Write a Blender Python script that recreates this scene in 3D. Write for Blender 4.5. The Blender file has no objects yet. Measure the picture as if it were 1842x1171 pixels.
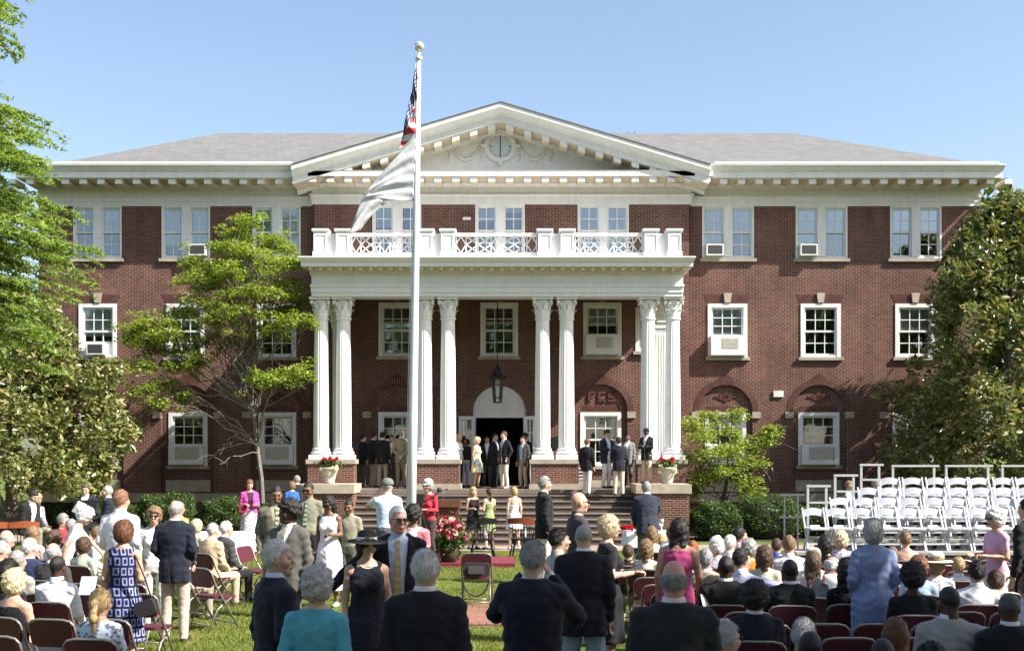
import bpy, bmesh, math, random
import numpy as np
from mathutils import Vector, Matrix
from mathutils.geometry import tessellate_polygon

scene = bpy.context.scene
COL = scene.collection
PI = math.pi
random.seed(7)
RNG = np.random.default_rng(7)

# ------------------------------------------------------------------ camera
F, HOR, CAMH = 2080.0, 818.0, 2.3          # focal length and horizon row in photo pixels, eye height in metres
cam_d = bpy.data.cameras.new('camera')
cam_d.sensor_width = 36.0
cam_d.lens = F / 1842.0 * 36.0
cam_d.shift_y = (HOR - 585.5) / 1842.0
cam_d.clip_start, cam_d.clip_end = 0.1, 3000.0
cam = bpy.data.objects.new('camera', cam_d)
cam.location = (0, 0, CAMH)
cam.rotation_euler = (PI / 2, 0, 0)
COL.objects.link(cam)
scene.camera = cam

# ------------------------------------------------------------------ sky, sun, exposure
SUN_TO = Vector((1.0, -0.41, 1.02)).normalized()      # direction towards the sun
sun_el = math.asin(SUN_TO.z)
sun_az = math.atan2(SUN_TO.x, SUN_TO.y)               # clockwise from +Y
world = bpy.data.worlds.new('World')
scene.world = world
world.use_nodes = True
wn = world.node_tree
bg = wn.nodes['Background']
sky = wn.nodes.new('ShaderNodeTexSky')
sky.sky_type = 'NISHITA'
sky.sun_disc = False
sky.sun_elevation = sun_el
sky.sun_rotation = sun_az
sky.altitude = 50
sky.air_density = 1.0
sky.dust_density = 2.0
sky.ozone_density = 0.25
wn.links.new(sky.outputs[0], bg.inputs[0])
bg.inputs[1].default_value = 0.1
sun_d = bpy.data.lights.new('sun', 'SUN')
sun_d.energy = 5.0
sun_d.angle = math.radians(0.53)
sun_d.color = (1.0, 0.955, 0.88)
sun_o = bpy.data.objects.new('sun', sun_d)
sun_o.rotation_euler = SUN_TO.to_track_quat('Z', 'Y').to_euler()
sun_o.location = (30, -10, 40)
COL.objects.link(sun_o)
scene.view_settings.view_transform = 'Standard'
scene.view_settings.look = 'None'
scene.view_settings.exposure = 1.3
scene.view_settings.gamma = 1.0
scene.view_settings.use_curve_mapping = False
scene.render.engine = 'CYCLES'
scene.cycles.max_bounces = 6
scene.cycles.transparent_max_bounces = 12
scene.cycles.use_denoising = True


def U(px, Y):
    return (px - 921.0) * Y / F


def V(py, Y):
    return CAMH + (HOR - py) * Y / F


# ------------------------------------------------------------------ materials
MATS = {}


def newmat(name):
    m = bpy.data.materials.new(name)
    m.use_nodes = True
    MATS[name] = m
    nt = m.node_tree
    return m, nt, nt.nodes['Principled BSDF']


def N(nt, typ, **kw):
    n = nt.nodes.new(typ)
    for k, v in kw.items():
        if k.startswith('i_'):
            n.inputs[k[2:].replace('_', ' ')].default_value = v
        else:
            setattr(n, k, v)
    return n


def ramp(nt, stops):
    r = nt.nodes.new('ShaderNodeValToRGB')
    e = r.color_ramp.elements
    while len(e) < len(stops):
        e.new(0.5)
    for i, (p, c) in enumerate(stops):
        e[i].position = p
        e[i].color = (*c, 1)
    return r


def mat(name, col, rough=0.6, var=0.12, scale=6.0, bump=0.0, bscale=60.0, metal=0.0, spec=0.5, coord='Object'):
    """plain material: colour with slow noise variation and fine relief"""
    if name in MATS:
        return MATS[name]
    m, nt, b = newmat(name)
    tc = N(nt, 'ShaderNodeTexCoord')
    n = N(nt, 'ShaderNodeTexNoise', i_Scale=scale, i_Detail=5.0, i_Roughness=0.6)
    nt.links.new(tc.outputs[coord], n.inputs['Vector'])
    lo = tuple(max(0, c * (1 - var)) for c in col)
    hi = tuple(min(1, c * (1 + var)) for c in col)
    r = ramp(nt, [(0.3, lo), (0.7, hi)])
    nt.links.new(n.outputs['Fac'], r.inputs[0])
    nt.links.new(r.outputs[0], b.inputs['Base Color'])
    b.inputs['Roughness'].default_value = rough
    b.inputs['Metallic'].default_value = metal
    b.inputs['Specular IOR Level'].default_value = spec
    if bump:
        n2 = N(nt, 'ShaderNodeTexNoise', i_Scale=bscale, i_Detail=4.0)
        nt.links.new(tc.outputs[coord], n2.inputs['Vector'])
        bm_ = N(nt, 'ShaderNodeBump', i_Strength=bump, i_Distance=0.02)
        nt.links.new(n2.outputs['Fac'], bm_.inputs['Height'])
        nt.links.new(bm_.outputs[0], b.inputs['Normal'])
    return m


def brick_mat(name, c1, c2, mortar, bw=0.205, rh=0.0677, ms=0.011, offset=0.5, up='z'):
    m, nt, b = newmat(name)
    tc = N(nt, 'ShaderNodeTexCoord')
    sp = N(nt, 'ShaderNodeSeparateXYZ')
    nt.links.new(tc.outputs['Object'], sp.inputs[0])
    ad = N(nt, 'ShaderNodeMath', operation='ADD')
    nt.links.new(sp.outputs[0], ad.inputs[0])
    nt.links.new(sp.outputs[1], ad.inputs[1])
    cb = N(nt, 'ShaderNodeCombineXYZ')
    nt.links.new(ad.outputs[0], cb.inputs[0])
    nt.links.new(sp.outputs[2], cb.inputs[1])
    br = N(nt, 'ShaderNodeTexBrick', offset=offset)
    br.inputs['Scale'].default_value = 1.0
    br.inputs['Mortar Size'].default_value = ms
    br.inputs['Mortar Smooth'].default_value = 0.15
    br.inputs['Bias'].default_value = -0.1
    br.inputs['Brick Width'].default_value = bw
    br.inputs['Row Height'].default_value = rh
    br.inputs['Color1'].default_value = (*c1, 1)
    br.inputs['Color2'].default_value = (*c2, 1)
    br.inputs['Mortar'].default_value = (*mortar, 1)
    nt.links.new(cb.outputs[0], br.inputs['Vector'])
    n = N(nt, 'ShaderNodeTexNoise', i_Scale=0.55, i_Detail=6.0, i_Roughness=0.65)
    nt.links.new(tc.outputs['Object'], n.inputs['Vector'])
    r = ramp(nt, [(0.3, (0.72, 0.7, 0.7)), (0.7, (1.2, 1.17, 1.13))])
    nt.links.new(n.outputs['Fac'], r.inputs[0])
    mx = N(nt, 'ShaderNodeMixRGB', blend_type='MULTIPLY')
    mx.inputs[0].default_value = 1.0
    nt.links.new(br.outputs['Color'], mx.inputs[1])
    nt.links.new(r.outputs[0], mx.inputs[2])
    mps = N(nt, 'ShaderNodeMapping')
    mps.inputs['Scale'].default_value = (1.6, 1.6, .16)
    nt.links.new(tc.outputs['Object'], mps.inputs[0])
    ns = N(nt, 'ShaderNodeTexNoise', i_Scale=1.0, i_Detail=6.0, i_Roughness=.7)
    nt.links.new(mps.outputs[0], ns.inputs['Vector'])
    rs = ramp(nt, [(.3, (.74, .73, .73)), (.52, (1, 1, 1)), (.75, (1.16, 1.17, 1.18))])
    nt.links.new(ns.outputs['Fac'], rs.inputs[0])
    mx2 = N(nt, 'ShaderNodeMixRGB', blend_type='MULTIPLY')
    mx2.inputs[0].default_value = 1.0
    nt.links.new(mx.outputs[0], mx2.inputs[1])
    nt.links.new(rs.outputs[0], mx2.inputs[2])
    nt.links.new(mx2.outputs[0], b.inputs['Base Color'])
    b.inputs['Roughness'].default_value = 0.9
    b.inputs['Specular IOR Level'].default_value = 0.2
    n3 = N(nt, 'ShaderNodeTexNoise', i_Scale=45.0, i_Detail=3.0)
    nt.links.new(tc.outputs['Object'], n3.inputs['Vector'])
    ml = N(nt, 'ShaderNodeMath', operation='MULTIPLY_ADD')
    ml.inputs[1].default_value = -1.0
    nt.links.new(br.outputs['Fac'], ml.inputs[0])
    nt.links.new(n3.outputs['Fac'], ml.inputs[2])
    bp = N(nt, 'ShaderNodeBump', i_Strength=0.7, i_Distance=0.008)
    nt.links.new(ml.outputs[0], bp.inputs['Height'])
    nt.links.new(bp.outputs[0], b.inputs['Normal'])
    return m


brick_mat('brick', (0.15, 0.049, 0.035), (0.068, 0.026, 0.021), (0.222, 0.18, 0.148))
mat('brick_unit', (0.098, 0.04, 0.033), 0.9, 0.3, 9.0, 0.5, 60, spec=0.2)
mat('mortar', (0.3, 0.24, 0.2), 0.95, 0.15, 20, spec=0.1)


def weathered(name, col_, streak):
    """old white paint: rain streaks, grey grime patches, brush relief"""
    m, nt, b = newmat(name)
    tc = N(nt, 'ShaderNodeTexCoord')
    mp = N(nt, 'ShaderNodeMapping')
    mp.inputs['Scale'].default_value = (5.0, 5.0, .5)
    nt.links.new(tc.outputs['Object'], mp.inputs[0])
    n1 = N(nt, 'ShaderNodeTexNoise', i_Scale=1.6, i_Detail=6.0, i_Roughness=.65)
    nt.links.new(mp.outputs[0], n1.inputs['Vector'])
    n2 = N(nt, 'ShaderNodeTexNoise', i_Scale=1.1, i_Detail=7.0, i_Roughness=.7)
    nt.links.new(tc.outputs['Object'], n2.inputs['Vector'])
    r1 = ramp(nt, [(.28, (1 - streak, 1 - streak, 1 - streak * 1.15)), (.55, (1, 1, 1))])
    r2 = ramp(nt, [(.3, (.92, .915, .9)), (.55, (1, 1, 1))])
    nt.links.new(n1.outputs['Fac'], r1.inputs[0])
    nt.links.new(n2.outputs['Fac'], r2.inputs[0])
    a = N(nt, 'ShaderNodeMixRGB', blend_type='MULTIPLY')
    a.inputs[0].default_value = 1.0
    nt.links.new(r1.outputs[0], a.inputs[1])
    nt.links.new(r2.outputs[0], a.inputs[2])
    c = N(nt, 'ShaderNodeMixRGB', blend_type='MULTIPLY')
    c.inputs[0].default_value = 1.0
    c.inputs[2].default_value = (*col_, 1)
    nt.links.new(a.outputs[0], c.inputs[1])
    nt.links.new(c.outputs[0], b.inputs['Base Color'])
    b.inputs['Roughness'].default_value = .55
    n3 = N(nt, 'ShaderNodeTexNoise', i_Scale=22.0, i_Detail=4.0)
    nt.links.new(tc.outputs['Object'], n3.inputs['Vector'])
    bp = N(nt, 'ShaderNodeBump', i_Strength=.15, i_Distance=.01)
    nt.links.new(n3.outputs['Fac'], bp.inputs['Height'])
    nt.links.new(bp.outputs[0], b.inputs['Normal'])


weathered('white_paint', (.7, .695, .685), .1)
weathered('white_trim', (.67, .66, .645), .12)
weathered('column_paint', (.76, .755, .74), .1)
weathered('soffit_bounce_tint', (.6, .52, .38), .12)  # warm bounced light painted onto soffits, modillion sides and undersides
mat('limestone', (0.33, 0.29, 0.22), 0.85, 0.2, 3.0, 0.25, 30)
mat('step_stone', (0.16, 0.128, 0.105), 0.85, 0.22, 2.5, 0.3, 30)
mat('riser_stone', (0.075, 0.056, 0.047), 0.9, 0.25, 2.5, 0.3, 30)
mat('dark_metal', (0.012, 0.012, 0.012), 0.45, 0.1)
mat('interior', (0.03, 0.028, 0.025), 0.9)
mat('blind', (0.92, 0.94, 0.96), 0.8, 0.04, 3)
mat('curtain', (0.25, 0.25, 0.25), 0.9, 0.3, 3)
mat('ac_grille', (0.06, 0.06, 0.06), 0.5)
mat('ac_body', (0.62, 0.62, 0.58), 0.5)
mat('louvre', (0.45, 0.42, 0.36), 0.6)


def glass_mat():
    m, nt, b = newmat('window_glass')
    tr = N(nt, 'ShaderNodeBsdfTransparent')
    tr.inputs[0].default_value = (0.92, 0.95, 0.95, 1)
    gl = N(nt, 'ShaderNodeBsdfGlossy', i_Roughness=0.03)
    gl.inputs[0].default_value = (0.9, 0.95, 1, 1)
    tc = N(nt, 'ShaderNodeTexCoord')
    n = N(nt, 'ShaderNodeTexNoise', i_Scale=2.5, i_Detail=1.0)
    nt.links.new(tc.outputs['Object'], n.inputs['Vector'])
    bp = N(nt, 'ShaderNodeBump', i_Strength=0.06, i_Distance=0.02)
    nt.links.new(n.outputs['Fac'], bp.inputs['Height'])
    nt.links.new(bp.outputs[0], gl.inputs['Normal'])
    fr = N(nt, 'ShaderNodeFresnel', i_IOR=2.3)
    mx = N(nt, 'ShaderNodeMixShader')
    nt.links.new(fr.outputs[0], mx.inputs[0])
    nt.links.new(tr.outputs[0], mx.inputs[1])
    nt.links.new(gl.outputs[0], mx.inputs[2])
    nt.links.new(mx.outputs[0], nt.nodes['Material Output'].inputs[0])
    nt.nodes.remove(b)
    return m


glass_mat()


def shingle_mat():
    m, nt, b = newmat('shingles')
    tc = N(nt, 'ShaderNodeTexCoord')
    br = N(nt, 'ShaderNodeTexBrick', offset=0.5)
    br.inputs['Scale'].default_value = 1.0
    br.inputs['Brick Width'].default_value = 0.3
    br.inputs['Row Height'].default_value = 0.085
    br.inputs['Mortar Size'].default_value = 0.006
    br.inputs['Color1'].default_value = (0.175, 0.175, 0.173, 1)
    br.inputs['Color2'].default_value = (0.14, 0.14, 0.139, 1)
    br.inputs['Mortar'].default_value = (0.1, 0.1, 0.1, 1)
    sp = N(nt, 'ShaderNodeSeparateXYZ')
    cb = N(nt, 'ShaderNodeCombineXYZ')
    nt.links.new(tc.outputs['Object'], sp.inputs[0])
    ad = N(nt, 'ShaderNodeMath', operation='ADD')
    nt.links.new(sp.outputs[0], ad.inputs[0])
    nt.links.new(sp.outputs[1], ad.inputs[1])
    nt.links.new(ad.outputs[0], cb.inputs[0])
    nt.links.new(sp.outputs[2], cb.inputs[1])
    nt.links.new(cb.outputs[0], br.inputs['Vector'])
    n = N(nt, 'ShaderNodeTexNoise', i_Scale=1.3, i_Detail=8.0, i_Roughness=0.7)
    nt.links.new(tc.outputs['Object'], n.inputs['Vector'])
    r = ramp(nt, [(0.3, (0.9, 0.9, 0.9)), (0.75, (1.08, 1.07, 1.06))])
    nt.links.new(n.outputs['Fac'], r.inputs[0])
    mx = N(nt, 'ShaderNodeMixRGB', blend_type='MULTIPLY')
    mx.inputs[0].default_value = 1.0
    nt.links.new(br.outputs['Color'], mx.inputs[1])
    nt.links.new(r.outputs[0], mx.inputs[2])
    nt.links.new(mx.outputs[0], b.inputs['Base Color'])
    b.inputs['Roughness'].default_value = 0.95
    b.inputs['Specular IOR Level'].default_value = 0.15


shingle_mat()


# ------------------------------------------------------------------ mesh helpers
class MB:
    def __init__(s):
        s.v, s.f, s.mi = [], [], []

    def add(s, vs, fs, mi=0):
        o = len(s.v)
        s.v += [tuple(p) for p in vs]
        s.f += [tuple(i + o for i in f) for f in fs]
        s.mi += [mi] * len(fs)
        return s

    def box(s, x0, x1, y0, y1, z0, z1, mi=0):
        return s.add([(x0, y0, z0), (x1, y0, z0), (x1, y1, z0), (x0, y1, z0),
                      (x0, y0, z1), (x1, y0, z1), (x1, y1, z1), (x0, y1, z1)],
                     [(3, 2, 1, 0), (4, 5, 6, 7), (0, 1, 5, 4), (1, 2, 6, 5), (2, 3, 7, 6), (3, 0, 4, 7)], mi)

    def cbox(s, c, sx, sy, sz, mi=0):
        return s.box(c[0] - sx / 2, c[0] + sx / 2, c[1] - sy / 2, c[1] + sy / 2, c[2] - sz / 2, c[2] + sz / 2, mi)

    def bar(s, a, b, w, h=None, mi=0, up=(0, 0, 1)):
        """rectangular bar from a to b"""
        h = h or w
        a, b = Vector(a), Vector(b)
        d = (b - a).normalized()
        u = Vector(up)
        if abs(d.dot(u)) > 0.98:
            u = Vector((0, 1, 0))
        r = d.cross(u).normalized()
        u = r.cross(d).normalized()
        vs = []
        for p in (a, b):
            for (i, j) in ((-1, -1), (1, -1), (1, 1), (-1, 1)):
                vs.append(p + r * (i * w / 2) + u * (j * h / 2))
        return s.add(vs, [(0, 1, 2, 3), (7, 6, 5, 4), (0, 4, 5, 1), (1, 5, 6, 2), (2, 6, 7, 3), (3, 7, 4, 0)], mi)

    def tube(s, pts, rad, n=8, mi=0, cap=True):
        pts = [Vector(p) for p in pts]
        if not isinstance(rad, (list, tuple)):
            rad = [rad] * len(pts)
        o = len(s.v)
        prev = None
        for i, p in enumerate(pts):
            a = pts[max(i - 1, 0)]
            b = pts[min(i + 1, len(pts) - 1)]
            d = (b - a).normalized()
            if prev is None:
                u = Vector((0, 0, 1)) if abs(d.z) < 0.9 else Vector((1, 0, 0))
                r = d.cross(u).normalized()
            else:
                r = (prev - d * prev.dot(d)).normalized()
            prev = r
            q = d.cross(r)
            for k in range(n):
                t = 2 * PI * k / n
                s.v.append(tuple(p + (r * math.cos(t) + q * math.sin(t)) * rad[i]))
        for i in range(len(pts) - 1):
            for k in range(n):
                a0 = o + i * n + k
                a1 = o + i * n + (k + 1) % n
                s.f.append((a0, a1, a1 + n, a0 + n))
                s.mi.append(mi)
        if cap:
            s.f.append(tuple(o + k for k in range(n))[::-1])
            s.f.append(tuple(o + (len(pts) - 1) * n + k for k in range(n)))
            s.mi += [mi, mi]
        return s

    def lathe(s, prof, n=24, c=(0, 0, 0), mi=0):
        o = len(s.v)
        for (r, z) in prof:
            for k in range(n):
                t = 2 * PI * k / n
                s.v.append((c[0] + r * math.cos(t), c[1] + r * math.sin(t), c[2] + z))
        for i in range(len(prof) - 1):
            for k in range(n):
                a0 = o + i * n + k
                a1 = o + i * n + (k + 1) % n
                s.f.append((a0, a1, a1 + n, a0 + n))
                s.mi.append(mi)
        s.f.append(tuple(o + k for k in range(n))[::-1])
        s.f.append(tuple(o + (len(prof) - 1) * n + k for k in range(n)))
        s.mi += [mi, mi]
        return s

    def prism(s, poly, y0, y1, mi=0):
        """polygon in XZ extruded along Y"""
        n = len(poly)
        vs = [(x, y0, z) for x, z in poly] + [(x, y1, z) for x, z in poly]
        fs = [tuple(range(n)), tuple(range(2 * n - 1, n - 1, -1))]
        fs += [(i, i + n, (i + 1) % n + n, (i + 1) % n) for i in range(n)]
        return s.add(vs, fs, mi)

    def sphere(s, c, r, nu=10, nv=7, mi=0):
        if not isinstance(r, (tuple, list)):
            r = (r, r, r)
        vs, fs = [], []
        for j in range(1, nv):
            p = PI * j / nv
            for i in range(nu):
                t = 2 * PI * i / nu
                vs.append((c[0] + r[0] * math.sin(p) * math.cos(t), c[1] + r[1] * math.sin(p) * math.sin(t), c[2] + r[2] * math.cos(p)))
        a = len(vs)
        vs += [(c[0], c[1], c[2] + r[2]), (c[0], c[1], c[2] - r[2])]
        for i in range(nu):
            fs.append((a, i, (i + 1) % nu))
            b = (nv - 2) * nu
            fs.append((a + 1, b + (i + 1) % nu, b + i))
        for j in range(nv - 2):
            for i in range(nu):
                fs.append((j * nu + i, (j + 1) * nu + i, (j + 1) * nu + (i + 1) % nu, j * nu + (i + 1) % nu))
        return s.add(vs, fs, mi)

    def mesh(s, name, mats, smooth=False, recalc=True):
        me = bpy.data.meshes.new(name)
        me.from_pydata(s.v, [], s.f)
        for m in (mats if isinstance(mats, (list, tuple)) else [mats]):
            me.materials.append(MATS[m] if isinstance(m, str) else m)
        if any(s.mi):
            me.polygons.foreach_set('material_index', s.mi)
        if recalc:
            b = bmesh.new()
            b.from_mesh(me)
            bmesh.ops.recalc_face_normals(b, faces=b.faces)
            b.to_mesh(me)
            b.free()
        if smooth:
            me.polygons.foreach_set('use_smooth', [True] * len(me.polygons))
        me.update()
        return me

    def build(s, name, mats, parent=None, smooth=False, loc=(0, 0, 0), recalc=True):
        return link(name, s.mesh(name, mats, smooth, recalc), parent, loc)


def link(name, me, parent=None, loc=(0, 0, 0), rot=(0, 0, 0)):
    o = bpy.data.objects.new(name, me)
    COL.objects.link(o)
    o.parent = parent
    o.location = loc
    o.rotation_euler = rot
    return o


def tag(o, label=None, cat=None, group=None, kind=None):
    if label:
        o['label'] = label
    if cat:
        o['category'] = cat
    if group:
        o['group'] = group
    if kind:
        o['kind'] = kind
    return o


def thing(name, label, cat, loc=(0, 0, 0), rz=0.0, group=None):
    o = bpy.data.objects.new(name, None)
    COL.objects.link(o)
    o.empty_display_size = 0.2
    o.location = loc
    o.rotation_euler = (0, 0, rz)
    return tag(o, label, cat, group)


KIDS = {}


def copy_tree(o, parent=None):
    c = o.copy()
    COL.objects.link(c)
    c.parent = parent
    for ch in o.children:
        copy_tree(ch, c)
    return c


def ground_z(y, x=0.0):
    t = min(1.0, max(0.0, (y - 25.5) / 6.5))
    u = min(1.0, max(0.0, (x + 7.5) / 2.2))
    return -0.28 * t * t * (3 - 2 * t) * u * u * (3 - 2 * u)
# ------------------------------------------------------------------ ground and walk
m, nt, b = newmat('lawn')
tc = N(nt, 'ShaderNodeTexCoord')
n1 = N(nt, 'ShaderNodeTexNoise', i_Scale=0.5, i_Detail=8.0, i_Roughness=0.7)
n2 = N(nt, 'ShaderNodeTexNoise', i_Scale=26.0, i_Detail=4.0)
nt.links.new(tc.outputs['Object'], n1.inputs['Vector'])
nt.links.new(tc.outputs['Object'], n2.inputs['Vector'])
mxn = N(nt, 'ShaderNodeMixRGB')
mxn.inputs[0].default_value = 0.55
nt.links.new(n1.outputs['Fac'], mxn.inputs[1])
nt.links.new(n2.outputs['Fac'], mxn.inputs[2])
r = ramp(nt, [(0.3, (0.055, 0.08, 0.016)), (0.5, (0.105, 0.135, 0.03)), (0.72, (0.17, 0.18, 0.06))])
nt.links.new(mxn.outputs[0], r.inputs[0])
nt.links.new(r.outputs[0], b.inputs['Base Color'])
b.inputs['Roughness'].default_value = 1.0
b.inputs['Specular IOR Level'].default_value = 0.1
bp = N(nt, 'ShaderNodeBump', i_Strength=0.8, i_Distance=0.05)
nt.links.new(n2.outputs['Fac'], bp.inputs['Height'])
nt.links.new(bp.outputs[0], b.inputs['Normal'])

g = MB()
ys = [-300, -60, -10, 0, 10, 20, 25.5, 26, 27, 28, 29, 30, 31, 32, 34, 40, 60, 120, 400, 1500]
xs = [-1500, -300, -60, -20, -8, -7, -6.3, -5.6, -5, 0, 20, 60, 300, 1500]
vs = [(x, y, ground_z(y, x)) for y in ys for x in xs]
nx = len(xs)
fs = [(j * nx + i, j * nx + i + 1, (j + 1) * nx + i + 1, (j + 1) * nx + i) for j in range(len(ys) - 1) for i in range(nx - 1)]
g.add(vs, fs)
tag(g.build('lawn', 'lawn'), 'green lawn in front of the brick building', kind='structure')
mat('walk_paving', (0.25, 0.205, 0.165), 0.95, 0.18, 1.2, 0.3, 40)
xs_w = [-40, -20, -8, -7, -6.3, -5.6, -5, 0, 40]
g = MB()
for (ya, yb) in ((30.9, 31.5), (31.5, 32.0), (32.0, 33.2)):
    for xa, xb in zip(xs_w[:-1], xs_w[1:]):
        g.add([(xa, ya, ground_z(ya, xa) + .006), (xb, ya, ground_z(ya, xb) + .006), (xb, yb, ground_z(yb, xb) + .006), (xa, yb, ground_z(yb, xa) + .006)], [(0, 1, 2, 3)])
tag(g.build('path', 'walk_paving', recalc=False), 'tan paved walk crossing in front of the steps', kind='structure')
mat('edging_brick', (.2, .09, .07), .9, .3, 9, .4, 40)
eb = MB().box(-.1, .1, -.15, .15, -.02, .02).mesh('brick', 'edging_brick')
edge = thing('brick_edging', 'row of red bricks set along the foot of the front steps', 'edging', (0, 32.9, -.28))
edge['kind'] = 'structure'
del edge['category']
xx = -4.7
while xx < 3.9:
    link('brick', eb, edge, (xx, 0, ground_z(32.9, xx) + .28), (0, 0, random.uniform(-.02, .02)))
    xx += .212
mat('mulch', (0.045, 0.03, 0.02), 1.0, 0.4, 8, 0.6, 30)
for (xa, xb) in ((-17.5, -7.6), (5.6, 17.5)):
    g = MB()
    zz = ground_z(34.4, (xa + xb) / 2) + .006
    g.add([(xa, 34.4, zz), (xb, 34.4, zz), (xb, 40.4, zz), (xa, 40.4, zz)], [(0, 1, 2, 3)])
    tag(g.build('planting_bed', 'mulch', recalc=False), kind='structure')

# ------------------------------------------------------------------ the school building
YC, YW = 40.0, 40.3
XL, XR = -16.5, 16.3            # wing ends
CXL, CXR = -6.85, 6.13          # centre block
XC = -0.38
building = thing('school_building', 'three-storey red brick building with white pedimented portico, balustrade and grey hip roof', 'building', (0, 40, 0))


def bpart(mb, name, mats, parent=None, smooth=False, recalc=True):
    """build in world coordinates under the building"""
    mb.v = [(x, y - 40.0, z) for (x, y, z) in mb.v]
    return mb.build(name, mats, parent or building, smooth, recalc=recalc)


def rect(x0, x1, z0, z1):
    return [(x0, z0), (x1, z0), (x1, z1), (x0, z1)]


def archpoly(cx, hw, z0, zs, n=20):
    p = [(cx - hw, z0), (cx + hw, z0)]
    p += [(cx + hw * math.cos(PI * i / n), zs + hw * math.sin(PI * i / n)) for i in range(n + 1)]
    return p


def wall_face(mb, outer, holes, y, depth):
    polys = [[Vector((x, z, 0)) for x, z in outer]] + [[Vector((x, z, 0)) for x, z in h] for h in holes]
    tris = tessellate_polygon(polys)
    flat = [p for q in polys for p in q]
    o = len(mb.v)
    mb.v += [(p.x, y, p.y) for p in flat]
    for t in tris:
        a, b_, c = (flat[i] for i in t)
        cr = (b_.x - a.x) * (c.y - a.y) - (b_.y - a.y) * (c.x - a.x)
        mb.f.append(tuple(o + i for i in (t if cr > 0 else t[::-1])))
        mb.mi.append(0)
    for h in holes:
        n = len(h)
        o = len(mb.v)
        mb.v += [(x, y, z) for x, z in h] + [(x, y + depth, z) for x, z in h]
        for i in range(n):
            j = (i + 1) % n
            mb.f.append((o + i, o + i + n, o + j + n, o + j))
            mb.mi.append(0)


REC = 0.11
WIN3, WIN2, WIN1, ARCH = [], [], [], []


def wpx(x0, x1, yt, yb, Y):
    return (U(x0, Y), U(x1, Y), V(yb, Y), V(yt, Y))


# window openings measured on the facade: (x0, x1, z0, z1)
third = [((132, 219), YW), ((291, 378), YW), ((454, 541), YW), ((670, 758), YC), ((855, 944), YC), ((1039, 1131), YC),
         ((1263, 1356), YW), ((1431, 1524), YW), ((1601, 1693), YW)]
second = [((142, 210), YW), ((299, 368), YW), ((462, 533), YW), ((681, 748), YC), ((864, 932), YC), ((1049, 1118), YC),
          ((1273, 1344), YW), ((1440, 1512), YW), ((1610, 1682), YW)]
firstf = [((140, 210), YW), ((302, 372), YW), ((464, 532), YW), ((680, 749), YC), ((1044, 1118), YC),
          ((1269, 1343), YW), ((1437, 1511), YW), ((1607, 1681), YW)]
Z3, Z2, Z1 = (9.13, 10.95), (5.7, 7.56), (1.92, 3.78)
ZARCH = 3.82


def wall_block(x0, x1, Y, name):
    holes, recs = [], []
    for (a, b_), y in third + second:
        if y == Y and x0 < U(a, Y) < x1:
            zz = Z3 if ((a, b_), y) in third else Z2
            holes.append(rect(U(a, Y), U(b_, Y), *zz))
    for (a, b_), y in firstf:
        if y == Y and x0 < U(a, Y) < x1:
            cx = (U(a, Y) + U(b_, Y)) / 2
            recs.append((cx, U(a, Y), U(b_, Y)))
    mb = MB()
    allh = holes + [archpoly(c, 0.92, 0.98, ZARCH) for c, _, _ in recs]
    if Y == YC:
        allh.append(DOOR)
        allh.append(rect(U(1143, YC), U(1176, YC), V(632, YC), V(553, YC)))
    wall_face(mb, rect(x0, x1, -0.6, 11.6), allh, Y, REC + 0.16)
    for c, a, b_ in recs:
        wall_face(mb, archpoly(c, 0.921, 0.98, ZARCH), [rect(a, b_, *Z1)], Y + REC, 0.16)
    return bpart(mb, name, 'brick', recalc=False), recs


DX0, DX1 = U(851, YC), U(946, YC)
DCX = (DX0 + DX1) / 2
DHW = (DX1 - DX0) / 2
DZS = V(741, YC)
DOOR = archpoly(DCX, DHW, 1.235, DZS)
wl, recL = wall_block(XL, CXL, YW, 'wall')
wc, recC = wall_block(CXL, CXR, YC, 'wall')
wr, recR = wall_block(CXR, XR, YW, 'wall')
mb = MB()
mb.box(CXL, CXL + .3, YC + .002, YW + .25, -0.6, 11.6)
mb.box(CXR - .3, CXR, YC + .002, YW + .25, -0.6, 11.6)
bpart(mb, 'wall_return', 'brick')
mb = MB()      # side and back walls, dark inside
mb.box(XL, XL + .3, YW + .003, 54, -0.6, 11.6)
mb.box(XR - .3, XR, YW + .003, 54, -0.6, 11.6)
mb.box(XL + .3, XR - .3, 53.7, 54, -0.6, 11.6)
bpart(mb, 'rear_wall', 'brick')
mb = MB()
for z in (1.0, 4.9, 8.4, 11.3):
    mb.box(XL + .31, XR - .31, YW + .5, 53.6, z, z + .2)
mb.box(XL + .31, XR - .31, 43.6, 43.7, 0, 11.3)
bpart(mb, 'inner_floor', 'interior')

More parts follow.
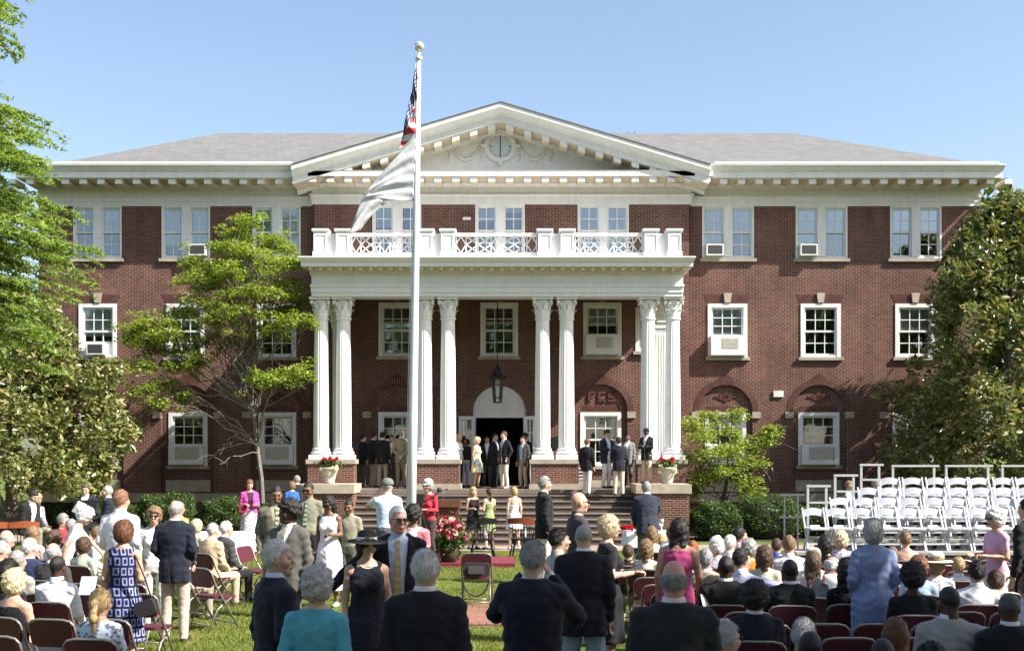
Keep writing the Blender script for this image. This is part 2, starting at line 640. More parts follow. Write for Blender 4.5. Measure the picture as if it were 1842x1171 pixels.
# arches of upright bricks, with stone imposts
for (recs, Y) in ((recL, YW), (recC, YC), (recR, YW)):
    for c, a, b_ in recs:
        mb = MB()
        nb = 40
        for i in range(nb):
            t0 = PI * (i + 0.09) / nb
            t1 = PI * (i + 0.91) / nb
            ro = 1.135 if abs(i - nb / 2 + .5) > 3 else 1.135 + 0.05 * (3.4 - abs(i - nb / 2 + .5))
            ri = 0.921
            pl = [(c + ri * math.cos(t0), ZARCH + ri * math.sin(t0)), (c + ro * math.cos(t0), ZARCH + ro * math.sin(t0)),
                  (c + ro * math.cos(t1), ZARCH + ro * math.sin(t1)), (c + ri * math.cos(t1), ZARCH + ri * math.sin(t1))]
            mb.prism(pl, Y - .012, Y + .05, 0)
        rr = [(c + 0.9215 * math.cos(PI * i / 30), ZARCH + 0.9215 * math.sin(PI * i / 30)) for i in range(31)]
        ro_ = [(c + 1.13 * math.cos(PI * i / 30), ZARCH + 1.13 * math.sin(PI * i / 30)) for i in range(30, -1, -1)]
        for i in range(30):
            q = [rr[i], ro_[30 - i], ro_[29 - i], rr[i + 1]]
            mb.add([(x, Y - .005, z) for x, z in q], [(0, 1, 2, 3)], 1)
        # flat soldier course over the window inside the recess
        for i in range(22):
            xx = a + .02 + (b_ - a - .04) * i / 22
            mb.box(xx + .005, xx + (b_ - a) / 22 - .006, Y + REC - .012, Y + REC + .05, Z1[1] + .02, Z1[1] + .22, 0)
        mb.add([(a, Y + REC - .004, Z1[1] + .01), (b_, Y + REC - .004, Z1[1] + .01), (b_, Y + REC - .004, Z1[1] + .225), (a, Y + REC - .004, Z1[1] + .225)], [(0, 1, 2, 3)], 1)
        bpart(mb, 'brick_arch', ['brick_unit', 'mortar'])
        for sgn in (-1, 1):
            mb = MB()
            xx = c + sgn * 1.055
            mb.box(xx - .145, xx + .145, Y - .06, Y + .1, ZARCH - .245, ZARCH - .02)
            bpart(mb, 'impost', 'limestone')
        mb = MB()     # stone panel under the window
        mb.box(a - .1, b_ + .1, Y + REC - .03, Y + REC + .1, 1.02, 1.42)
        bpart(mb, 'stone_panel', 'limestone')
# brick diamonds on the wings
for recs, Y in ((recL, YW), (recR, YW)):
    for c, a, b_ in recs:
        mb = MB()
        pat = {2: (0,), 1: (-1, 1), 0: (-2, 2), -1: (-1, 1), -2: (0,)}
        pat = {2: (0,), 1: (-1, 0, 1), 0: (-2, -1, 1, 2), -1: (-1, 0, 1), -2: (0,)}
        for rw, cs in pat.items():
            for k in cs:
                mb.box(c + k * .155 - .07, c + k * .155 + .07, Y + REC - .035, Y + REC + .02, ZARCH + .5 + rw * .068 - .03, ZARCH + .5 + rw * .068 + .03)
        bpart(mb, 'brick_diamond', 'brick_unit')
# raised brick letters over the right porch window
GLY = {'F': ["111", "100", "110", "100", "100"], 'C': ["111", "100", "100", "100", "111"], 'S': ["111", "100", "111", "001", "111"]}
cR = recC[-1][0]
for ch, xx in (('F', -0.40), ('C', -0.05), ('S', 0.30)):
    mb = MB()
    for rI, row in enumerate(GLY[ch]):
        for k, v_ in enumerate(row):
            if v_ == '1':
                mb.box(cR + xx + k * .085 - .043, cR + xx + k * .085 + .043, YC + REC - .05, YC + REC + .03, ZARCH + .64 - rI * .07 - .034, ZARCH + .64 - rI * .07 + .034)
    bpart(mb, 'brick_letter', 'brick_unit')

# flat arches with keystone over the second floor windows
for (a, b_), Y in second:
    x0, x1 = U(a, Y), U(b_, Y)
    cx = (x0 + x1) / 2
    mb = MB()
    nb = 26
    for i in range(nb):
        t0, t1 = (i + .09) / nb * 2 - 1, (i + .91) / nb * 2 - 1
        if abs(t0 + t1) / 2 < .13:
            continue
        hb, ht = (x1 - x0) / 2 + .02, (x1 - x0) / 2 + .16
        mb.prism([(cx + t0 * hb, Z2[1] + .03), (cx + t1 * hb, Z2[1] + .03), (cx + t1 * ht, Z2[1] + .33), (cx + t0 * ht, Z2[1] + .33)], Y - .01, Y + .05, 0)
    hb, ht = (x1 - x0) / 2 + .02, (x1 - x0) / 2 + .16
    mb.add([(cx - hb, Y - .004, Z2[1] + .03), (cx + hb, Y - .004, Z2[1] + .03), (cx + ht, Y - .004, Z2[1] + .33), (cx - ht, Y - .004, Z2[1] + .33)], [(0, 1, 2, 3)], 1)
    bpart(mb, 'flat_arch', ['brick_unit', 'mortar'])
    if Y == YW:
        mb = MB()
        mb.prism([(cx - .1, Z2[1] + .03), (cx + .1, Z2[1] + .03), (cx + .145, Z2[1] + .37), (cx - .145, Z2[1] + .37)], Y - .07, Y + .04)
        bpart(mb, 'keystone', 'limestone')

# windows ---------------------------------------------------------------
PANES = {}


def pane(parent, cx, y, cz, w, h):
    key = (round(w, 3), round(h, 3))
    if key not in PANES:
        PANES[key] = MB().box(-w / 2, w / 2, -.002, .002, -h / 2, h / 2).mesh('pane', 'window_glass')
    return link('pane', PANES[key], parent, (cx, y - 40.0, cz))


def sash(parent, x0, x1, z0, z1, y, cols, rows, bar=.03, stile=.062):
    mb = MB()
    mb.box(x0, x0 + stile, y, y + .04, z0, z1)
    mb.box(x1 - stile, x1, y, y + .04, z0, z1)
    mb.box(x0 + stile, x1 - stile, y, y + .04, z0, z0 + stile)
    mb.box(x0 + stile, x1 - stile, y, y + .04, z1 - stile, z1)
    xi0, xi1, zi0, zi1 = x0 + stile, x1 - stile, z0 + stile, z1 - stile
    for i in range(1, cols):
        xx = xi0 + (xi1 - xi0) * i / cols
        mb.box(xx - bar / 2, xx + bar / 2, y + .004, y + .036, zi0, zi1)
    for j in range(1, rows):
        zz = zi0 + (zi1 - zi0) * j / rows
        mb.box(xi0, xi1, y + .006, y + .034, zz - bar / 2, zz + bar / 2)
    bpart(mb, 'sash', 'white_paint', parent)
    for i in range(cols):
        for j in range(rows):
            pane(parent, xi0 + (xi1 - xi0) * (i + .5) / cols, y + .02, zi0 + (zi1 - zi0) * (j + .5) / rows, (xi1 - xi0) / cols - bar, (zi1 - zi0) / rows - bar)


def make_window(x0, x1, z0, z1, Y, kind, blind=0.0, ac=None, blindmat='blind', sill=True, stone=True):
    """casing mesh is the window part; sash, panes, blind and sill are its pieces"""
    t = 0.13 if kind != 'pair' else 0.055
    mb = MB()
    pr = .035
    mb.box(x0, x0 + t, Y - pr, Y + .12, z0, z1)
    mb.box(x1 - t, x1, Y - pr, Y + .12, z0, z1)
    mb.box(x0 + t, x1 - t, Y - pr, Y + .12, z1 - t, z1)
    mb.box(x0 + t, x1 - t, Y - pr + .02, Y + .12, z0, z0 + .07)
    if kind == 'pair':
        cm = (x0 + x1) / 2
        mb.box(cm - .14, cm + .14, Y - pr - .01, Y + .12, z0 + .07, z1 - t)
    w = bpart(mb, 'window', 'white_paint')
    units = [(x0 + t, x1 - t)] if kind != 'pair' else [(x0 + t, cm - .14), (cm + .14, x1 - t)]
    zb, zt = z0 + .07, z1 - t
    cols = 3 if kind != 'pair' else 2
    blinds = blind if isinstance(blind, (list, tuple)) else [blind] * len(units)
    acs = ac if isinstance(ac, (list, tuple)) else [ac] * len(units)
    for k, (a, b_) in enumerate(units):
        zlow = zb
        if acs[k] == 'box':
            h = (zt - zb) * (.4 if z0 > 5 else .38)
            mb = MB()
            dp = .3
            mb.box(a - .06, b_ + .06, Y - dp, Y + .02, zb - .02, zb + h)
            o = bpart(mb, 'air_conditioner_cover', 'white_paint', w)
            mb = MB()
            cx = (a + b_) / 2 + .04
            hw, hh = ((b_ - a) * .24, h * .24) if z0 > 5 else ((b_ - a) * .36, h * .3)
            cz = zb + h * .58
            nsl = 7
            for q in range(nsl):
                zz = cz - hh + 2 * hh * (q + .5) / nsl
                mb.box(cx - hw, cx + hw, Y - dp - .012, Y - dp + .01, zz - hh / nsl * .6, zz + hh / nsl * .6)
            mb.box(cx - hw - .03, cx + hw + .03, Y - dp - .006, Y - dp + .01, cz - hh - .03, cz + hh + .03)
            bpart(mb, 'louvre', 'louvre', w)
            sash(w, a, b_, zb + h, zt, Y + .05, cols, 3)
        else:
            zm = (zb + zt) / 2
            if acs[k] == 'unit':
                zlow = zb + .42
                mb = MB()
                cx = (a + b_) / 2 + .0
                mb.box(cx - .3, cx + .3, Y - .28, Y + .3, zb, zb + .4)
                bpart(mb, 'air_conditioner', 'ac_body', w)
                mb = MB()
                for q in range(6):
                    mb.box(cx - .24, cx + .24, Y - .29, Y - .27, zb + .07 + q * .048, zb + .1 + q * .048)
                mb.box(cx - .25, cx + .25, Y - .284, Y - .27, zb + .05, zb + .35)
                bpart(mb, 'grille', 'ac_grille', w)
                mb = MB()
                mb.box(a, cx - .3, Y + .03, Y + .05, zb, zlow)
                mb.box(cx + .3, b_, Y + .03, Y + .05, zb, zlow)
                mb.box(cx - .3, cx + .3, Y + .03, Y + .05, zb + .4, zlow)
                bpart(mb, 'filler_panel', 'white_paint', w)
            sash(w, a, b_, zm - .025, zt, Y + .04, cols, 2)
            sash(w, a, b_, zlow, zm + .025, Y + .085, cols, 2 if acs[k] != 'unit' else 1)
        if blinds[k] > 0:
            mb = MB()
            zz = zt - (zt - zb) * blinds[k]
            mb.box(a, b_, Y + .13, Y + .135, zz, zt)
            bpart(mb, 'blind', blindmat, w)
    if sill:
        mb = MB()
        mb.box(x0 - .08, x1 + .08, Y - .1, Y + .1, z0 - .11, z0 - .002)
        bpart(mb, 'sill', 'limestone' if stone else 'white_paint', w)
    return w


blind3 = [(0, .5), (.72, .7), (.55, .98), (.42, 0), (.3, .12), (1, 1), (1, .52), (1, .5), (.48, .5)]
ac3 = [None, (None, 'unit'), None, None, None, None, ('unit', None), ('unit', None), None]
for k, ((a, b_), Y) in enumerate(third):
    make_window(U(a, Y), U(b_, Y), *Z3, Y, 'pair', blind3[k], ac3[k])
blind2 = [.6, .3, 0, .45, .15, .3, 1, 0, .5]
ac2 = ['unit', None, None, None, None, 'box', 'box', None, None]
for k, ((a, b_), Y) in enumerate(second):
    make_window(U(a, Y), U(b_, Y), *Z2, Y, 'single', blind2[k], ac2[k], 'curtain' if k in (3, 4) else 'blind')
ac1 = ['box', 'box', 'box', None, None, 'box', 'box', None]
bl1 = [0, .15, .1, 0, .75, 0, 0, 0]
for k, ((a, b_), Y) in enumerate(firstf):
    make_window(U(a, Y), U(b_, Y), *Z1, Y + REC, 'single', bl1[k], ac1[k], 'curtain')
make_window(U(1143, YC), U(1176, YC), V(632, YC), V(553, YC), YC, 'narrow')
# wall vent right of the portico, small plaque and sign
mb = MB()
mb.box(U(1391, YW), U(1409, YW), YW - .06, YW + .02, V(714, YW), V(703, YW))
bpart(mb, 'wall_vent', 'ac_body')
mb = MB()
mb.box(U(993, YC), U(1004, YC), YC - .03, YC + .02, V(807, YC), V(786, YC))
bpart(mb, 'plaque', 'dark_metal')
mb = MB()
mb.box(U(833, YC), U(847, YC), YC - .12, YC + .02, V(396, YC), V(392, YC))
bpart(mb, 'floodlight', 'white_paint')

# water table and base course
for x0, x1, Y in ((XL, CXL, YW), (CXR, XR, YW)):
    mb = MB()
    mb.prism([(0, 0)] * 0 or rect(x0, x1, .66, .97), Y - .07, Y + .05)
    bpart(mb, 'water_table', 'limestone')


# entablature -----------------------------------------------------------
RETF = 0.3          # the cornice runs out less at the gable ends


def extrude(mb, prof, x0, x1, Y, r0=False, r1=False, shear=None, back=0.0):
    """prof: (projection, z) from bottom to top; free ends return along the side"""
    n = len(prof)
    vs = []
    for e, (x, ret, sg) in enumerate(((x0, r0, -1), (x1, r1, 1))):
        for (d, z) in prof:
            xx = x + (sg * d * RETF if ret else 0)
            zz = z + (shear(xx) if shear else 0)
            vs.append((xx, Y - d, zz))
    for i in range(n - 1):
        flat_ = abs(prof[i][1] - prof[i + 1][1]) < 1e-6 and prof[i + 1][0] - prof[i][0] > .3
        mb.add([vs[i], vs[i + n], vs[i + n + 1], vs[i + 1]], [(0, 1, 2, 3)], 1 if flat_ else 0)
    # top lid to wall
    mb.add([vs[n - 1], vs[2 * n - 1], (vs[2 * n - 1][0], Y + .3 + back, vs[2 * n - 1][2]), (vs[n - 1][0], Y + .3 + back, vs[n - 1][2])], [(0, 1, 2, 3)])
    for e, (x, ret, sg) in enumerate(((x0, r0, -1), (x1, r1, 1))):
        p = vs[e * n:(e + 1) * n]
        if ret:
            q = [(a[0], 54.0, a[2]) for a in p]
            mb.add(p + q, [(i, i + 1, i + 1 + n, i + n) for i in range(n - 1)])
        else:
            mb.add(p + [(x, Y + .3, p[-1][2]), (x, Y + .3, p[0][2])], [tuple(range(n + 2))])


low = [(0.0, 10.95), (.05, 10.95), (.05, 11.09), (.075, 11.09), (.075, 11.235), (.12, 11.25), (.12, 11.285), (.05, 11.3), (.05, 11.555), (.1, 11.57), (.13, 11.62), (.2, 11.635), (.2, 11.67)]
wingprof = low + [(1.05, 11.67), (1.05, 11.69), (1.09, 11.69), (1.09, 11.9), (1.13, 11.91), (1.16, 11.96), (1.25, 12.06), (1.27, 12.07), (1.27, 12.115)]
cenprof = low + [(1.0, 11.67), (1.0, 11.69), (1.04, 11.69), (1.04, 11.86), (1.06, 11.88)]
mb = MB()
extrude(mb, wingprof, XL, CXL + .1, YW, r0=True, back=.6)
bpart(mb, 'cornice', ['white_trim', 'soffit_bounce_tint'], recalc=False)
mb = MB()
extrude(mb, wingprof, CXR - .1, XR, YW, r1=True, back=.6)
bpart(mb, 'cornice', ['white_trim', 'soffit_bounce_tint'], recalc=False)
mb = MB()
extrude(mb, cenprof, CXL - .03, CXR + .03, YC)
bpart(mb, 'cornice', ['white_trim', 'soffit_bounce_tint'], recalc=False)
for x, sg in ((CXL - .03, -1), (CXR + .03, 1)):     # end blocks of the projecting centre
    mb = MB()
    n = len(cenprof)
    for (d0, z0), (d1, z1) in zip(cenprof[:-1], cenprof[1:]):
        if z1 > z0 + 1e-6:
            d = min(max(d0, d1), .62)
            mb.box(min(x, x + sg * d), max(x, x + sg * d), YC - max(d0, d1) + .002, YC + .3, z0, z1)
    bpart(mb, 'cornice_return', 'white_trim')
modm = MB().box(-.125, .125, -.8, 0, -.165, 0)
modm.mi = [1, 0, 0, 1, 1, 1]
modm = modm.mesh('modillion', ['white_trim', 'soffit_bounce_tint'])
for (x0, x1, Y, ref) in ((XL - .6, CXL - .75, YW, U(1302, YW - 1)), (CXR + .8, XR + .75, YW, U(1302, YW - 1)), (CXL - .4, CXR + .45, YC, XC + .3)):
    k0 = math.ceil((x0 - ref) / .605)
    while ref + k0 * .605 < x1:
        link('modillion', modm, building, (ref + k0 * .605, Y - .2 - 40, 11.668))
        k0 += 1

# pediment ---------------------------------------------------------------
PHW, PZE, PZA = 7.02, 12.0, 14.1
SL = (PZA - PZE) / PHW


def rake(x):
    return SL * (PHW - abs(x - XC))


rprof = [(.0, -.73), (.09, -.7), (.12, -.64), (.2, -.62), (.2, -.59), (1.0, -.59), (1.0, -.57), (1.04, -.57), (1.04, -.37), (1.08, -.36), (1.12, -.28), (1.24, -.16), (1.27, -.15), (1.27, 0.0)]
for sg in (-1, 1):
    mb = MB()
    n = len(rprof)
    vs = []
    for xx in (XC, XC + sg * PHW):
        vs += [(xx, YC - d, PZE + z + rake(xx)) for d, z in rprof]
    for i in range(n - 1):
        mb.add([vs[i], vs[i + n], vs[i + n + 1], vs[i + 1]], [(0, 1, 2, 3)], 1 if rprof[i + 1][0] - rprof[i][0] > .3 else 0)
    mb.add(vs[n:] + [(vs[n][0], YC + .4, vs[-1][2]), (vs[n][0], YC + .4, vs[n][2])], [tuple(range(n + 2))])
    bpart(mb, 'raking_cornice', ['white_trim', 'soffit_bounce_tint'])
    mm = MB()
    bx = [(-.125, -.8), (.125, -.8), (.125, 0), (-.125, 0)]
    vs = [(x, y, -.17 - sg * SL * x) for x, y in bx] + [(x, y, -sg * SL * x) for x, y in bx]
    mm.add(vs, [(3, 2, 1, 0), (4, 5, 6, 7), (0, 1, 5, 4), (1, 2, 6, 5), (2, 3, 7, 6), (3, 0, 4, 7)])
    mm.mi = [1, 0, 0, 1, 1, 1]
    mm = mm.mesh('modillion', ['white_trim', 'soffit_bounce_tint'])
    for k in range(11):
        xx = XC + sg * (.305 + k * .605)
        if rake(xx) > .32:
            link('modillion', mm, building, (xx, YC - .2 - 40, PZE - .592 + rake(xx)))
mb = MB()
mb.prism([(XC - PHW + .1, 11.75), (XC + PHW - .1, 11.75), (XC, PZA - .1)], YC + .002, YC + .2)
bpart(mb, 'tympanum', 'white_trim')
# clock in the gable
CK = (U(900, YC), V(264, YC))
ck = MB()
ring = []
for i in range(40):
    t = 2 * PI * i / 40
    ring.append((math.cos(t), math.sin(t)))
for (ra, rb, ya, yb) in ((.41, .55, .1, .1), (.55, .58, .1, .0), (.38, .41, .02, .1)):
    vs, fs = [], []
    for (c_, s_) in ring:
        vs += [(CK[0] + c_ * ra, YC - ya, CK[1] + s_ * ra), (CK[0] + c_ * rb, YC - yb, CK[1] + s_ * rb)]
    for i in range(40):
        j = (i + 1) % 40
        fs.append((2 * i, 2 * i + 1, 2 * j + 1, 2 * j))
    ck.add(vs, fs)
for (dx, dz) in ((0, .58), (0, -.58), (.58, 0), (-.58, 0)):
    ck.cbox((CK[0] + dx, YC - .07, CK[1] + dz), .13 if dx == 0 else .16, .13, .16 if dx == 0 else .1)
clock = bpart(ck, 'clock', 'white_trim')
mat('clock_face', (0.5, 0.56, 0.6), .35, .05)
mb = MB()
mb.add([(CK[0], YC - .025, CK[1])] + [(CK[0] + c_ * .4, YC - .025, CK[1] + s_ * .4) for c_, s_ in ring], [(0, 1 + i, 1 + (i + 1) % 40) for i in range(40)])
bpart(mb, 'clock_face', 'clock_face', clock)
mb = MB()
mb.box(CK[0] - .014, CK[0] + .014, YC - .045, YC - .035, CK[1] - .02, CK[1] + .36)
bpart(mb, 'clock_hand', 'dark_metal', clock)
mb = MB()
mb.box(CK[0] - .016, CK[0] + .016, YC - .045, YC - .035, CK[1] - .36, CK[1] - .02)
bpart(mb, 'clock_hand', 'dark_metal', clock)
mb = MB()
for i in range(12):
    t = PI * i / 6
    L = .09 if i % 3 == 0 else .03
    a = Vector((CK[0] + math.cos(t) * .37, YC - .034, CK[1] + math.sin(t) * .37))
    b_ = Vector((CK[0] + math.cos(t) * (.37 - L), YC - .034, CK[1] + math.sin(t) * (.37 - L)))
    mb.bar(a, b_, .022, .012, up=(0, 1, 0))
bpart(mb, 'hour_mark', 'dark_metal', clock)
# plaster festoons beside the clock
for sg in (-1, 1):
    mb = MB()
    xa, xb = CK[0] + sg * .66, CK[0] + sg * 1.68
    for i in range(17):
        t = i / 16
        xx = xa + (xb - xa) * t
        zz = CK[1] + .06 - .5 * (1 - (2 * t - 1) ** 2) - .04 * t
        rr = .035 + .035 * math.sin(PI * t)
        mb.sphere((xx, YC - .015, zz), (rr * 1.1, .07, rr * 1.2), 7, 5)
    for i in range(7):
        mb.sphere((xb + sg * .07 + .02 * math.sin(i * 2), YC - .01, CK[1] + .12 - .1 * i), (.045 + .01 * (i % 2), .06, .055), 7, 5)
        mb.sphere((xa + .01 * sg * (i % 2), YC - .01, CK[1] + .2 - .11 * i), (.04, .06, .05), 7, 5)
    for i in range(6):
        mb.sphere((xa + sg * (.02 - .05 * i * .3), YC - .01, CK[1] + .24 + .04 * i), (.05, .05, .04), 6, 4)
        mb.sphere((xb + sg * (-.28 + .11 * i), YC - .01, CK[1] + .09 + .05 * math.sin(i * 1.3)), (.06, .05, .035), 6, 4)
    bpart(mb, 'festoon', 'white_trim', smooth=True)

# roofs ------------------------------------------------------------------
RY0, RY1, RZ0, RZ1 = 39.15, 45.6, 12.12, 14.97
rxl0, rxl1, rxr1, rxr0 = -15.6, -11.55, 11.05, 16.05
mb = MB()
e0, e1 = (rxl0, RY0, RZ0), (rxr0, RY0, RZ0)
t0, t1 = (rxl1, RY1, RZ1), (rxr1, RY1, RZ1)
k0, k1 = (rxl0, 54.3, RZ0), (rxr0, 54.3, RZ0)
m0, m1 = (rxl1, 47.6, RZ1), (rxr1, 47.6, RZ1)
def onfront(x, y):
    return (x, y, RZ0 + (RZ1 - RZ0) * (y - RY0) / (RY1 - RY0))


qa, qb = XC - PHW + 1.9, XC + PHW - 1.9
mb.add([e0, onfront(qa, RY0), onfront(qa, RY1), t0], [(0, 1, 2, 3)])
mb.add([onfront(qa, 40.15), onfront(qb, 40.15), onfront(qb, RY1), onfront(qa, RY1)], [(0, 1, 2, 3)])
mb.add([onfront(qb, RY0), e1, t1, onfront(qb, RY1)], [(0, 1, 2, 3)])
mb.add([k0, e0, t0, m0], [(0, 1, 2, 3)])
mb.add([e1, k1, m1, t1], [(0, 1, 2, 3)])
mb.add([k1, k0, m0, m1], [(0, 1, 2, 3)])
mb.add([t0, t1, m1, m0], [(0, 1, 2, 3)])
roof = bpart(mb, 'roof', 'shingles', recalc=False)
mb = MB()
for sg in (-1, 1):
    xe = XC + sg * (PHW + .03)
    mb.add([(XC, 38.7, PZA + .03), (xe, 38.7, PZE + .03), (xe, 47, PZE + .03), (XC, 47, PZA + .03)], [(0, 1, 2, 3)])
    mb.add([(XC, 38.7, PZA + .03), (xe, 38.7, PZE + .03), (xe, 38.7, PZE - .0), (XC, 38.7, PZA - .0)], [(0, 1, 2, 3)])
bpart(mb, 'gable_roof', 'shingles')
mb = MB()
mb.box(rxl0, CXL - .6, RY0 - .13, RY0 + .1, RZ0 - .01, RZ0 + .07)
mb.box(CXR + .7, rxr0 + .4, RY0 - .13, RY0 + .1, RZ0 - .01, RZ0 + .07)
bpart(mb, 'gutter', 'white_paint')
mat('vent_pipe', (.28, .12, .08), .8)
mb = MB()
mb.tube([(U(268, 41), 41, 12.6), (U(268, 41), 41, V(291, 41))], .07, 10)
mb.tube([(U(268, 41), 41, V(296, 41)), (U(268, 41), 41, V(291, 41))], .1, 10)
bpart(mb, 'vent_pipe', 'vent_pipe', roof)
mb = MB()
mb.tube([(U(381, 45), 45, 14.2), (U(381, 45), 45, V(249, 45))], .07, 10)
bpart(mb, 'vent_pipe', 'ac_body', roof)
mb = MB()
mb.tube([(U(428, 46), 46, 14.2), (U(428, 46), 46, V(246, 46))], .035, 8)
bpart(mb, 'vent_pipe', 'dark_metal', roof)
mb = MB()
mb.tube([(U(1131, 46), 46, 14.5), (U(1131, 46), 46, V(238, 46))], .02, 6)
mb.tube([(U(1141, 46), 46, 14.5), (U(1141, 46), 46, V(238, 46))], .02, 6)
bpart(mb, 'vent_pipe', 'dark_metal', roof)

# portico ------------------------------------------------------------------
YP = 36.6
ZF = 1.23                     # porch floor
COLX = [U(p, YP) for p in (578, 618, 764, 806, 976, 1019, 1166, 1210)]
EX0, EX1 = U(560, 36.2), U(1229, 36.2)
ZE = 7.26
pprof = [(0, ZE), (0, ZE + .12), (.03, ZE + .12), (.03, ZE + .28), (.08, ZE + .3), (.08, ZE + .36), (0, ZE + .38), (0, ZE + .62), (.06, ZE + .64),
         (.06, ZE + .7), (.1, ZE + .7), (.1, ZE + .81), (.13, ZE + .82), (.13, ZE + .85), (.55, ZE + .85), (.55, ZE + .99), (.6, ZE + 1.0), (.68, ZE + 1.09), (.7, ZE + 1.1), (.7, ZE + 1.14)]
mb = MB()
YE = 36.22
n = len(pprof)
ringp = []
for d, z in pprof:
    ringp.append([(EX0 - d * .42, YC, z), (EX0 - d * .42, YE - d, z), (EX1 + d * .42, YE - d, z), (EX1 + d * .42, YC, z)])
vs = [p for r_ in ringp for p in r_]
fs = [(4 * i + j, 4 * i + j + 1, 4 * i + j + 5, 4 * i + j + 4) for i in range(n - 1) for j in range(3)]
mb.add(vs, fs)
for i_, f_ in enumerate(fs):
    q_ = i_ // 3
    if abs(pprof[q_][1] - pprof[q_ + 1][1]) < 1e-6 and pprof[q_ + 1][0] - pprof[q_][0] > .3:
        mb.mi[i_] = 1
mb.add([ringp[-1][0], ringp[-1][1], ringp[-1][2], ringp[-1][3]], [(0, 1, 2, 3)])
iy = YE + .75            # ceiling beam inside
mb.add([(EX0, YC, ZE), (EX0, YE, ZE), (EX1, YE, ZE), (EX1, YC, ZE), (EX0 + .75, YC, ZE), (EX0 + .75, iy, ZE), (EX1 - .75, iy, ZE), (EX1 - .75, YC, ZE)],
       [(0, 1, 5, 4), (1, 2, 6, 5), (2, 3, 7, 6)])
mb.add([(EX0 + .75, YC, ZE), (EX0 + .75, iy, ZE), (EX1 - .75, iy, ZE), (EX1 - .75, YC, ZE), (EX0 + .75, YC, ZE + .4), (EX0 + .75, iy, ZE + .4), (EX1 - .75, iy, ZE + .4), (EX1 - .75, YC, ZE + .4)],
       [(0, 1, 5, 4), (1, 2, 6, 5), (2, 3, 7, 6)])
bpart(mb, 'portico_entablature', ['white_paint', 'soffit_bounce_tint'], recalc=False)
mat('ceiling_darkened', (.1, .075, .05), .7, .2, 3)  # ceiling coloured dark to cut bounce and deepen the porch shade
mb = MB()
mb.box(EX0 + .75, EX1 - .75, iy, YC - .01, ZE + .38, ZE + .42)
bpart(mb, 'porch_ceiling', 'ceiling_darkened')
# mutules and dentils of the portico cornice
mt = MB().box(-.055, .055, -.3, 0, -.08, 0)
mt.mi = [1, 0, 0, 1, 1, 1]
mt = mt.mesh('modillion', ['white_trim', 'soffit_bounce_tint'])
nm = 38
for i in range(nm):
    xx = EX0 - .12 + (EX1 - EX0 + .24) * (i + .5) / nm
    link('modillion', mt, building, (xx, YE - .14 - 40, ZE + .848))
mb = MB()
k = 0
xx = EX0 - .03
while xx < EX1 + .03:
    mb.box(xx, xx + .045, YE - .09, YE - .02, ZE + .655, ZE + .7)
    xx += .085
mb2 = mb
o = bpart(mb2, 'dentil', 'white_trim')
o['kind'] = 'stuff'


def fluted(r0, r1, h, nf=20, seg=6, nz=10):
    mb = MB()
    npt = nf * seg
    for j in range(nz + 1):
        t = j / nz
        r = r0 + (r1 - r0) * (t ** 1.7)
        dep = .075 if 0 < j < nz else .0
        for i in range(npt):
            a = 2 * PI * i / npt
            ph = (i % seg) / seg
            rr = r * (1 - dep * max(0, math.sin(PI * min(1, max(0, (ph - .12) / .76)))))
            mb.v.append((rr * math.cos(a), rr * math.sin(a), h * t))
    for j in range(nz):
        for i in range(npt):
            i2 = (i + 1) % npt
            mb.f.append((j * npt + i, j * npt + i2, (j + 1) * npt + i2, (j + 1) * npt + i))
            mb.mi.append(0)
    return mb


CZ0, CZ1 = 2.16, ZE                 # column foot and top
shaft_h0, shaft_h1 = CZ0 + .36, CZ1 - .70
shaft = fluted(.25, .212, shaft_h1 - shaft_h0).mesh('column', 'column_paint')
bs = MB()
bs.box(-.345, .345, -.345, .345, -.36, -.22)
prof = [(.335, -.22)]
for i in range(9):
    t = PI * i / 8 - PI / 2
    prof.append((.305 + .035 * math.cos(t), -.165 + .055 * math.sin(t)))
prof += [(.29, -.105), (.28, -.08)]
for i in range(7):
    t = PI * i / 6 - PI / 2
    prof.append((.27 + .025 * math.cos(t), -.045 + .03 * math.sin(t)))
prof += [(.255, 0.0)]
bs.lathe(prof, 32)
basem = bs.mesh('base', 'column_paint')
cp = MB()
cp.lathe([(.215, 0), (.245, .0), (.25, .03), (.245, .06), (.212, .06), (.205, .3), (.23, .5), (.27, .6)], 28)
for tier, (z0, hh, rr, off) in enumerate(((.07, .25, .215, 0), (.1, .42, .22, .5))):
    for i in range(8):
        a = 2 * PI * (i + off) / 8
        ca, sa = math.cos(a), math.sin(a)
        secs = [(0, rr, .075), (.5, rr + .02, .085), (.82, rr + .05, .07), (1.0, rr + .105, .045), (.9, rr + .125, .02)]
        vs = []
        for (tz, r_, w_) in secs:
            for q in (-1, 0, 1):
                rad = r_ + (.015 if q == 0 else 0)
                vs.append((rad * ca - q * w_ * sa, rad * sa + q * w_ * ca, z0 + hh * tz))
        fs = []
        for j in range(4):
            for q in range(2):
                fs.append((3 * j + q, 3 * j + q + 1, 3 * j + q + 4, 3 * j + q + 3))
        cp.add(vs, fs)
for i in range(4):
    a = PI / 4 + i * PI / 2
    d = Vector((math.cos(a), math.sin(a), 0))
    s_ = Vector((-d.y, d.x, 0))
    pts = [d * .22 + Vector((0, 0, .36)), d * .28 + Vector((0, 0, .5)), d * .36 + Vector((0, 0, .58)), d * .41 + Vector((0, 0, .54)), d * .39 + Vector((0, 0, .49)), d * .355 + Vector((0, 0, .51))]
    cp.tube(pts, [.03, .035, .035, .033, .03, .02], 6)
ab = []
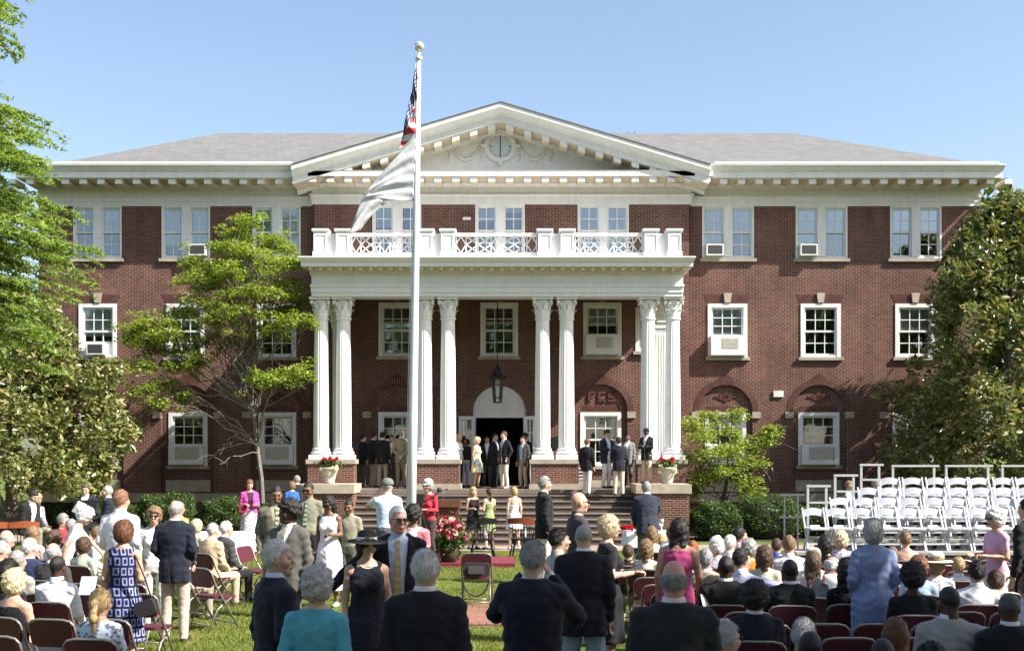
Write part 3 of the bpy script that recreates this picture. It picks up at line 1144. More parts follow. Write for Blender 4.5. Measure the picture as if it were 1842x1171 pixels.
for i in range(4):
    for t in np.linspace(0, 1, 7)[:-1]:
        p = Vector((math.cos(PI / 4 + i * PI / 2), math.sin(PI / 4 + i * PI / 2), 0)) * .46
        q = Vector((math.cos(PI / 4 + (i + 1) * PI / 2), math.sin(PI / 4 + (i + 1) * PI / 2), 0)) * .46
        c_ = p.lerp(q, float(t))
        ab.append(c_ * (1 - .14 * math.sin(PI * float(t))))
vs = [(p.x, p.y, .62) for p in ab] + [(p.x * 1.02, p.y * 1.02, .70) for p in ab]
na = len(ab)
cp.add(vs, [tuple(range(na)), tuple(range(2 * na - 1, na - 1, -1))] + [(i, (i + 1) % na, (i + 1) % na + na, i + na) for i in range(na)])
capm = cp.mesh('capital', 'column_paint')
for x in COLX:
    c_ = link('column', shaft, building, (x, YP - 40, shaft_h0))
    c_.data.polygons.foreach_set('use_smooth', [False] * len(c_.data.polygons))
    link('base', basem, c_)
    link('capital', capm, c_, (0, 0, shaft_h1 - shaft_h0))
# pilasters against the wall
for x in (COLX[0] + .05, COLX[-1] + .05):
    mb = MB()
    mb.box(x - .2, x + .2, YC - .14, YC + .01, ZF + .9, ZE - .7)
    for q in range(4):
        mb.box(x - .17 + q * .093, x - .17 + q * .093 + .055, YC - .155, YC - .13, ZF + 1.1, ZE - .8)
    pl = bpart(mb, 'pilaster', 'column_paint')
    mb = MB()
    mb.box(x - .25, x + .25, YC - .2, YC + .01, ZF, ZF + .9)
    mb.box(x - .22, x + .22, YC - .18, YC + .01, ZF + .9, ZF + 1.0)
    bpart(mb, 'base', 'column_paint', pl)
    mb = MB()
    for (w_, z0, z1) in ((.21, 0, .1), (.24, .1, .3), (.28, .3, .55), (.36, .55, .7)):
        mb.box(x - w_, x + w_, YC - .14 - (w_ - .2), YC + .01, ZE - .7 + z0, ZE - .7 + z1)
    bpart(mb, 'capital', 'column_paint', pl)
# piers below the columns
for i in range(4):
    a, b_ = COLX[2 * i], COLX[2 * i + 1]
    mb = MB()
    mb.box(a - .37, b_ + .37, YP - .37, YP + .37, ZF - .02, 2.02)
    p_ = bpart(mb, 'brick_pier', 'brick')
    mb = MB()
    mb.box(a - .42, b_ + .42, YP - .42, YP + .42, 2.02, 2.16)
    bpart(mb, 'pier_cap', 'limestone', p_)
    mb = MB()
    mb.box(a - .43, b_ + .43, YP - .43, YP + .43, ZF, ZF + .16)
    bpart(mb, 'pier_foot', 'limestone', p_)
# porch floor, steps, cheek walls
SX0, SX1 = U(636, 35), U(1146, 35)
mb = MB()
mb.box(EX0 - .2, EX1 + .2, 35.86, YC + .3, ZF - .15, ZF)
mb.box(EX0 - .1, EX1 + .1, 36.0, YC - .01, -.5, ZF - .15, 1)
bpart(mb, 'porch_floor', ['step_stone', 'brick'])
NR = 9
rise = (ZF + .28) / NR
for i in range(1, NR):
    z1 = ZF - rise * i
    y0 = 35.86 - .33 * i
    mb = MB()
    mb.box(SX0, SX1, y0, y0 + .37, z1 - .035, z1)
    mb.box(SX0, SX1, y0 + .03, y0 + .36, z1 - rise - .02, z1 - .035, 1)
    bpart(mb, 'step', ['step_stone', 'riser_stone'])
for x0, x1 in ((EX0 - .12, SX0 + .03), (SX1 - .03, U(1236, 35.0))):
    mb = MB()
    mb.box(x0, x1, 34.55, 36.12, -.6, 1.15)
    c_ = bpart(mb, 'cheek_wall', 'brick')
    mb = MB()
    mb.box(x0 - .06, x1 + .06, 34.48, 36.17, 1.15, 1.42)
    bpart(mb, 'coping', 'limestone', c_)
# balustrade
YB = 36.25
PED = [U(p, YB) for p in (578, 618, 767, 806, 980, 1020, 1170, 1212)]
ZB0, ZB1 = ZE + 1.14, V(414, YB)
for x in PED:
    mb = MB()
    mb.box(x - .235, x + .235, YB - .235, YB + .235, ZB0, ZB0 + .24)
    mb.box(x - .205, x + .205, YB - .205, YB + .205, ZB0 + .24, ZB1 - .1)
    for (sx) in (-1,):
        mb.box(x - .205, x - .15, YB - .225, YB - .2, ZB0 + .26, ZB1 - .14)
        mb.box(x + .15, x + .205, YB - .225, YB - .2, ZB0 + .26, ZB1 - .14)
        mb.box(x - .15, x + .15, YB - .225, YB - .2, ZB1 - .2, ZB1 - .14)
    mb.box(x - .23, x + .23, YB - .23, YB + .23, ZB1 - .1, ZB1 - .07)
    mb.box(x - .26, x + .26, YB - .26, YB + .26, ZB1 - .07, ZB1)
    bpart(mb, 'balustrade_pedestal', 'white_paint')
for i in range(0, 8, 2):
    mb = MB()
    mb.box(PED[i] + .2, PED[i + 1] - .2, YB - .1, YB + .1, ZB0, ZB1 - .13)
    bpart(mb, 'balustrade_panel', 'white_paint')
for i in (1, 3, 5):
    a, b_ = PED[i] + .236, PED[i + 1] - .236
    mb = MB()
    mb.box(a, b_, YB - .11, YB + .11, ZB1 - .2, ZB1 - .11)
    o = bpart(mb, 'balustrade_rail', 'white_paint')
    mb = MB()
    mb.box(a, b_, YB - .12, YB + .12, ZB0, ZB0 + .22)
    bpart(mb, 'plinth', 'white_paint', o)
    mb = MB()
    z0, z1 = ZB0 + .22, ZB1 - .2
    zm = (z0 + z1) / 2
    w_ = .035
    L = b_ - a
    seq = [.13, .13, .62, .13, .13, .62, .13, .13] if i == 3 else [.16, .16, .6, .16, .16, .6, .16, .16]
    tot = sum(seq)
    xs_ = [a]
    for q in seq:
        xs_.append(xs_[-1] + q / tot * L)

    def dbar(p, q):
        mb.bar((p[0], YB, p[1]), (q[0], YB, q[1]), w_, .045, up=(0, 1, 0))
    mb.box(a, a + .04, YB - .03, YB + .03, z0, z1)
    mb.box(b_ - .04, b_, YB - .03, YB + .03, z0, z1)
    dbar((xs_[0], zm), (xs_[1], z1)); dbar((xs_[0], zm), (xs_[1], z0)); dbar((xs_[1], z1), (xs_[2], zm)); dbar((xs_[1], z0), (xs_[2], zm))
    for (q0, q1) in ((2, 3), (5, 6)):
        cx = (xs_[q0] + xs_[q1]) / 2
        dbar((xs_[q0], z1), (xs_[q1], z0)); dbar((xs_[q0], z0), (xs_[q1], z1))
        dbar((xs_[q0], zm), (cx, z1)); dbar((cx, z1), (xs_[q1], zm)); dbar((xs_[q0], zm), (cx, z0)); dbar((cx, z0), (xs_[q1], zm))
        mb.box(xs_[q0] - .018, xs_[q0] + .018, YB - .02, YB + .02, z0, z1)
        mb.box(xs_[q1] - .018, xs_[q1] + .018, YB - .02, YB + .02, z0, z1)
    dbar((xs_[3], zm), (xs_[4], z1)); dbar((xs_[4], z1), (xs_[5], zm)); dbar((xs_[3], zm), (xs_[4], z0)); dbar((xs_[4], z0), (xs_[5], zm))
    dbar((xs_[6], zm), (xs_[7], z1)); dbar((xs_[7], z1), (xs_[8], zm)); dbar((xs_[6], zm), (xs_[7], z0)); dbar((xs_[7], z0), (xs_[8], zm))
    bpart(mb, 'lattice', 'white_paint', o)
for x in (PED[0], PED[-1]):       # side rails back to the wall
    mb = MB()
    mb.box(x - .11, x + .11, YB + .24, YC - .005, ZB1 - .2, ZB1 - .11)
    mb.box(x - .12, x + .12, YB + .24, YC - .005, ZB0, ZB0 + .22)
    for q in range(9):
        yy = YB + .4 + q * .36
        mb.box(x - .03, x + .03, yy, yy + .04, ZB0 + .22, ZB1 - .2)
    bpart(mb, 'side_rail', 'white_paint')

# front door: fanlight panel and two open leaves
mb = MB()
fan = archpoly(DCX, DHW + .0, V(748, YC), DZS)
mb.prism(fan, YC + .06, YC + .12)
for i in range(9):
    t = PI * (i + .5) / 9
    p0 = (DCX + .16 * math.cos(t), YC + .05, DZS + .12 + .14 * math.sin(t))
    p1 = (DCX + .72 * math.cos(t), YC + .05, DZS + .12 + .62 * math.sin(t))
    mb.bar(p0, p1, .03, .02, up=(0, 1, 0))
pts = [(DCX + .74 * math.cos(PI * i / 20), YC + .055, DZS + .12 + .64 * math.sin(PI * i / 20)) for i in range(21)]
mb.tube(pts, .022, 6)
bpart(mb, 'fanlight', 'white_trim')
mb = MB()
zt = V(748, YC)
mb.box(DX0 - .0, DX0 + .09, YC + .02, YC + .2, ZF, zt)
mb.box(DX1 - .09, DX1, YC + .02, YC + .2, ZF, zt)
mb.box(DX0 + .09, DX1 - .09, YC + .03, YC + .2, zt - .06, zt + .05)
bpart(mb, 'door_frame', 'white_paint')
for (xa, xb, sg) in ((U(826, YC), U(853, YC), -1), (U(944, YC), U(962, YC), 1)):
    mb = MB()
    yd = YC - .28 if sg < 0 else YC - .45
    w_ = xb - xa
    z0, z1 = ZF + .02, zt - .02
    mb.box(xa, xa + .08, yd, yd + .05, z0, z1)
    mb.box(xb - .08, xb, yd, yd + .05, z0, z1)
    mb.box(xa + .08, xb - .08, yd, yd + .05, z0, z0 + .5)
    mb.box(xa + .08, xb - .08, yd, yd + .05, z1 - .12, z1)
    xm = (xa + xb) / 2
    mb.box(xm - .02, xm + .02, yd, yd + .05, z0 + .5, z1 - .12)
    nrow = 4
    hh = (z1 - .12 - z0 - .5) / nrow
    for q in range(1, nrow):
        mb.box(xa + .08, xb - .08, yd + .003, yd + .047, z0 + .5 + q * hh - .02, z0 + .5 + q * hh + .02)
    d_ = bpart(mb, 'door', 'white_paint')
    for q in range(nrow):
        for (p0, p1) in ((xa + .08, xm - .02), (xm + .02, xb - .08)):
            pane(d_, (p0 + p1) / 2, yd + .025, z0 + .5 + (q + .5) * hh, p1 - p0, hh - .04)

# white railing section seen behind the right pier
mb = MB()
xa, xb = U(1035, 39.0), U(1060, 39.0)
for q in range(5):
    mb.box(xa, xb, 39.0, 39.05, ZF + .25 + q * .11, ZF + .29 + q * .11)
mb.box(xa, xa + .05, 38.98, 39.07, ZF, ZF + .85)
mb.box(xb - .05, xb, 38.98, 39.07, ZF, ZF + .85)
tag(mb.build('slatted_bench_end', 'white_paint'), 'white slatted wooden bench end on the porch by the right brick pier', 'bench')

# lantern
lan = thing('lantern', 'black wrought iron lantern hanging over the open front door', 'lantern', (U(895, 38.3), 38.3, V(725, 38.3)))
zt_, zb_ = V(682, 38.3) - V(725, 38.3), 0.0
mb = MB()
for i in range(6):
    a = PI / 3 * i
    mb.bar((.13 * math.cos(a), .13 * math.sin(a), .02), (.19 * math.cos(a), .19 * math.sin(a), zt_), .03)
    b2 = PI / 3 * (i + 1)
    for (r_, z_) in ((.13, .02), (.145, .18), (.19, zt_)):
        mb.bar((r_ * math.cos(a), r_ * math.sin(a), z_), (r_ * math.cos(b2), r_ * math.sin(b2), z_), .03)
mb.build('cage', 'dark_metal', lan)
mb = MB()
mb.lathe([(.27, 0), (.27, .05), (.2, .1), (.12, .25), (.1, .32), (.05, .4), (.07, .44), (.02, .5)], 12, (0, 0, zt_))
for i in range(6):
    a = PI / 3 * i
    mb.sphere((.27 * math.cos(a), .27 * math.sin(a), zt_ + .08), .045, 6, 5)
mb.build('lantern_cap', 'dark_metal', lan)
mb = MB()
mb.tube([(0, 0, zt_ + .48), (0, 0, 7.6 - lan.location.z)], .018, 6)
mb.build('chain', 'dark_metal', lan)
mb = MB()
for i in range(6):
    a, b2 = PI / 3 * i, PI / 3 * (i + 1)
    mb.add([(.125 * math.cos(a), .125 * math.sin(a), .03), (.125 * math.cos(b2), .125 * math.sin(b2), .03), (.183 * math.cos(b2), .183 * math.sin(b2), zt_ - .01), (.183 * math.cos(a), .183 * math.sin(a), zt_ - .01)], [(0, 1, 2, 3)])
mb.build('lantern_glass', 'window_glass', lan)
# ------------------------------------------------------------------ vegetation
def leaf_mat(name, cols, rough=0.5, trans=0.35, spec=0.4):
    """leaf colours picked per leaf, with light passing through"""
    m, nt, b = newmat(name)
    ge = N(nt, 'ShaderNodeNewGeometry')
    st = [(i / max(1, len(cols) - 1), c) for i, c in enumerate(cols)]
    r = ramp(nt, st)
    nt.links.new(ge.outputs['Random Per Island'], r.inputs[0])
    nt.links.new(r.outputs[0], b.inputs['Base Color'])
    b.inputs['Roughness'].default_value = rough
    b.inputs['Specular IOR Level'].default_value = spec
    tr = N(nt, 'ShaderNodeBsdfTranslucent')
    br = N(nt, 'ShaderNodeMixRGB', blend_type='MULTIPLY')
    br.inputs[0].default_value = 1.0
    br.inputs[2].default_value = (1.5, 1.6, 0.6, 1)
    nt.links.new(r.outputs[0], br.inputs[1])
    nt.links.new(br.outputs[0], tr.inputs[0])
    mx = N(nt, 'ShaderNodeMixShader')
    mx.inputs[0].default_value = trans
    nt.links.new(b.outputs[0], mx.inputs[1])
    nt.links.new(tr.outputs[0], mx.inputs[2])
    nt.links.new(mx.outputs[0], nt.nodes['Material Output'].inputs[0])
    return m


leaf_mat('magnolia_leaf', [(.055, .085, .022), (.1, .135, .035), (.14, .175, .05), (.18, .2, .065), (.25, .23, .09), (.3, .22, .1)], .28, .2, .55)
leaf_mat('dogwood_leaf', [(.14, .19, .03), (.2, .26, .045), (.25, .31, .06), (.31, .35, .08)], .55, .42)
leaf_mat('cypress_leaf', [(.11, .17, .045), (.17, .24, .065), (.23, .3, .085), (.3, .36, .11)], .6, .45)
leaf_mat('box_leaf', [(.034, .062, .012), (.05, .088, .017), (.08, .12, .025)], .5, .3)
leaf_mat('oak_leaf', [(.03, .06, .014), (.05, .085, .018), (.07, .11, .025)], .5, .3)
gm = leaf_mat('grass_blade', [(.1, .14, .025), (.16, .2, .04), (.24, .25, .075), (.32, .29, .13)], .7, .4, .2)
# worn and lush patches
_nt = gm.node_tree
_tc = N(_nt, 'ShaderNodeTexCoord')
_n = N(_nt, 'ShaderNodeTexNoise', i_Scale=.9, i_Detail=5.0, i_Roughness=.65)
_nt.links.new(_tc.outputs['Object'], _n.inputs['Vector'])
_r = ramp(_nt, [(.35, (.62, .72, .6)), (.55, (1, 1, 1)), (.72, (1.25, 1.1, 1.15))])
_nt.links.new(_n.outputs['Fac'], _r.inputs[0])
_ramp = [x for x in _nt.nodes if x.type == 'VALTORGB' and x != _r][0]
_m = N(_nt, 'ShaderNodeMixRGB', blend_type='MULTIPLY')
_m.inputs[0].default_value = 1.0
_outs = [l.to_socket for l in _ramp.outputs[0].links]
_nt.links.new(_ramp.outputs[0], _m.inputs[1])
_nt.links.new(_r.outputs[0], _m.inputs[2])
for _s in _outs:
    _nt.links.new(_m.outputs[0], _s)
mat('bark', (.09, .07, .055), .95, .35, 8, .7, 25)
mat('bark_pale', (.17, .145, .12), .95, .3, 8, .6, 25)
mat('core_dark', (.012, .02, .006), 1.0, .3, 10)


def leaf_arrays(P, L, W, rng, up=0.5, droop=0.0, outward=None, ob=0.0, bend=0.25):
    """one bent diamond leaf (4 triangles) per point"""
    n = len(P)
    d = rng.normal(size=(n, 3))
    if outward is not None:
        d += outward * ob
    d[:, 2] = d[:, 2] * (1 - up) - droop
    d /= np.linalg.norm(d, axis=1, keepdims=True) + 1e-9
    nn = rng.normal(size=(n, 3)) * (1 - up)
    nn[:, 2] += up * 2.2
    if outward is not None:
        nn += outward * ob * .6
    s = np.cross(d, nn)
    s /= np.linalg.norm(s, axis=1, keepdims=True) + 1e-9
    nn = np.cross(s, d)
    sc = rng.uniform(.55, 1.35, size=(n, 1))
    l, w = L * sc, W * sc
    V4 = np.empty((n, 4, 3))
    V4[:, 0] = P - d * l / 2
    V4[:, 1] = P + s * w / 2 + nn * l * bend * .3
    V4[:, 2] = P + d * l / 2
    V4[:, 3] = P - s * w / 2 + nn * l * bend * .3
    b = np.arange(n)[:, None] * 4
    Fc = np.concatenate([b + np.array([[0, 1, 2]]), b + np.array([[0, 2, 3]])])
    return V4.reshape(-1, 3), Fc


def tri_mesh(name, v, f, mname):
    me = bpy.data.meshes.new(name)
    me.vertices.add(len(v))
    me.vertices.foreach_set('co', np.asarray(v, dtype=np.float32).ravel())
    k = f.shape[1]
    me.loops.add(f.size)
    me.loops.foreach_set('vertex_index', f.astype(np.int32).ravel())
    me.polygons.add(len(f))
    me.polygons.foreach_set('loop_start', np.arange(0, f.size, k, dtype=np.int32))
    me.polygons.foreach_set('loop_total', np.full(len(f), k, dtype=np.int32))
    me.materials.append(MATS[mname])
    me.update(calc_edges=True)
    return me


def crown(name, clusters, nper, L, W, mname, parent, rng, up=.5, droop=0., ob=.0, flat=1.0):
    """clusters: (x, y, z, r) local; leaves spread through each cluster"""
    C = np.array([c[:3] for c in clusters])
    R = np.array([c[3] for c in clusters])
    idx = np.repeat(np.arange(len(C)), nper)
    q = rng.normal(size=(len(idx), 3))
    q /= np.linalg.norm(q, axis=1, keepdims=True)
    rad = rng.uniform(.25, 1, size=(len(idx), 1)) ** .6
    off = q * rad
    off[:, 2] *= flat
    P = C[idx] + off * R[idx][:, None]
    v, f = leaf_arrays(P, L, W, rng, up, droop, q, ob)
    o = link(name, tri_mesh(name, v, f, mname), parent)
    return o


def limb(mb, p0, p1, r0, r1, rng, sag=.0, n=6, wob=.06):
    p0, p1 = Vector(p0), Vector(p1)
    pts, rs = [], []
    L = (p1 - p0).length
    for i in range(n + 1):
        t = i / n
        p = p0.lerp(p1, t) + Vector(rng.normal(size=3)) * wob * L * math.sin(PI * t) * .6
        p.z += sag * L * math.sin(PI * t)
        pts.append(p)
        rs.append(r0 + (r1 - r0) * t)
    mb.tube(pts, rs, 7)
    return pts


rng = np.random.default_rng(3)


def magnolia(loc, rx, ry, z0, z1, label, seed, n=260, nper=75, leaf=.2):
    rng = np.random.default_rng(seed)
    t = thing('magnolia_tree', label, 'tree', loc, group='magnolia trees')
    H = z1 - z0
    cl = []
    for i in range(n):
        a = rng.uniform(0, 2 * PI)
        h = rng.uniform(0, 1)
        # broad low, tapering top, irregular outline
        prof = (math.sin(PI * min(1, .22 + h * .78)) ** .6) * (1 - .25 * h)
        lump = 1 + .22 * math.sin(3 * a + 5 * h + seed) + .14 * math.sin(7 * a - 9 * h)
        rr = rng.uniform(.45, 1.0) ** .5 * prof * lump
        cl.append((rx * rr * math.cos(a), ry * rr * math.sin(a), z0 + H * h, rng.uniform(.3, .55)))
    crown('crown', cl, nper, leaf, leaf * .45, 'magnolia_leaf', t, rng, .25, 0, .7)
    mb = MB()
    limb(mb, (0, 0, -.1), (.1, 0, z1 * .9), .2, .04, rng, 0, 8, .02)
    for i in range(26):
        c = cl[rng.integers(len(cl))]
        zz = max(.3, c[2] - rng.uniform(.4, 1.4))
        limb(mb, (.05, 0, zz), c[:3], .05, .012, rng, .05, 5)
    mb.build('trunk', 'bark', t)
    return t


magnolia((-14.9, 34.4, 0), 3.25, 2.6, 1.25, 7.0, 'glossy magnolia tree on the left by the musicians, yellowing leaves', 11, 560, 72)
magnolia((15.75, 36.7, -.28), 3.65, 3.1, .7, 10.6, 'tall glossy magnolia tree at the right end of the brick building', 12, 640, 72, .23)


def dogwood(loc, branches, label, seed, leaf=.1, dens=1.0, trunk=None, twigs=()):
    """branches: list of (end point local, radius of its leaf tier)"""
    rng = np.random.default_rng(seed)
    t = thing('dogwood_tree', label, 'tree', loc, group='dogwood trees')
    mb = MB()
    fork = Vector(trunk[-1])
    mb.tube([Vector(p) for p in trunk], [.085 - .045 * i / (len(trunk) - 1) for i in range(len(trunk))], 8)
    cl = []
    for (e, r, fr) in branches:
        st = Vector(trunk[min(fr, len(trunk) - 1)])
        pts = limb(mb, st, e, .03, .008, rng, .06, 7, .09)
        e = Vector(e)
        for k in range(int(21 * dens * (.5 + r))):
            a = rng.uniform(0, 2 * PI)
            q = rng.uniform(0, 1) ** .5 * r
            cl.append((e.x + q * math.cos(a) * 1.25, e.y + q * math.sin(a), e.z + rng.normal() * .1 - .2 * (q / r) ** 2 * r, rng.uniform(.16, .42)))
            if k % 6 == 0:
                limb(mb, pts[4], cl[-1][:3], .014, .005, rng, .04, 4)
    nb = len(branches)
    for k in range(int(60 * dens * nb / 40)):      # loose sprays filling between the tiers
        a_, b_ = branches[rng.integers(nb)], branches[rng.integers(nb)]
        p_ = Vector(a_[0]).lerp(Vector(b_[0]), rng.uniform(.0, .35)) + Vector(rng.normal(size=3)) * .22
        cl.append((p_.x, p_.y, p_.z, rng.uniform(.15, .36)))
    for k in range(150):
        c_ = cl[rng.integers(len(cl))]
        limb(mb, Vector(c_[:3]) + Vector(rng.normal(size=3)) * .3 - Vector((0, 0, .2)), c_[:3], .008, .003, rng, .03, 3)
    crown('crown', cl, 40, leaf, leaf * .6, 'dogwood_leaf', t, rng, .55, .15, .3, .55)
    for (p, q) in twigs:
        limb(mb, p, q, .02, .006, rng, .05, 6, .12)
        for _ in range(4):
            w_ = Vector(q).lerp(Vector(p), rng.uniform(0, .6))
            limb(mb, w_, w_ + Vector(rng.normal(size=3)) * .22, .009, .004, rng, 0, 4)
    mb.build('trunk', 'bark_pale', t)
    return t


DY = 37.0


def dl(px, py, dy=0.0, base=(0, 0)):
    return (U(px, DY + dy) - base[0], dy, V(py, DY + dy) - base[1])


bx, bz = U(472, DY), 0.0
B0 = (bx, bz)
br = []
for (px, py, dy, r, fr) in ((440, 395, -.3, .35, 4), (455, 455, -.4, .6, 4), (395, 480, -.2, .6, 4), (520, 510, -.2, .5, 4), (440, 530, -.4, .7, 4), (500, 555, .3, .6, 4), (330, 560, -.2, .5, 3), (400, 575, -.8, .6, 3), (240, 590, -.1, .4, 3), (330, 660, -.3, .4, 3), (275, 600, .2, .6, 3), (420, 420, .4, .4, 4), (540, 540, .3, .4, 4), (405, 440, -.6, .55, 4), (470, 430, .5, .6, 4), (515, 470, -.5, .55, 4), (440, 480, -.9, .75, 4), (500, 445, .8, .5, 4), (360, 500, -.4, .65, 4),
                            (400, 520, .4, .7, 4), (470, 520, -1.0, .8, 4), (530, 575, -.9, .6, 3), (430, 560, -1.1, .7, 3), (365, 545, -.7, .55, 4), (480, 590, -.2, .7, 4), (280, 575, -.8, .6, 3), (250, 610, -.4, .5, 3),
                            (310, 600, -1.0, .65, 3), (345, 640, -.6, .55, 3), (290, 630, .3, .55, 3), (250, 655, -.9, .35, 3), (385, 610, .5, .7, 3), (430, 620, .6, .6, 3), (500, 680, -1.1, .5, 2), (535, 668, -.9, .38, 2), (475, 682, -.8, .35, 2),
                            (262, 700, -.8, .4, 2), (285, 728, -.6, .28, 2), (330, 715, -.2, .3, 2), (300, 690, -.3, .3, 2), (420, 500, .9, .7, 4), (350, 470, .7, .35, 4)):
    br.append((dl(px, py, dy, B0), r, fr))
tr = [dl(472, 905, 0, B0), dl(470, 860, 0, B0), dl(462, 800, .05, B0), dl(455, 740, 0, B0), dl(440, 690, .05, B0), dl(432, 640, 0, B0)]
tw = [(dl(462, 800, 0, B0), dl(350, 830, -.8, B0)), (dl(465, 815, 0, B0), dl(395, 835, -1, B0)), (dl(455, 780, 0, B0), dl(400, 800, -.7, B0)), (dl(455, 740, 0, B0), dl(520, 640, .3, B0)), (dl(440, 690, 0, B0), dl(390, 660, -.4, B0)),
      (dl(458, 770, 0, B0), dl(440, 650, .2, B0)), (dl(432, 640, 0, B0), dl(370, 580, -.2, B0)), (dl(432, 650, 0, B0), dl(470, 560, .2, B0)), (dl(455, 745, 0, B0), dl(560, 600, .5, B0))]
dogwood((bx, DY, 0), br, 'large layered dogwood tree in front of the left wing', 21, .105, 1.0, tr, tw)
DY = 37.2
bx = U(1310, DY)
B0 = (bx, -.28)
br = []
for (px, py, dy, r, fr) in ((1245, 765, -.3, .3, 3), (1265, 785, -.6, .45, 3), (1300, 775, -.2, .45, 3), (1290, 810, -.8, .55, 2), (1330, 800, -.3, .45, 3), (1255, 825, -.5, .45, 2), (1340, 830, -.6, .5, 2), (1372, 790, -.3, .35, 3),
                            (1385, 776, -.2, .2, 3), (1300, 850, -.9, .5, 2), (1260, 860, -.6, .4, 1), (1340, 865, -.4, .4, 1), (1320, 745, .1, .25, 3), (1275, 750, .2, .3, 3), (1350, 885, -.6, .3, 1), (1245, 880, -.4, .25, 1)):
    br.append((dl(px, py, dy, B0), r, fr))
tr = [dl(1298, 960, 0, B0), dl(1300, 900, 0, B0), dl(1308, 860, 0, B0), dl(1310, 820, 0, B0)]
dogwood((bx, DY, -.28), br, 'small bright green dogwood tree right of the portico steps', 22, .1, 1.0, tr, [])

# feathery cypress on the far left
rng = np.random.default_rng(31)
CY = 24.0
cyp = thing('cypress_tree', 'tall feathery light green cypress at the left edge of the picture', 'tree', (U(-118, CY), CY, 0))
cx0 = U(-118, CY)
mb = MB()
mb.tube([(0, 0, -.1), (.05, 0, 4), (0, 0, 9), (0.05, 0, 14.5)], [.28, .22, .14, .05], 10)
sp, spd = [], []
zz = 4.4
while zz < 14.3:
    nb = 8
    for k in range(nb):
        a = rng.uniform(0, 2 * PI)
        if zz > 10.9:
            ln = rng.uniform(.9, 1.8)
        else:
            ln = rng.uniform(2.0, 3.1) * (1.0 - .3 * abs((zz - 7.0) / 4))
        if 9.9 < zz <= 10.9:
            ln *= .4
        e = Vector((ln * math.cos(a), ln * math.sin(a), zz + rng.uniform(-.5, .25)))
        limb(mb, (0, 0, zz), e, .03, .006, rng, .06, 5, .05)
        d = Vector((math.cos(a), math.sin(a), 0))
        for j in range(int(ln * 9)):
            t = rng.uniform(.25, 1.05)
            p = Vector((0, 0, zz)).lerp(e, t)
            p.z += .06 * ln * math.sin(PI * min(t, 1))
            side = Vector((-d.y, d.x, 0)) * rng.choice([-1, 1])
            q = (d * .7 + side * rng.uniform(.2, .9) + Vector((0, 0, -.35))).normalized()
            for u in np.linspace(.0, rng.uniform(.28, .5), 9):
                for s_ in (-1, 1):
                    sp.append(p + q * float(u) + Vector(rng.normal(size=3)) * .025)
    zz += .15
P = np.array([tuple(p) for p in sp])
v, f = leaf_arrays(P, .14, .042, rng, .5, .25, None, 0, .1)
link('crown', tri_mesh('crown', v, f, 'cypress_leaf'), cyp)
mb.build('trunk', 'bark', cyp)


# clipped box shrubs
def shrub(px, Y, w, d, ytop, label, seed, zb=None, mname='box_leaf', n=6500):
    rng = np.random.default_rng(seed)
    x = U(px, Y)
    zb = ground_z(Y, x) if zb is None else zb
    h = V(ytop, Y) - zb
    t = thing('box_shrub', label, 'shrub', (x, Y, zb), group='clipped shrubs along the foundation')
    q = rng.normal(size=(n, 3))
    q[:, 2] = np.abs(q[:, 2]) * 1.1 - .25
    q /= np.linalg.norm(q, axis=1, keepdims=True)
    q = np.sign(q) * np.abs(q) ** .8
    lump = 1 + .09 * np.sin(q[:, :1] * 7 + seed) * np.sin(q[:, 1:2] * 6) + .07 * np.sin(q[:, 2:] * 9 + q[:, :1] * 5 + seed)
    P = q * lump * rng.uniform(.86, 1.02, size=(n, 1)) * np.array([[w / 2, d / 2, h * .62]]) + np.array([[0, 0, h * .4]])
    v, f = leaf_arrays(P, .075, .04, rng, .3, 0, q, .8, .2)
    link('foliage', tri_mesh('foliage', v, f, mname), t)['kind'] = 'stuff'
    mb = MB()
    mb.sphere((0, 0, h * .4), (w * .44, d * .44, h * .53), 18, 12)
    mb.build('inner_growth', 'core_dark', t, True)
    return t


shrub(300, 34.6, 1.8, 1.5, 889, 'rounded green box shrub left of the pink-jacketed woman, behind the seated crowd', 41)
shrub(402, 34.8, 1.35, 1.3, 897, 'low rounded box shrub just behind the woman in pink', 42)
shrub(485, 35.6, 1.2, 1.1, 908, 'low box shrub half hidden by the woman in the blue jacket', 43)
shrub(205, 35.6, 1.7, 1.4, 903, 'box shrub in magnolia shade behind the music stand', 44)
shrub(110, 36.0, 2.2, 1.5, 905, 'box shrub deep in shade under the left magnolia', 45)
shrub(1287, 35.0, 1.55, 1.4, 903, 'rounded olive box shrub beside the right brick cheek wall', 46)
shrub(1378, 35.6, 2.3, 1.5, 893, 'wide dark green shrub left of the white bleachers', 47)
shrub(1470, 36.2, 2.0, 1.5, 905, 'dark shrub partly behind the left bleacher rail', 48)

# shade trees standing behind and beside the photographer, and a wood far behind the house
rng = np.random.default_rng(51)


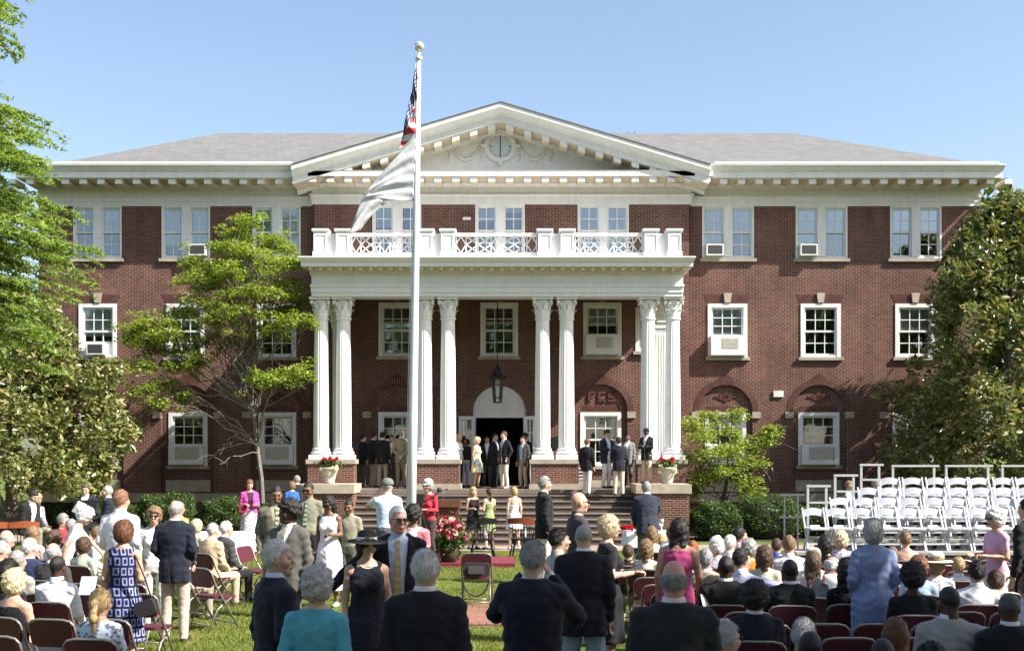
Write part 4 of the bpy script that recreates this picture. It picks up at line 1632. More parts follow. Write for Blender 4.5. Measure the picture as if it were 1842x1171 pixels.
def shade_tree(loc, label, h, r, seed, first=None, zs=.32):
    t = thing('shade_tree', label, 'tree', loc, rz=seed * 1.3, group='shade trees around the lawn')
    if first is not None:
        for ch in first.children:
            c = ch.copy()
            COL.objects.link(c)
            c.parent = t
        return t
    rng = np.random.default_rng(seed)
    cl = []
    for i in range(230):
        q = rng.normal(size=3)
        q /= np.linalg.norm(q)
        rad = rng.uniform(.3, 1) ** .5
        cl.append((q[0] * r * rad, q[1] * r * rad, h * (zs + 1) / 2 + q[2] * h * (1 - zs) / 2 * rad, rng.uniform(.7, 1.2)))
    crown('crown', cl, 46, .42, .3, 'oak_leaf', t, rng, .4)
    mb = MB()
    limb(mb, (0, 0, -.1), (0, 0, h * .8), .4, .1, rng, 0, 8, .02)
    for i in range(20):
        c = cl[rng.integers(len(cl))]
        limb(mb, (0, 0, max(2.5, c[2] - 2.5)), c[:3], .12, .03, rng, .05, 5)
    mb.build('trunk', 'bark', t)
    return t


s0 = shade_tree((12.2, 2.6, 0), 'big leafy shade tree right of the audience, casting shade on the rear rows', 14.5, 5.2, 61)
for k, (x, y, lab) in enumerate(((8.3, -1.8, 'added unseen shade tree close behind the photographer, blocking sky light over the rear rows'), (21, 4.5, 'second shade tree right of the audience, farther out'), (11, -9, 'shade tree behind the photographer on the right'), (-2, -13, 'shade tree directly behind the photographer'),  # first tree is added out of view to block sky light and darken the foreground
                                 (-15, -11, 'shade tree behind the photographer on the left'), (22, -8, 'outer shade tree behind the photographer, far right'), (-27, -4, 'lone shade tree far left of the lawn'),
                                 (2, -24, 'rear row shade tree behind the photographer, middle'), (-12, -25, 'rear row shade tree behind the photographer, left'), (15, -24, 'rear row shade tree behind the photographer, right'),
                                 (-23.5, 43, 'tree beyond the left end of the building, nearer one'), (-27, 52, 'tree beyond the left end of the building, farther one'), (-34, 38, 'tree standing far left behind the cypress'),
                                 (28, 44, 'tree beyond the right magnolia, outer one'), (-21, 36.5, 'dark tree between the left magnolia and the lawn edge'))):
    tr_ = shade_tree((x, y, 0), lab, 14, 5, 62 + k, s0)
    if y > 30:
        tr_.scale = (.75, .75, .62)
pine = shade_tree((21.5, 49, 0), 'dark tree behind the right end of the building', 13, 5, 75, s0)
pine.scale = (.85, .85, .92)

# mown grass blades near the audience
rng = np.random.default_rng(81)
n = 250000
P = np.empty((n, 3))
P[:, 1] = 11.5 + (30.5 - 11.5) * rng.uniform(0, 1, n) ** 1.25
P[:, 0] = rng.uniform(-.46, .36, n) * P[:, 1]
gz = np.array([ground_z(y, x) for x, y in P[:, :2]])
P[:, 2] = gz
h = rng.uniform(.03, .065, n) * (.8 + .5 * np.sin(P[:, 0] * 1.7) * np.sin(P[:, 1] * 1.3))
lean = rng.normal(size=(n, 2)) * .022
a = rng.uniform(0, 2 * PI, n)
wd = rng.uniform(.006, .011, n)
v = np.empty((n, 3, 3))
v[:, 0] = P + np.stack([np.cos(a) * wd, np.sin(a) * wd, 0 * a], 1)
v[:, 1] = P - np.stack([np.cos(a) * wd, np.sin(a) * wd, 0 * a], 1)
v[:, 2] = P + np.stack([lean[:, 0], lean[:, 1], h], 1)
f = np.arange(n * 3).reshape(-1, 3)
tag(link('grass', tri_mesh('grass', v.reshape(-1, 3), f, 'grass_blade')), 'short mown grass of the lawn', 'grass', kind='stuff')
# ------------------------------------------------------------------ flagpole and flags
mat('pole_metal', (.6, .61, .64), .3, .05, 4, metal=.0)
mat('gold_ball', (.8, .78, .7), .2, .05, metal=.7)
FY = 22.0
fx0, fx1 = U(741, FY), U(753.5, FY)
fz = ground_z(FY)
pole = thing('flagpole', 'tall polished metal flagpole with a ball finial in front of the portico', 'flagpole', (fx0, FY, fz))
ptop = V(110, FY)
lean_x = (fx1 - fx0) / (V(110, FY) - V(860, FY))


def pole_x(z):
    return fx0 + lean_x * (z - V(860, FY))


mb = MB()
mb.tube([(pole_x(fz - .05) - fx0, 0, -.05), (pole_x(3) - fx0, 0, 3 - fz), (pole_x(6.5) - fx0, 0, 6.5 - fz), (pole_x(ptop) - fx0, 0, ptop - fz)], [.09, .086, .068, .04], 20)
mb.build('pole_shaft', 'pole_metal', pole, True)
mb = MB()
mb.lathe([(.04, 0), (.065, .02), (.065, .07), (.03, .1), (.02, .2)], 14, (pole_x(ptop) - fx0, 0, ptop - fz))
mb.build('truck', 'pole_metal', pole, True)
mb = MB()
mb.sphere((pole_x(ptop) - fx0 + .005, 0, V(84, FY) - fz), .095, 18, 12)
mb.build('ball_finial', 'gold_ball', pole, True)
mb = MB()
mb.lathe([(.2, 0), (.2, .03), (.12, .08), (.1, .12)], 18, (pole_x(fz) - fx0, 0, 0))
mb.build('base_collar', 'pole_metal', pole, True)
mat('rope', (.6, .6, .55), .9)
mb = MB()
mb.tube([(pole_x(ptop) - fx0 - .06, -.03, ptop - fz), (pole_x(4) - fx0 - .1, -.03, 4 - fz), (pole_x(1.3) - fx0 - .1, -.03, 1.2 - fz)], .006, 5)
mb.build('halyard', 'rope', pole)

mat('flag_red', (.42, .02, .035), .8, .1, 8)
m, nt, b = newmat('flag_white')
b.inputs['Base Color'].default_value = (.72, .73, .74, 1)
b.inputs['Roughness'].default_value = .8
tcf = N(nt, 'ShaderNodeTexCoord')
nzf = N(nt, 'ShaderNodeTexNoise', i_Scale=4.0, i_Detail=4.0)
nt.links.new(tcf.outputs['Object'], nzf.inputs['Vector'])
bpf = N(nt, 'ShaderNodeBump', i_Strength=.5, i_Distance=.05)
nt.links.new(nzf.outputs['Fac'], bpf.inputs['Height'])
nt.links.new(bpf.outputs[0], b.inputs['Normal'])
trf = N(nt, 'ShaderNodeBsdfTranslucent')
trf.inputs[0].default_value = (.6, .62, .64, 1)
mxf = N(nt, 'ShaderNodeMixShader')
mxf.inputs[0].default_value = .35
nt.links.new(b.outputs[0], mxf.inputs[1])
nt.links.new(trf.outputs[0], mxf.inputs[2])
nt.links.new(mxf.outputs[0], nt.nodes['Material Output'].inputs[0])
mat('flag_blue', (.015, .025, .09), .8, .1, 8)


def flag_surface(corners, nu, nv, folds, amp, mats, pick, name, label, cat, sag=0.0, seed=0):
    """corners in photo pixels: hoist top, hoist bottom, fly bottom, fly top; cloth hangs in folds"""
    P = [Vector((U(x, FY), FY, V(y, FY))) for x, y in corners]
    vs, fs, mi = [], [], []
    for i in range(nu + 1):
        for j in range(nv + 1):
            u, v_ = i / nu, j / nv
            a = P[0].lerp(P[3], v_)
            b_ = P[1].lerp(P[2], v_)
            p = a.lerp(b_, u)
            w_ = math.sin(PI * folds * (u * .8 + v_ * .35) + seed) * amp * (.25 + v_) + math.sin(PI * (folds * 1.7 * u + 2.3 * v_) + 1 + seed) * amp * .45
            p = p + Vector((-.12 * amp * math.cos(9 * u + 5 * v_), w_ - .05, -sag * math.sin(PI * v_) * (1 - .3 * u)))
            vs.append(p)
    for i in range(nu):
        for j in range(nv):
            k = i * (nv + 1) + j
            fs.append((k, k + 1, k + nv + 2, k + nv + 1))
            mi.append(pick((i + .5) / nu, (j + .5) / nv))
    mb = MB()
    mb.v = [tuple(p) for p in vs]
    mb.f, mb.mi = fs, mi
    o = mb.build(name, mats, None, True, recalc=False)
    me = o.data
    sol = o.modifiers.new('thickness', 'SOLIDIFY')
    sol.thickness = .006
    return tag(o, label, cat)


def us_pick(u, v_):
    if u < .5 + .4 * v_:
        a, b_ = u * 14, v_ * 7
        if abs(a - round(a)) < .3 and abs(b_ - round(b_)) < .3 and (round(a) + round(b_)) % 2 == 0:
            return 1
        return 2
    return 0 if int(u * 13 + v_ * 2.5) % 2 == 0 else 1


flag_surface([(752, 118), (748, 242), (719, 270), (748, 128)], 60, 48, 4.2, .07, ['flag_red', 'flag_white', 'flag_blue'], us_pick, 'national_flag', 'limp stars and stripes flag at the top of the pole', 'flag', .0, .6)
flag_surface([(749, 244), (744, 362), (656, 363), (662, 342)], 40, 44, 6.0, .028, ['flag_white'], lambda u, v_: 0, 'white_flag', 'white flag hanging from the pole below the stars and stripes', 'flag', .0, .2)
flag_surface([(658, 346), (694, 366), (648, 414), (628, 424)], 18, 26, 2.2, .035, ['flag_white'], lambda u, v_: 0, 'white_pennant', 'tail of white flag cloth drooping to the left over the balustrade', 'flag', -.05, 1.2)

# ------------------------------------------------------------------ chairs
mat('maroon', (.075, .009, .018), .55, .1, 20)
mat('chair_metal', (.24, .21, .19), .4, .08, metal=.5)
mat('chair_black', (.012, .012, .014), .3, .1)
mat('cherry_wood', (.24, .06, .025), .3, .2, 6)
mat('white_resin', (.45, .465, .5), .4, .03)


def rounded(mb, w, h, t, r, M, n=5, mi=0):
    pts = []
    for (cx, cy, a0) in ((w / 2 - r, h / 2 - r, 0), (-w / 2 + r, h / 2 - r, PI / 2), (-w / 2 + r, -h / 2 + r, PI), (w / 2 - r, -h / 2 + r, 1.5 * PI)):
        for i in range(n + 1):
            a = a0 + PI / 2 * i / n
            pts.append((cx + r * math.cos(a), cy + r * math.sin(a)))
    m_ = len(pts)
    vs = [M @ Vector((x, y, -t / 2)) for x, y in pts] + [M @ Vector((x, y, t / 2)) for x, y in pts]
    mb.add(vs, [tuple(range(m_))[::-1], tuple(range(m_, 2 * m_))] + [(i, (i + 1) % m_, (i + 1) % m_ + m_, i + m_) for i in range(m_)], mi)


def folding_parts():
    out = []
    mb = MB()
    rounded(mb, .40, .39, .035, .07, Matrix.Translation((0, -.03, .445)) @ Matrix.Rotation(math.radians(3), 4, 'X'))
    out.append(('seat', mb.mesh('seat', 'maroon')))
    mb = MB()
    rounded(mb, .42, .24, .03, .07, Matrix.Translation((0, .205, .70)) @ Matrix.Rotation(math.radians(78), 4, 'X'))
    out.append(('backrest', mb.mesh('backrest', 'maroon')))
    mb = MB()
    pts = [(-.225, -.23, .012), (-.225, .02, .4), (-.225, .16, .62), (-.222, .222, .78), (-.19, .232, .815), (-.12, .236, .83), (.12, .236, .83), (.19, .232, .815), (.222, .222, .78), (.225, .16, .62), (.225, .02, .4), (.225, -.23, .012)]
    mb.tube(pts, .0125, 7)
    mb.tube([(-.225, -.17, .1), (.225, -.17, .1)], .009, 6)
    out.append(('front_frame', mb.mesh('front_frame', 'chair_metal', True)))
    mb = MB()
    pts = [(-.2, .26, .012), (-.2, .1, .3), (-.2, -.12, .43), (.2, -.12, .43), (.2, .1, .3), (.2, .26, .012)]
    mb.tube(pts, .0115, 7)
    mb.tube([(-.2, .215, .1), (.2, .215, .1)], .009, 6)
    out.append(('rear_frame', mb.mesh('rear_frame', 'chair_metal', True)))
    return out


FOLD = folding_parts()


def folding_chair(x, y, rz, label, group='maroon folding chairs on the lawn', z=None):
    t = thing('folding_chair', label, 'chair', (x, y, ground_z(y, x) if z is None else z), rz, group)
    for nm, me in FOLD:
        link(nm, me, t)
    return t


def white_parts():
    out = []
    mb = MB()
    n = 10
    vs, fs = [], []
    for i in range(n + 1):
        s_ = -1 + 2 * i / n
        x = s_ * .2
        zt = .8 + .045 * (1 - s_ * s_)
        zb = .655 + .045 * (1 - s_ * s_)
        yb = .2 - .02 * (1 - s_ * s_)
        vs += [(x, yb + (zt - .7) * .12, zt), (x, yb + (zb - .7) * .12, zb), (x, yb + .022 + (zb - .7) * .12, zb), (x, yb + .022 + (zt - .7) * .12, zt)]
    for i in range(n):
        a, b_ = 4 * i, 4 * i + 4
        for k in range(4):
            fs.append((a + k, a + (k + 1) % 4, b_ + (k + 1) % 4, b_ + k))
    fs += [(0, 1, 2, 3), (4 * n + 3, 4 * n + 2, 4 * n + 1, 4 * n)]
    mb.add(vs, fs)
    out.append(('back_slat', mb.mesh('back_slat', 'white_resin')))
    mb = MB()
    rounded(mb, .41, .4, .035, .04, Matrix.Translation((0, -.05, .44)))
    out.append(('seat', mb.mesh('seat', 'white_resin')))
    for sx in (-1, 1):
        mb = MB()
        mb.bar((sx * .215, .245, .84), (sx * .215, -.2, .0), .028, .045)
        out.append(('long_leg', mb.mesh('long_leg', 'white_resin')))
        mb = MB()
        mb.bar((sx * .185, -.12, .43), (sx * .185, .24, .0), .028, .045)
        out.append(('short_leg', mb.mesh('short_leg', 'white_resin')))
    for (w_, y_, z_) in ((.215, -.13, .135), (.185, .13, .135), (.185, .04, .26)):
        mb = MB()
        mb.bar((-w_, y_, z_), (w_, y_, z_), .02, .035)
        out.append(('stretcher', mb.mesh('stretcher', 'white_resin')))
    return out


WCH = white_parts()


def white_chair(x, y, z, label):
    t = thing('white_folding_chair', label, 'chair', (x + random.uniform(-.02, .02), y + random.uniform(-.03, .03), z), random.uniform(-.07, .07), 'white chairs on the bleachers')
    for nm, me in WCH:
        link(nm, me, t)
    return t


# bleachers --------------------------------------------------------------
mat('stage_black', (.02, .02, .022), .8, .2)
mat('stage_deck', (.3, .28, .26), .8, .2)
mat('rail_white', (.4, .42, .41), .45, .05)
mat('rail_steel', (.2, .22, .23), .4, .1, metal=.6)
bl = thing('bleachers', 'four-level black platform with white guard rails on the right lawn', 'platform', (5.6, 22.6, 0))
LEV = [(22.85, 23.65, .38, 5.62), (23.65, 24.45, .56, 6.35), (24.45, 25.25, .75, 7.15), (25.25, 26.3, .95, 7.95)]
BXR = 11.4
for i, (ya, yb, z, xl) in enumerate(LEV):
    mb = MB()
    mb.box(xl, BXR, ya, yb - .002, z - .06, z)
    mb.v = [(a - 5.6, b_ - 22.6, c) for a, b_, c in mb.v]
    mb.build('deck', 'stage_deck', bl)
    mb = MB()
    mb.box(xl + .03, BXR, ya + .02, yb - .03, -.25, z - .06)
    mb.v = [(a - 5.6, b_ - 22.6, c) for a, b_, c in mb.v]
    mb.build('skirting', 'stage_black', bl)


def rail(px0, px1, ytop, ymid, Y, zb, over=8, group=None):
    mb = MB()
    xa, xb = U(px0, Y), U(px1, Y)
    zt = V(ytop, Y)
    zm = V(ymid, Y) if ymid else None
    mb.box(xa - .03, xb + over * Y / F, Y - .03, Y + .03, zt - .045, zt)
    if zm:
        mb.box(xa + .03, xb + over * Y / F, Y - .025, Y + .025, zm - .04, zm)
    mb.box(xa - .024, xa + .024, Y - .022, Y + .022, zb, zt - .045)
    mb.box(xb - .024, xb + .024, Y - .022, Y + .022, zb, zt - .045)
    mb.v = [(a - 5.6, b_ - 22.6, c) for a, b_, c in mb.v]
    mb.build('guard_rail', 'rail_white', bl)


rail(1453, 1486, 872, 902, 23.75, .3)
rail(1502, 1535, 853, 882, 24.5, .5)
rail(1549, 1581, 834, 861, 25.3, .7)
for a, b_ in ((1606, 1680), (1702, 1777), (1803, 1878)):
    rail(a, b_, 836, None, 26.25, .9, 9)
mb = MB()
Y = 27.2
for zt in (V(890, Y), V(930, Y)):
    mb.bar((U(1402, Y), Y, zt), (U(1448, Y), Y, zt), .04)
for px in (1411, 1435):
    mb.bar((U(px, Y), Y, ground_z(Y, 6) - .02), (U(px, Y), Y, V(888, Y)), .035)
tag(mb.build('steel_barrier', 'rail_steel'), 'thin grey steel barrier left of the bleachers', 'barrier')
rows = [(23.3, .38, 1469, 42.3, 10, 'front'), (24.1, .56, 1517, 41.8, 9, 'second'), (24.9, .75, 1564, 41.3, 8, 'third'), (25.75, .95, 1606, 41.0, 7, 'top')]
ordw = ['first', 'second', 'third', 'fourth', 'fifth', 'sixth', 'seventh', 'eighth', 'ninth', 'tenth']
mat('paper', (.82, .82, .8), .8, .03)
for (Y, z, p0, dp, n, nm) in rows:
    for i in range(n):
        px = p0 + dp * i * (Y / Y)
        t = white_chair(U(px, Y), Y, z, 'white folding chair, %s from the left in the %s bleacher row' % (ordw[i], nm))
        if nm == 'front' and i != 4:
            mb = MB()
            mb.add([(-.1, -.07, .0), (.1, -.07, .0), (.1, .07, .004), (-.1, .07, .004), (-.09, -.01, .05), (.09, -.01, .05)], [(0, 1, 2, 3), (0, 1, 5, 4), (2, 3, 4, 5), (0, 4, 3), (1, 2, 5)])
            p = mb.build('program', 'paper', None, loc=(U(px, Y) - .05, Y - .04, z + .46))
            tag(p, 'white paper program on the %s chair of the front bleacher row' % ordw[i], 'paper', 'programs left on chairs')


# captain's chairs -----------------------------------------------------------
def captain_parts(crest):
    out = []
    mb = MB()
    rounded(mb, .5, .45, .04, .1, Matrix.Translation((0, -.02, .44)))
    out.append(('seat', mb.mesh('seat', 'chair_black')))
    for (sx, sy) in ((-1, -1), (1, -1), (-1, 1), (1, 1)):
        mb = MB()
        mb.tube([(sx * .17, sy * .14, .43), (sx * .23, sy * .21, .2), (sx * .26, sy * .25, 0)], [.018, .022, .014], 8)
        out.append(('leg', mb.mesh('leg', 'chair_black', True)))
    for sx in (-1, 1):
        mb = MB()
        mb.tube([(sx * .2, -.12, .45), (sx * .25, -.16, .66)], .016, 7)
        mb.tube([(sx * .27, -.24, .67), (sx * .27, 0, .675), (sx * .26, .18, .7)], .022, 8)
        out.append(('armrest', mb.mesh('armrest', 'chair_black', True)))
    for i in range(7):
        mb = MB()
        x = -.2 + .4 * i / 6
        mb.tube([(x * .85, .17, .45), (x, .26, .8)], .01, 6)
        out.append(('spindle', mb.mesh('spindle', 'chair_black', True)))
    mb = MB()
    vs = []
    n = 8
    for i in range(n + 1):
        s_ = -1 + 2 * i / n
        y = .28 - .05 * s_ * s_
        h = .14 - .03 * s_ * s_
        vs += [(s_ * .3, y, .79), (s_ * .3, y + .025, .79), (s_ * .3, y + .035, .79 + h), (s_ * .3, y + .01, .79 + h)]
    fs = [(0, 1, 2, 3), (4 * n + 3, 4 * n + 2, 4 * n + 1, 4 * n)]
    for i in range(n):
        for k in range(4):
            fs.append((4 * i + k, 4 * i + (k + 1) % 4, 4 * i + 4 + (k + 1) % 4, 4 * i + 4 + k))
    mb.add(vs, fs)
    out.append(('crest_rail', mb.mesh('crest_rail', crest)))
    mb = MB()
    mb.tube([(-.22, -.2, .2), (.22, -.2, .2)], .01, 6)
    out.append(('stretcher', mb.mesh('stretcher', 'chair_black', True)))
    mb = MB()
    mb.tube([(-.22, .2, .2), (.22, .2, .2)], .01, 6)
    out.append(('stretcher', mb.mesh('stretcher', 'chair_black', True)))
    return out


for (px, Y, rz, crest, lab) in ((868, 25.5, PI + .1, 'chair_black', 'black wooden captain chair behind the lectern, seen from the back'),
                                (940, 25.6, PI - .15, 'cherry_wood', 'black captain chair with cherry crest rail beside the man in black'),
                                (41, 24.2, PI + .5, 'cherry_wood', 'black chair with cherry wood crest under the seated man, far left'),
                                (-8, 24.0, PI + .4, 'cherry_wood', 'cherry-topped captain chair cut off by the left edge')):
    t = thing('captain_chair', lab, 'chair', (U(px, Y), Y, ground_z(Y)), rz, 'captain chairs for the speakers')
    for nm, me in captain_parts(crest):
        link(nm, me, t)
mat('bottle', (.75, .78, .8), .2)
for px, lab in ((873, 'clear water bottle on the black captain chair'), (945, 'clear water bottle on the cherry-crested captain chair')):
    mb = MB()
    mb.lathe([(.03, 0), (.035, .01), (.035, .13), (.015, .17), (.013, .21), (.016, .21), (.016, .225)], 12)
    tag(mb.build('water_bottle', 'bottle', None, True, (U(px, 25.45), 25.45, ground_z(25.5) + .462)), lab, 'bottle')

# lectern, flowers, carpet ------------------------------------------------------
mat('walnut', (.13, .05, .028), .4, .25, 5, .1, 20)
mat('red_carpet', (.15, .012, .028), .95, .15, 10, .4, 60)
LY = 24.6
mb = MB()
mb.box(U(762, LY), U(926, LY), 23.6, 25.2, .0, .09)
o = tag(mb.build('carpet_platform', 'red_carpet', None, loc=(0, 0, -.001)), 'low red carpeted platform under the lectern', 'platform')
lec = thing('lectern', 'dark wooden lectern with a gooseneck microphone by the flagpole', 'lectern', (U(805, LY), LY, .089))
hh = V(899, LY) - .09
w_ = .27
mb = MB()
mb.box(-w_, w_, -.2, .2, 0, .12)
mb.build('plinth', 'walnut', lec)
mb = MB()
mb.box(-w_ + .03, w_ - .03, -.17, .17, .12, hh - .14)
mb.build('cabinet', 'walnut', lec)
mb = MB()
for x in (-w_ + .06, w_ - .1):
    mb.box(x, x + .04, -.185, -.165, .16, hh - .2)
mb.box(-w_ + .1, w_ - .1, -.185, -.165, .16, .2)
mb.box(-w_ + .1, w_ - .1, -.185, -.165, hh - .24, hh - .2)
mb.build('panel_moulding', 'walnut', lec)
mb = MB()
mb.add([(-w_ - .02, -.24, hh - .14), (w_ + .02, -.24, hh - .14), (w_ + .02, .24, hh - .14), (-w_ - .02, .24, hh - .14), (-w_ - .02, -.24, hh), (w_ + .02, -.24, hh), (w_ + .02, .24, hh - .08), (-w_ - .02, .24, hh - .08)],
       [(3, 2, 1, 0), (4, 5, 6, 7), (0, 1, 5, 4), (1, 2, 6, 5), (2, 3, 7, 6), (3, 0, 4, 7)])
mb.build('slanted_top', 'walnut', lec)
mb = MB()
mb.tube([(-.12, .05, hh - .05), (-.1, .1, hh + .12), (-.08, .16, hh + .2), (-.04, .24, hh + .22)], .008, 6)
mb.sphere((-.03, .26, hh + .22), .025, 8, 6)
mb.build('microphone', 'dark_metal', lec)

leaf_mat('flower_mix', [(.4, .02, .08), (.55, .06, .2), (.7, .25, .4), (.75, .7, .6), (.5, .01, .03), (.75, .72, .66)], .6, .3)
leaf_mat('red_flower', [(.45, .01, .015), (.6, .02, .03), (.5, .01, .05)], .6, .3)
leaf_mat('white_flower', [(.7, .7, .66), (.6, .6, .55)], .6, .3)
leaf_mat('bouquet_leaf', [(.03, .07, .015), (.06, .12, .025)], .5, .3)


def blooms(parent, name, C, r, mname, rng, per=26):
    """rosettes of petals"""
    P, O = [], []
    for c in C:
        q = rng.normal(size=(per, 3))
        q /= np.linalg.norm(q, axis=1, keepdims=True)
        P.append(np.array(c) + q * r * .75)
        O.append(q)
    P, O = np.concatenate(P), np.concatenate(O)
    v, f = leaf_arrays(P, r * 1.5, r * 1.3, rng, .0, 0, O, 1.5, .3)
    # colour one bloom at a time: keep petals of a bloom in one island
    o_ = link(name, tri_mesh(name, v, f, mname), parent)
    o_['kind'] = 'stuff'
    return o_


rng = np.random.default_rng(91)
fl = thing('flower_arrangement', 'large pink, red and white flower arrangement in front of the lectern', 'flowers', (U(808, 23.9), 23.9, .089))
mb = MB()
mb.lathe([(.1, 0), (.16, .02), (.19, .2), (.22, .32), (.2, .32)], 18)
mat('basket', (.05, .035, .02), .9, .3, 20)
mb.build('basket', 'basket', fl, True)
C = []
for i in range(54):
    a = rng.uniform(0, 2 * PI)
    e = rng.uniform(-.15, 1.4)
    C.append((.33 * math.cos(a) * math.cos(e), .26 * math.sin(a) * math.cos(e) - .04, .55 + .34 * math.sin(e)))
for k, (nm, mm) in enumerate((('red_blooms', (.3, .008, .025)), ('pink_blooms', (.5, .2, .28)), ('white_blooms', (.66, .62, .54)), ('magenta_blooms', (.34, .025, .12)))):
    leaf_mat('bloom_%d' % k, [mm, tuple(min(1, c * 1.25) for c in mm)], .6, .25)
    o = blooms(fl, nm, C[k::4], .05, 'bloom_%d' % k, rng)
P = np.array([(rng.normal() * .2, rng.normal() * .16, .5 + rng.normal() * .16) for _ in range(700)])
v, f = leaf_arrays(P, .13, .05, rng, .2)
link('greenery', tri_mesh('greenery', v, f, 'bouquet_leaf'), fl)['kind'] = 'stuff'

mat('urn_cream', (.42, .39, .32), .7, .15, 6, .2, 20)
for px, lab in ((592, 'cream urn of red geraniums on the left step wall'), (1200, 'cream urn of red geraniums on the right step wall')):
    Yu = 35.2
    t = thing('flower_urn', lab, 'planter', (U(px, Yu), Yu, 1.42), 0, 'urns on the step walls')
    mb = MB()
    mb.lathe([(.14, 0), (.17, .02), (.165, .06), (.2, .2), (.245, .38), (.27, .44), (.285, .45), (.285, .5), (.24, .5), (.2, .4)], 24)
    mb.build('urn', 'urn_cream', t, True)
    P = np.array([(rng.normal() * .15, rng.normal() * .13, .56 + abs(rng.normal()) * .08) for _ in range(420)])
    v, f = leaf_arrays(P, .08, .06, rng, .3)
    link('greenery', tri_mesh('greenery', v, f, 'bouquet_leaf'), t)['kind'] = 'stuff'
    C = [(rng.uniform(-.24, .24), rng.uniform(-.18, .12), .66 + rng.uniform(0, .14)) for _ in range(11)]
    blooms(t, 'geranium_blooms', C, .05, 'red_flower', rng)
    C = [(rng.uniform(.08, .28) if k % 3 else rng.uniform(-.28, -.1), -.2 + rng.uniform(-.06, .04), .5 + rng.uniform(-.16, .06)) for k in range(12)]
    blooms(t, 'trailing_white_blooms', C, .04, 'white_flower', rng)

# brick pad in the grass --------------------------------------------------------
mat('paver', (.26, .12, .085), .9, .25, 6, .4, 40)
mat('paver_edge', (.2, .085, .065), .9, .25, 6, .4, 40)
px0, px1 = U(826, 15.5), U(925, 15.5)
by0, by1 = F * CAMH / (1127 - HOR), F * CAMH / (1086 - HOR)
pad = MB().add([(px0 - .25, by0, .004), (px1 + .25, by0, .004), (px1 + .25, by1, .004), (px0 - .25, by1, .004)], [(0, 1, 2, 3)]).build('brick_pad', 'mortar', recalc=False)
tag(pad, 'small brick paved pad in the lawn behind the front row', kind='structure')
bm_ = MB().box(-.098, .098, -.046, .046, 0, .022).mesh('brick', 'paver')
bm2 = MB().box(-.046, .046, -.098, .098, 0, .03).mesh('brick', 'paver_edge')
y = by0 + .3
j = 0
while y < by1 - .05:
    x = px0 - .2 + (.105 if j % 2 else 0)
    while x < px1 + .2:
        link('brick', bm_, pad, (x, y, .003 + .004 * random.random()), (0, 0, random.uniform(-.02, .02)))
        x += .208
    y += .104
    j += 1
x = px0 - .2
while x < px1 + .22:
    link('brick', bm2, pad, (x, by0 + .12, .003 + .004 * random.random()))
    x += .102

# tables -------------------------------------------------------------------------
mat('tablecloth', (.78, .8, .84), .85, .04, 3, .2, 8)
mat('green_cloth', (.03, .1, .06), .85, .1, 3)


def cloth_table(cx, cy, w, d, h, label, clabel, drop=.4, under=None):
    t = thing('table', label, 'table', (cx, cy, ground_z(cy, cx)), 0)
    mb = MB()
    mb.box(-w / 2, w / 2, -d / 2, d / 2, h - .03, h)
    mb.build('table_top', 'white_resin', t)
    for sx in (-1, 1):
        for sy in (-1, 1):
            mb = MB()
            mb.tube([(sx * (w / 2 - .12), sy * (d / 2 - .1), 0), (sx * (w / 2 - .12), sy * (d / 2 - .1), h - .03)], .015, 7)
            mb.build('leg', 'chair_metal', t)
    mb = MB()
    W, D = w / 2 + .015, d / 2 + .015
    ring = []
    per = [(-W, -D), (W, -D), (W, D), (-W, D)]
    pts = []
    for i in range(4):
        a, b_ = Vector((*per[i], 0)), Vector((*per[(i + 1) % 4], 0))
        for k in range(14):
            pts.append(a.lerp(b_, k / 14))
    m_ = len(pts)
    vs = [(p.x, p.y, h + .006) for p in pts]
    for lv in (1, 2, 3):
        for i, p in enumerate(pts):
            g = 1 + .03 * lv / 3 * math.sin(i * 2.1)
            vs.append((p.x * g + .01 * lv * (1 if p.x > 0 else -1), p.y * g + .012 * lv * (1 if p.y > 0 else -1) * (1 + .6 * math.sin(i * 1.7)), h + .006 - drop * lv / 3))
    fs = [tuple(range(m_))]
    for lv in range(3):
        for i in range(m_):
            fs.append((lv * m_ + i, lv * m_ + (i + 1) % m_, (lv + 1) * m_ + (i + 1) % m_, (lv + 1) * m_ + i))
    mb.add(vs, fs)
    c = mb.build('tablecloth', 'tablecloth', None, True, (cx, cy, ground_z(cy, cx)))
    tag(c, clabel, 'tablecloth')
    if under:
        mb = MB()
        mb.box(-W + .01, W - .01, -D + .005, -D + .012, .02, h - drop + .1)
        tag(mb.build('table_skirt', 'green_cloth', None, False, (cx, cy, ground_z(cy, cx))), under, 'cloth')


cloth_table(U(390, 20.5), 20.5, 1.2, .7, .92, 'folding table on the left lawn near the two grey-haired seated men', 'white cloth over the table left of the pink-jacketed woman', .35)
cloth_table(U(1168, 23.0), 23.0, .95, .7, .78, 'folding table in front of the right side of the steps', 'white cloth over the award table by the bending man', .3, 'dark green skirt hanging below the award table cloth')
mat('silver', (.6, .6, .6), .2, metal=.9)
for px, lab in ((1139, 'silver cup standing on the left of the award table'), (1189, 'silver cup standing on the right of the award table')):
    mb = MB()
    mb.lathe([(.05, 0), (.05, .02), (.015, .04), (.015, .09), (.05, .13), (.06, .24), (.055, .24)], 14)
    tag(mb.build('trophy_cup', 'silver', None, True, (U(px, 23), 22.95, ground_z(23) + .79)), lab, 'trophy')
t = thing('table_roses', 'small bunch of red roses on the award table', 'flowers', (U(1130, 22.85), 22.85, ground_z(23) + .787))
blooms(t, 'rose_blooms', [(rng.uniform(-.1, .1), rng.uniform(-.05, .05), .06 + rng.uniform(0, .06)) for _ in range(7)], .04, 'red_flower', rng)

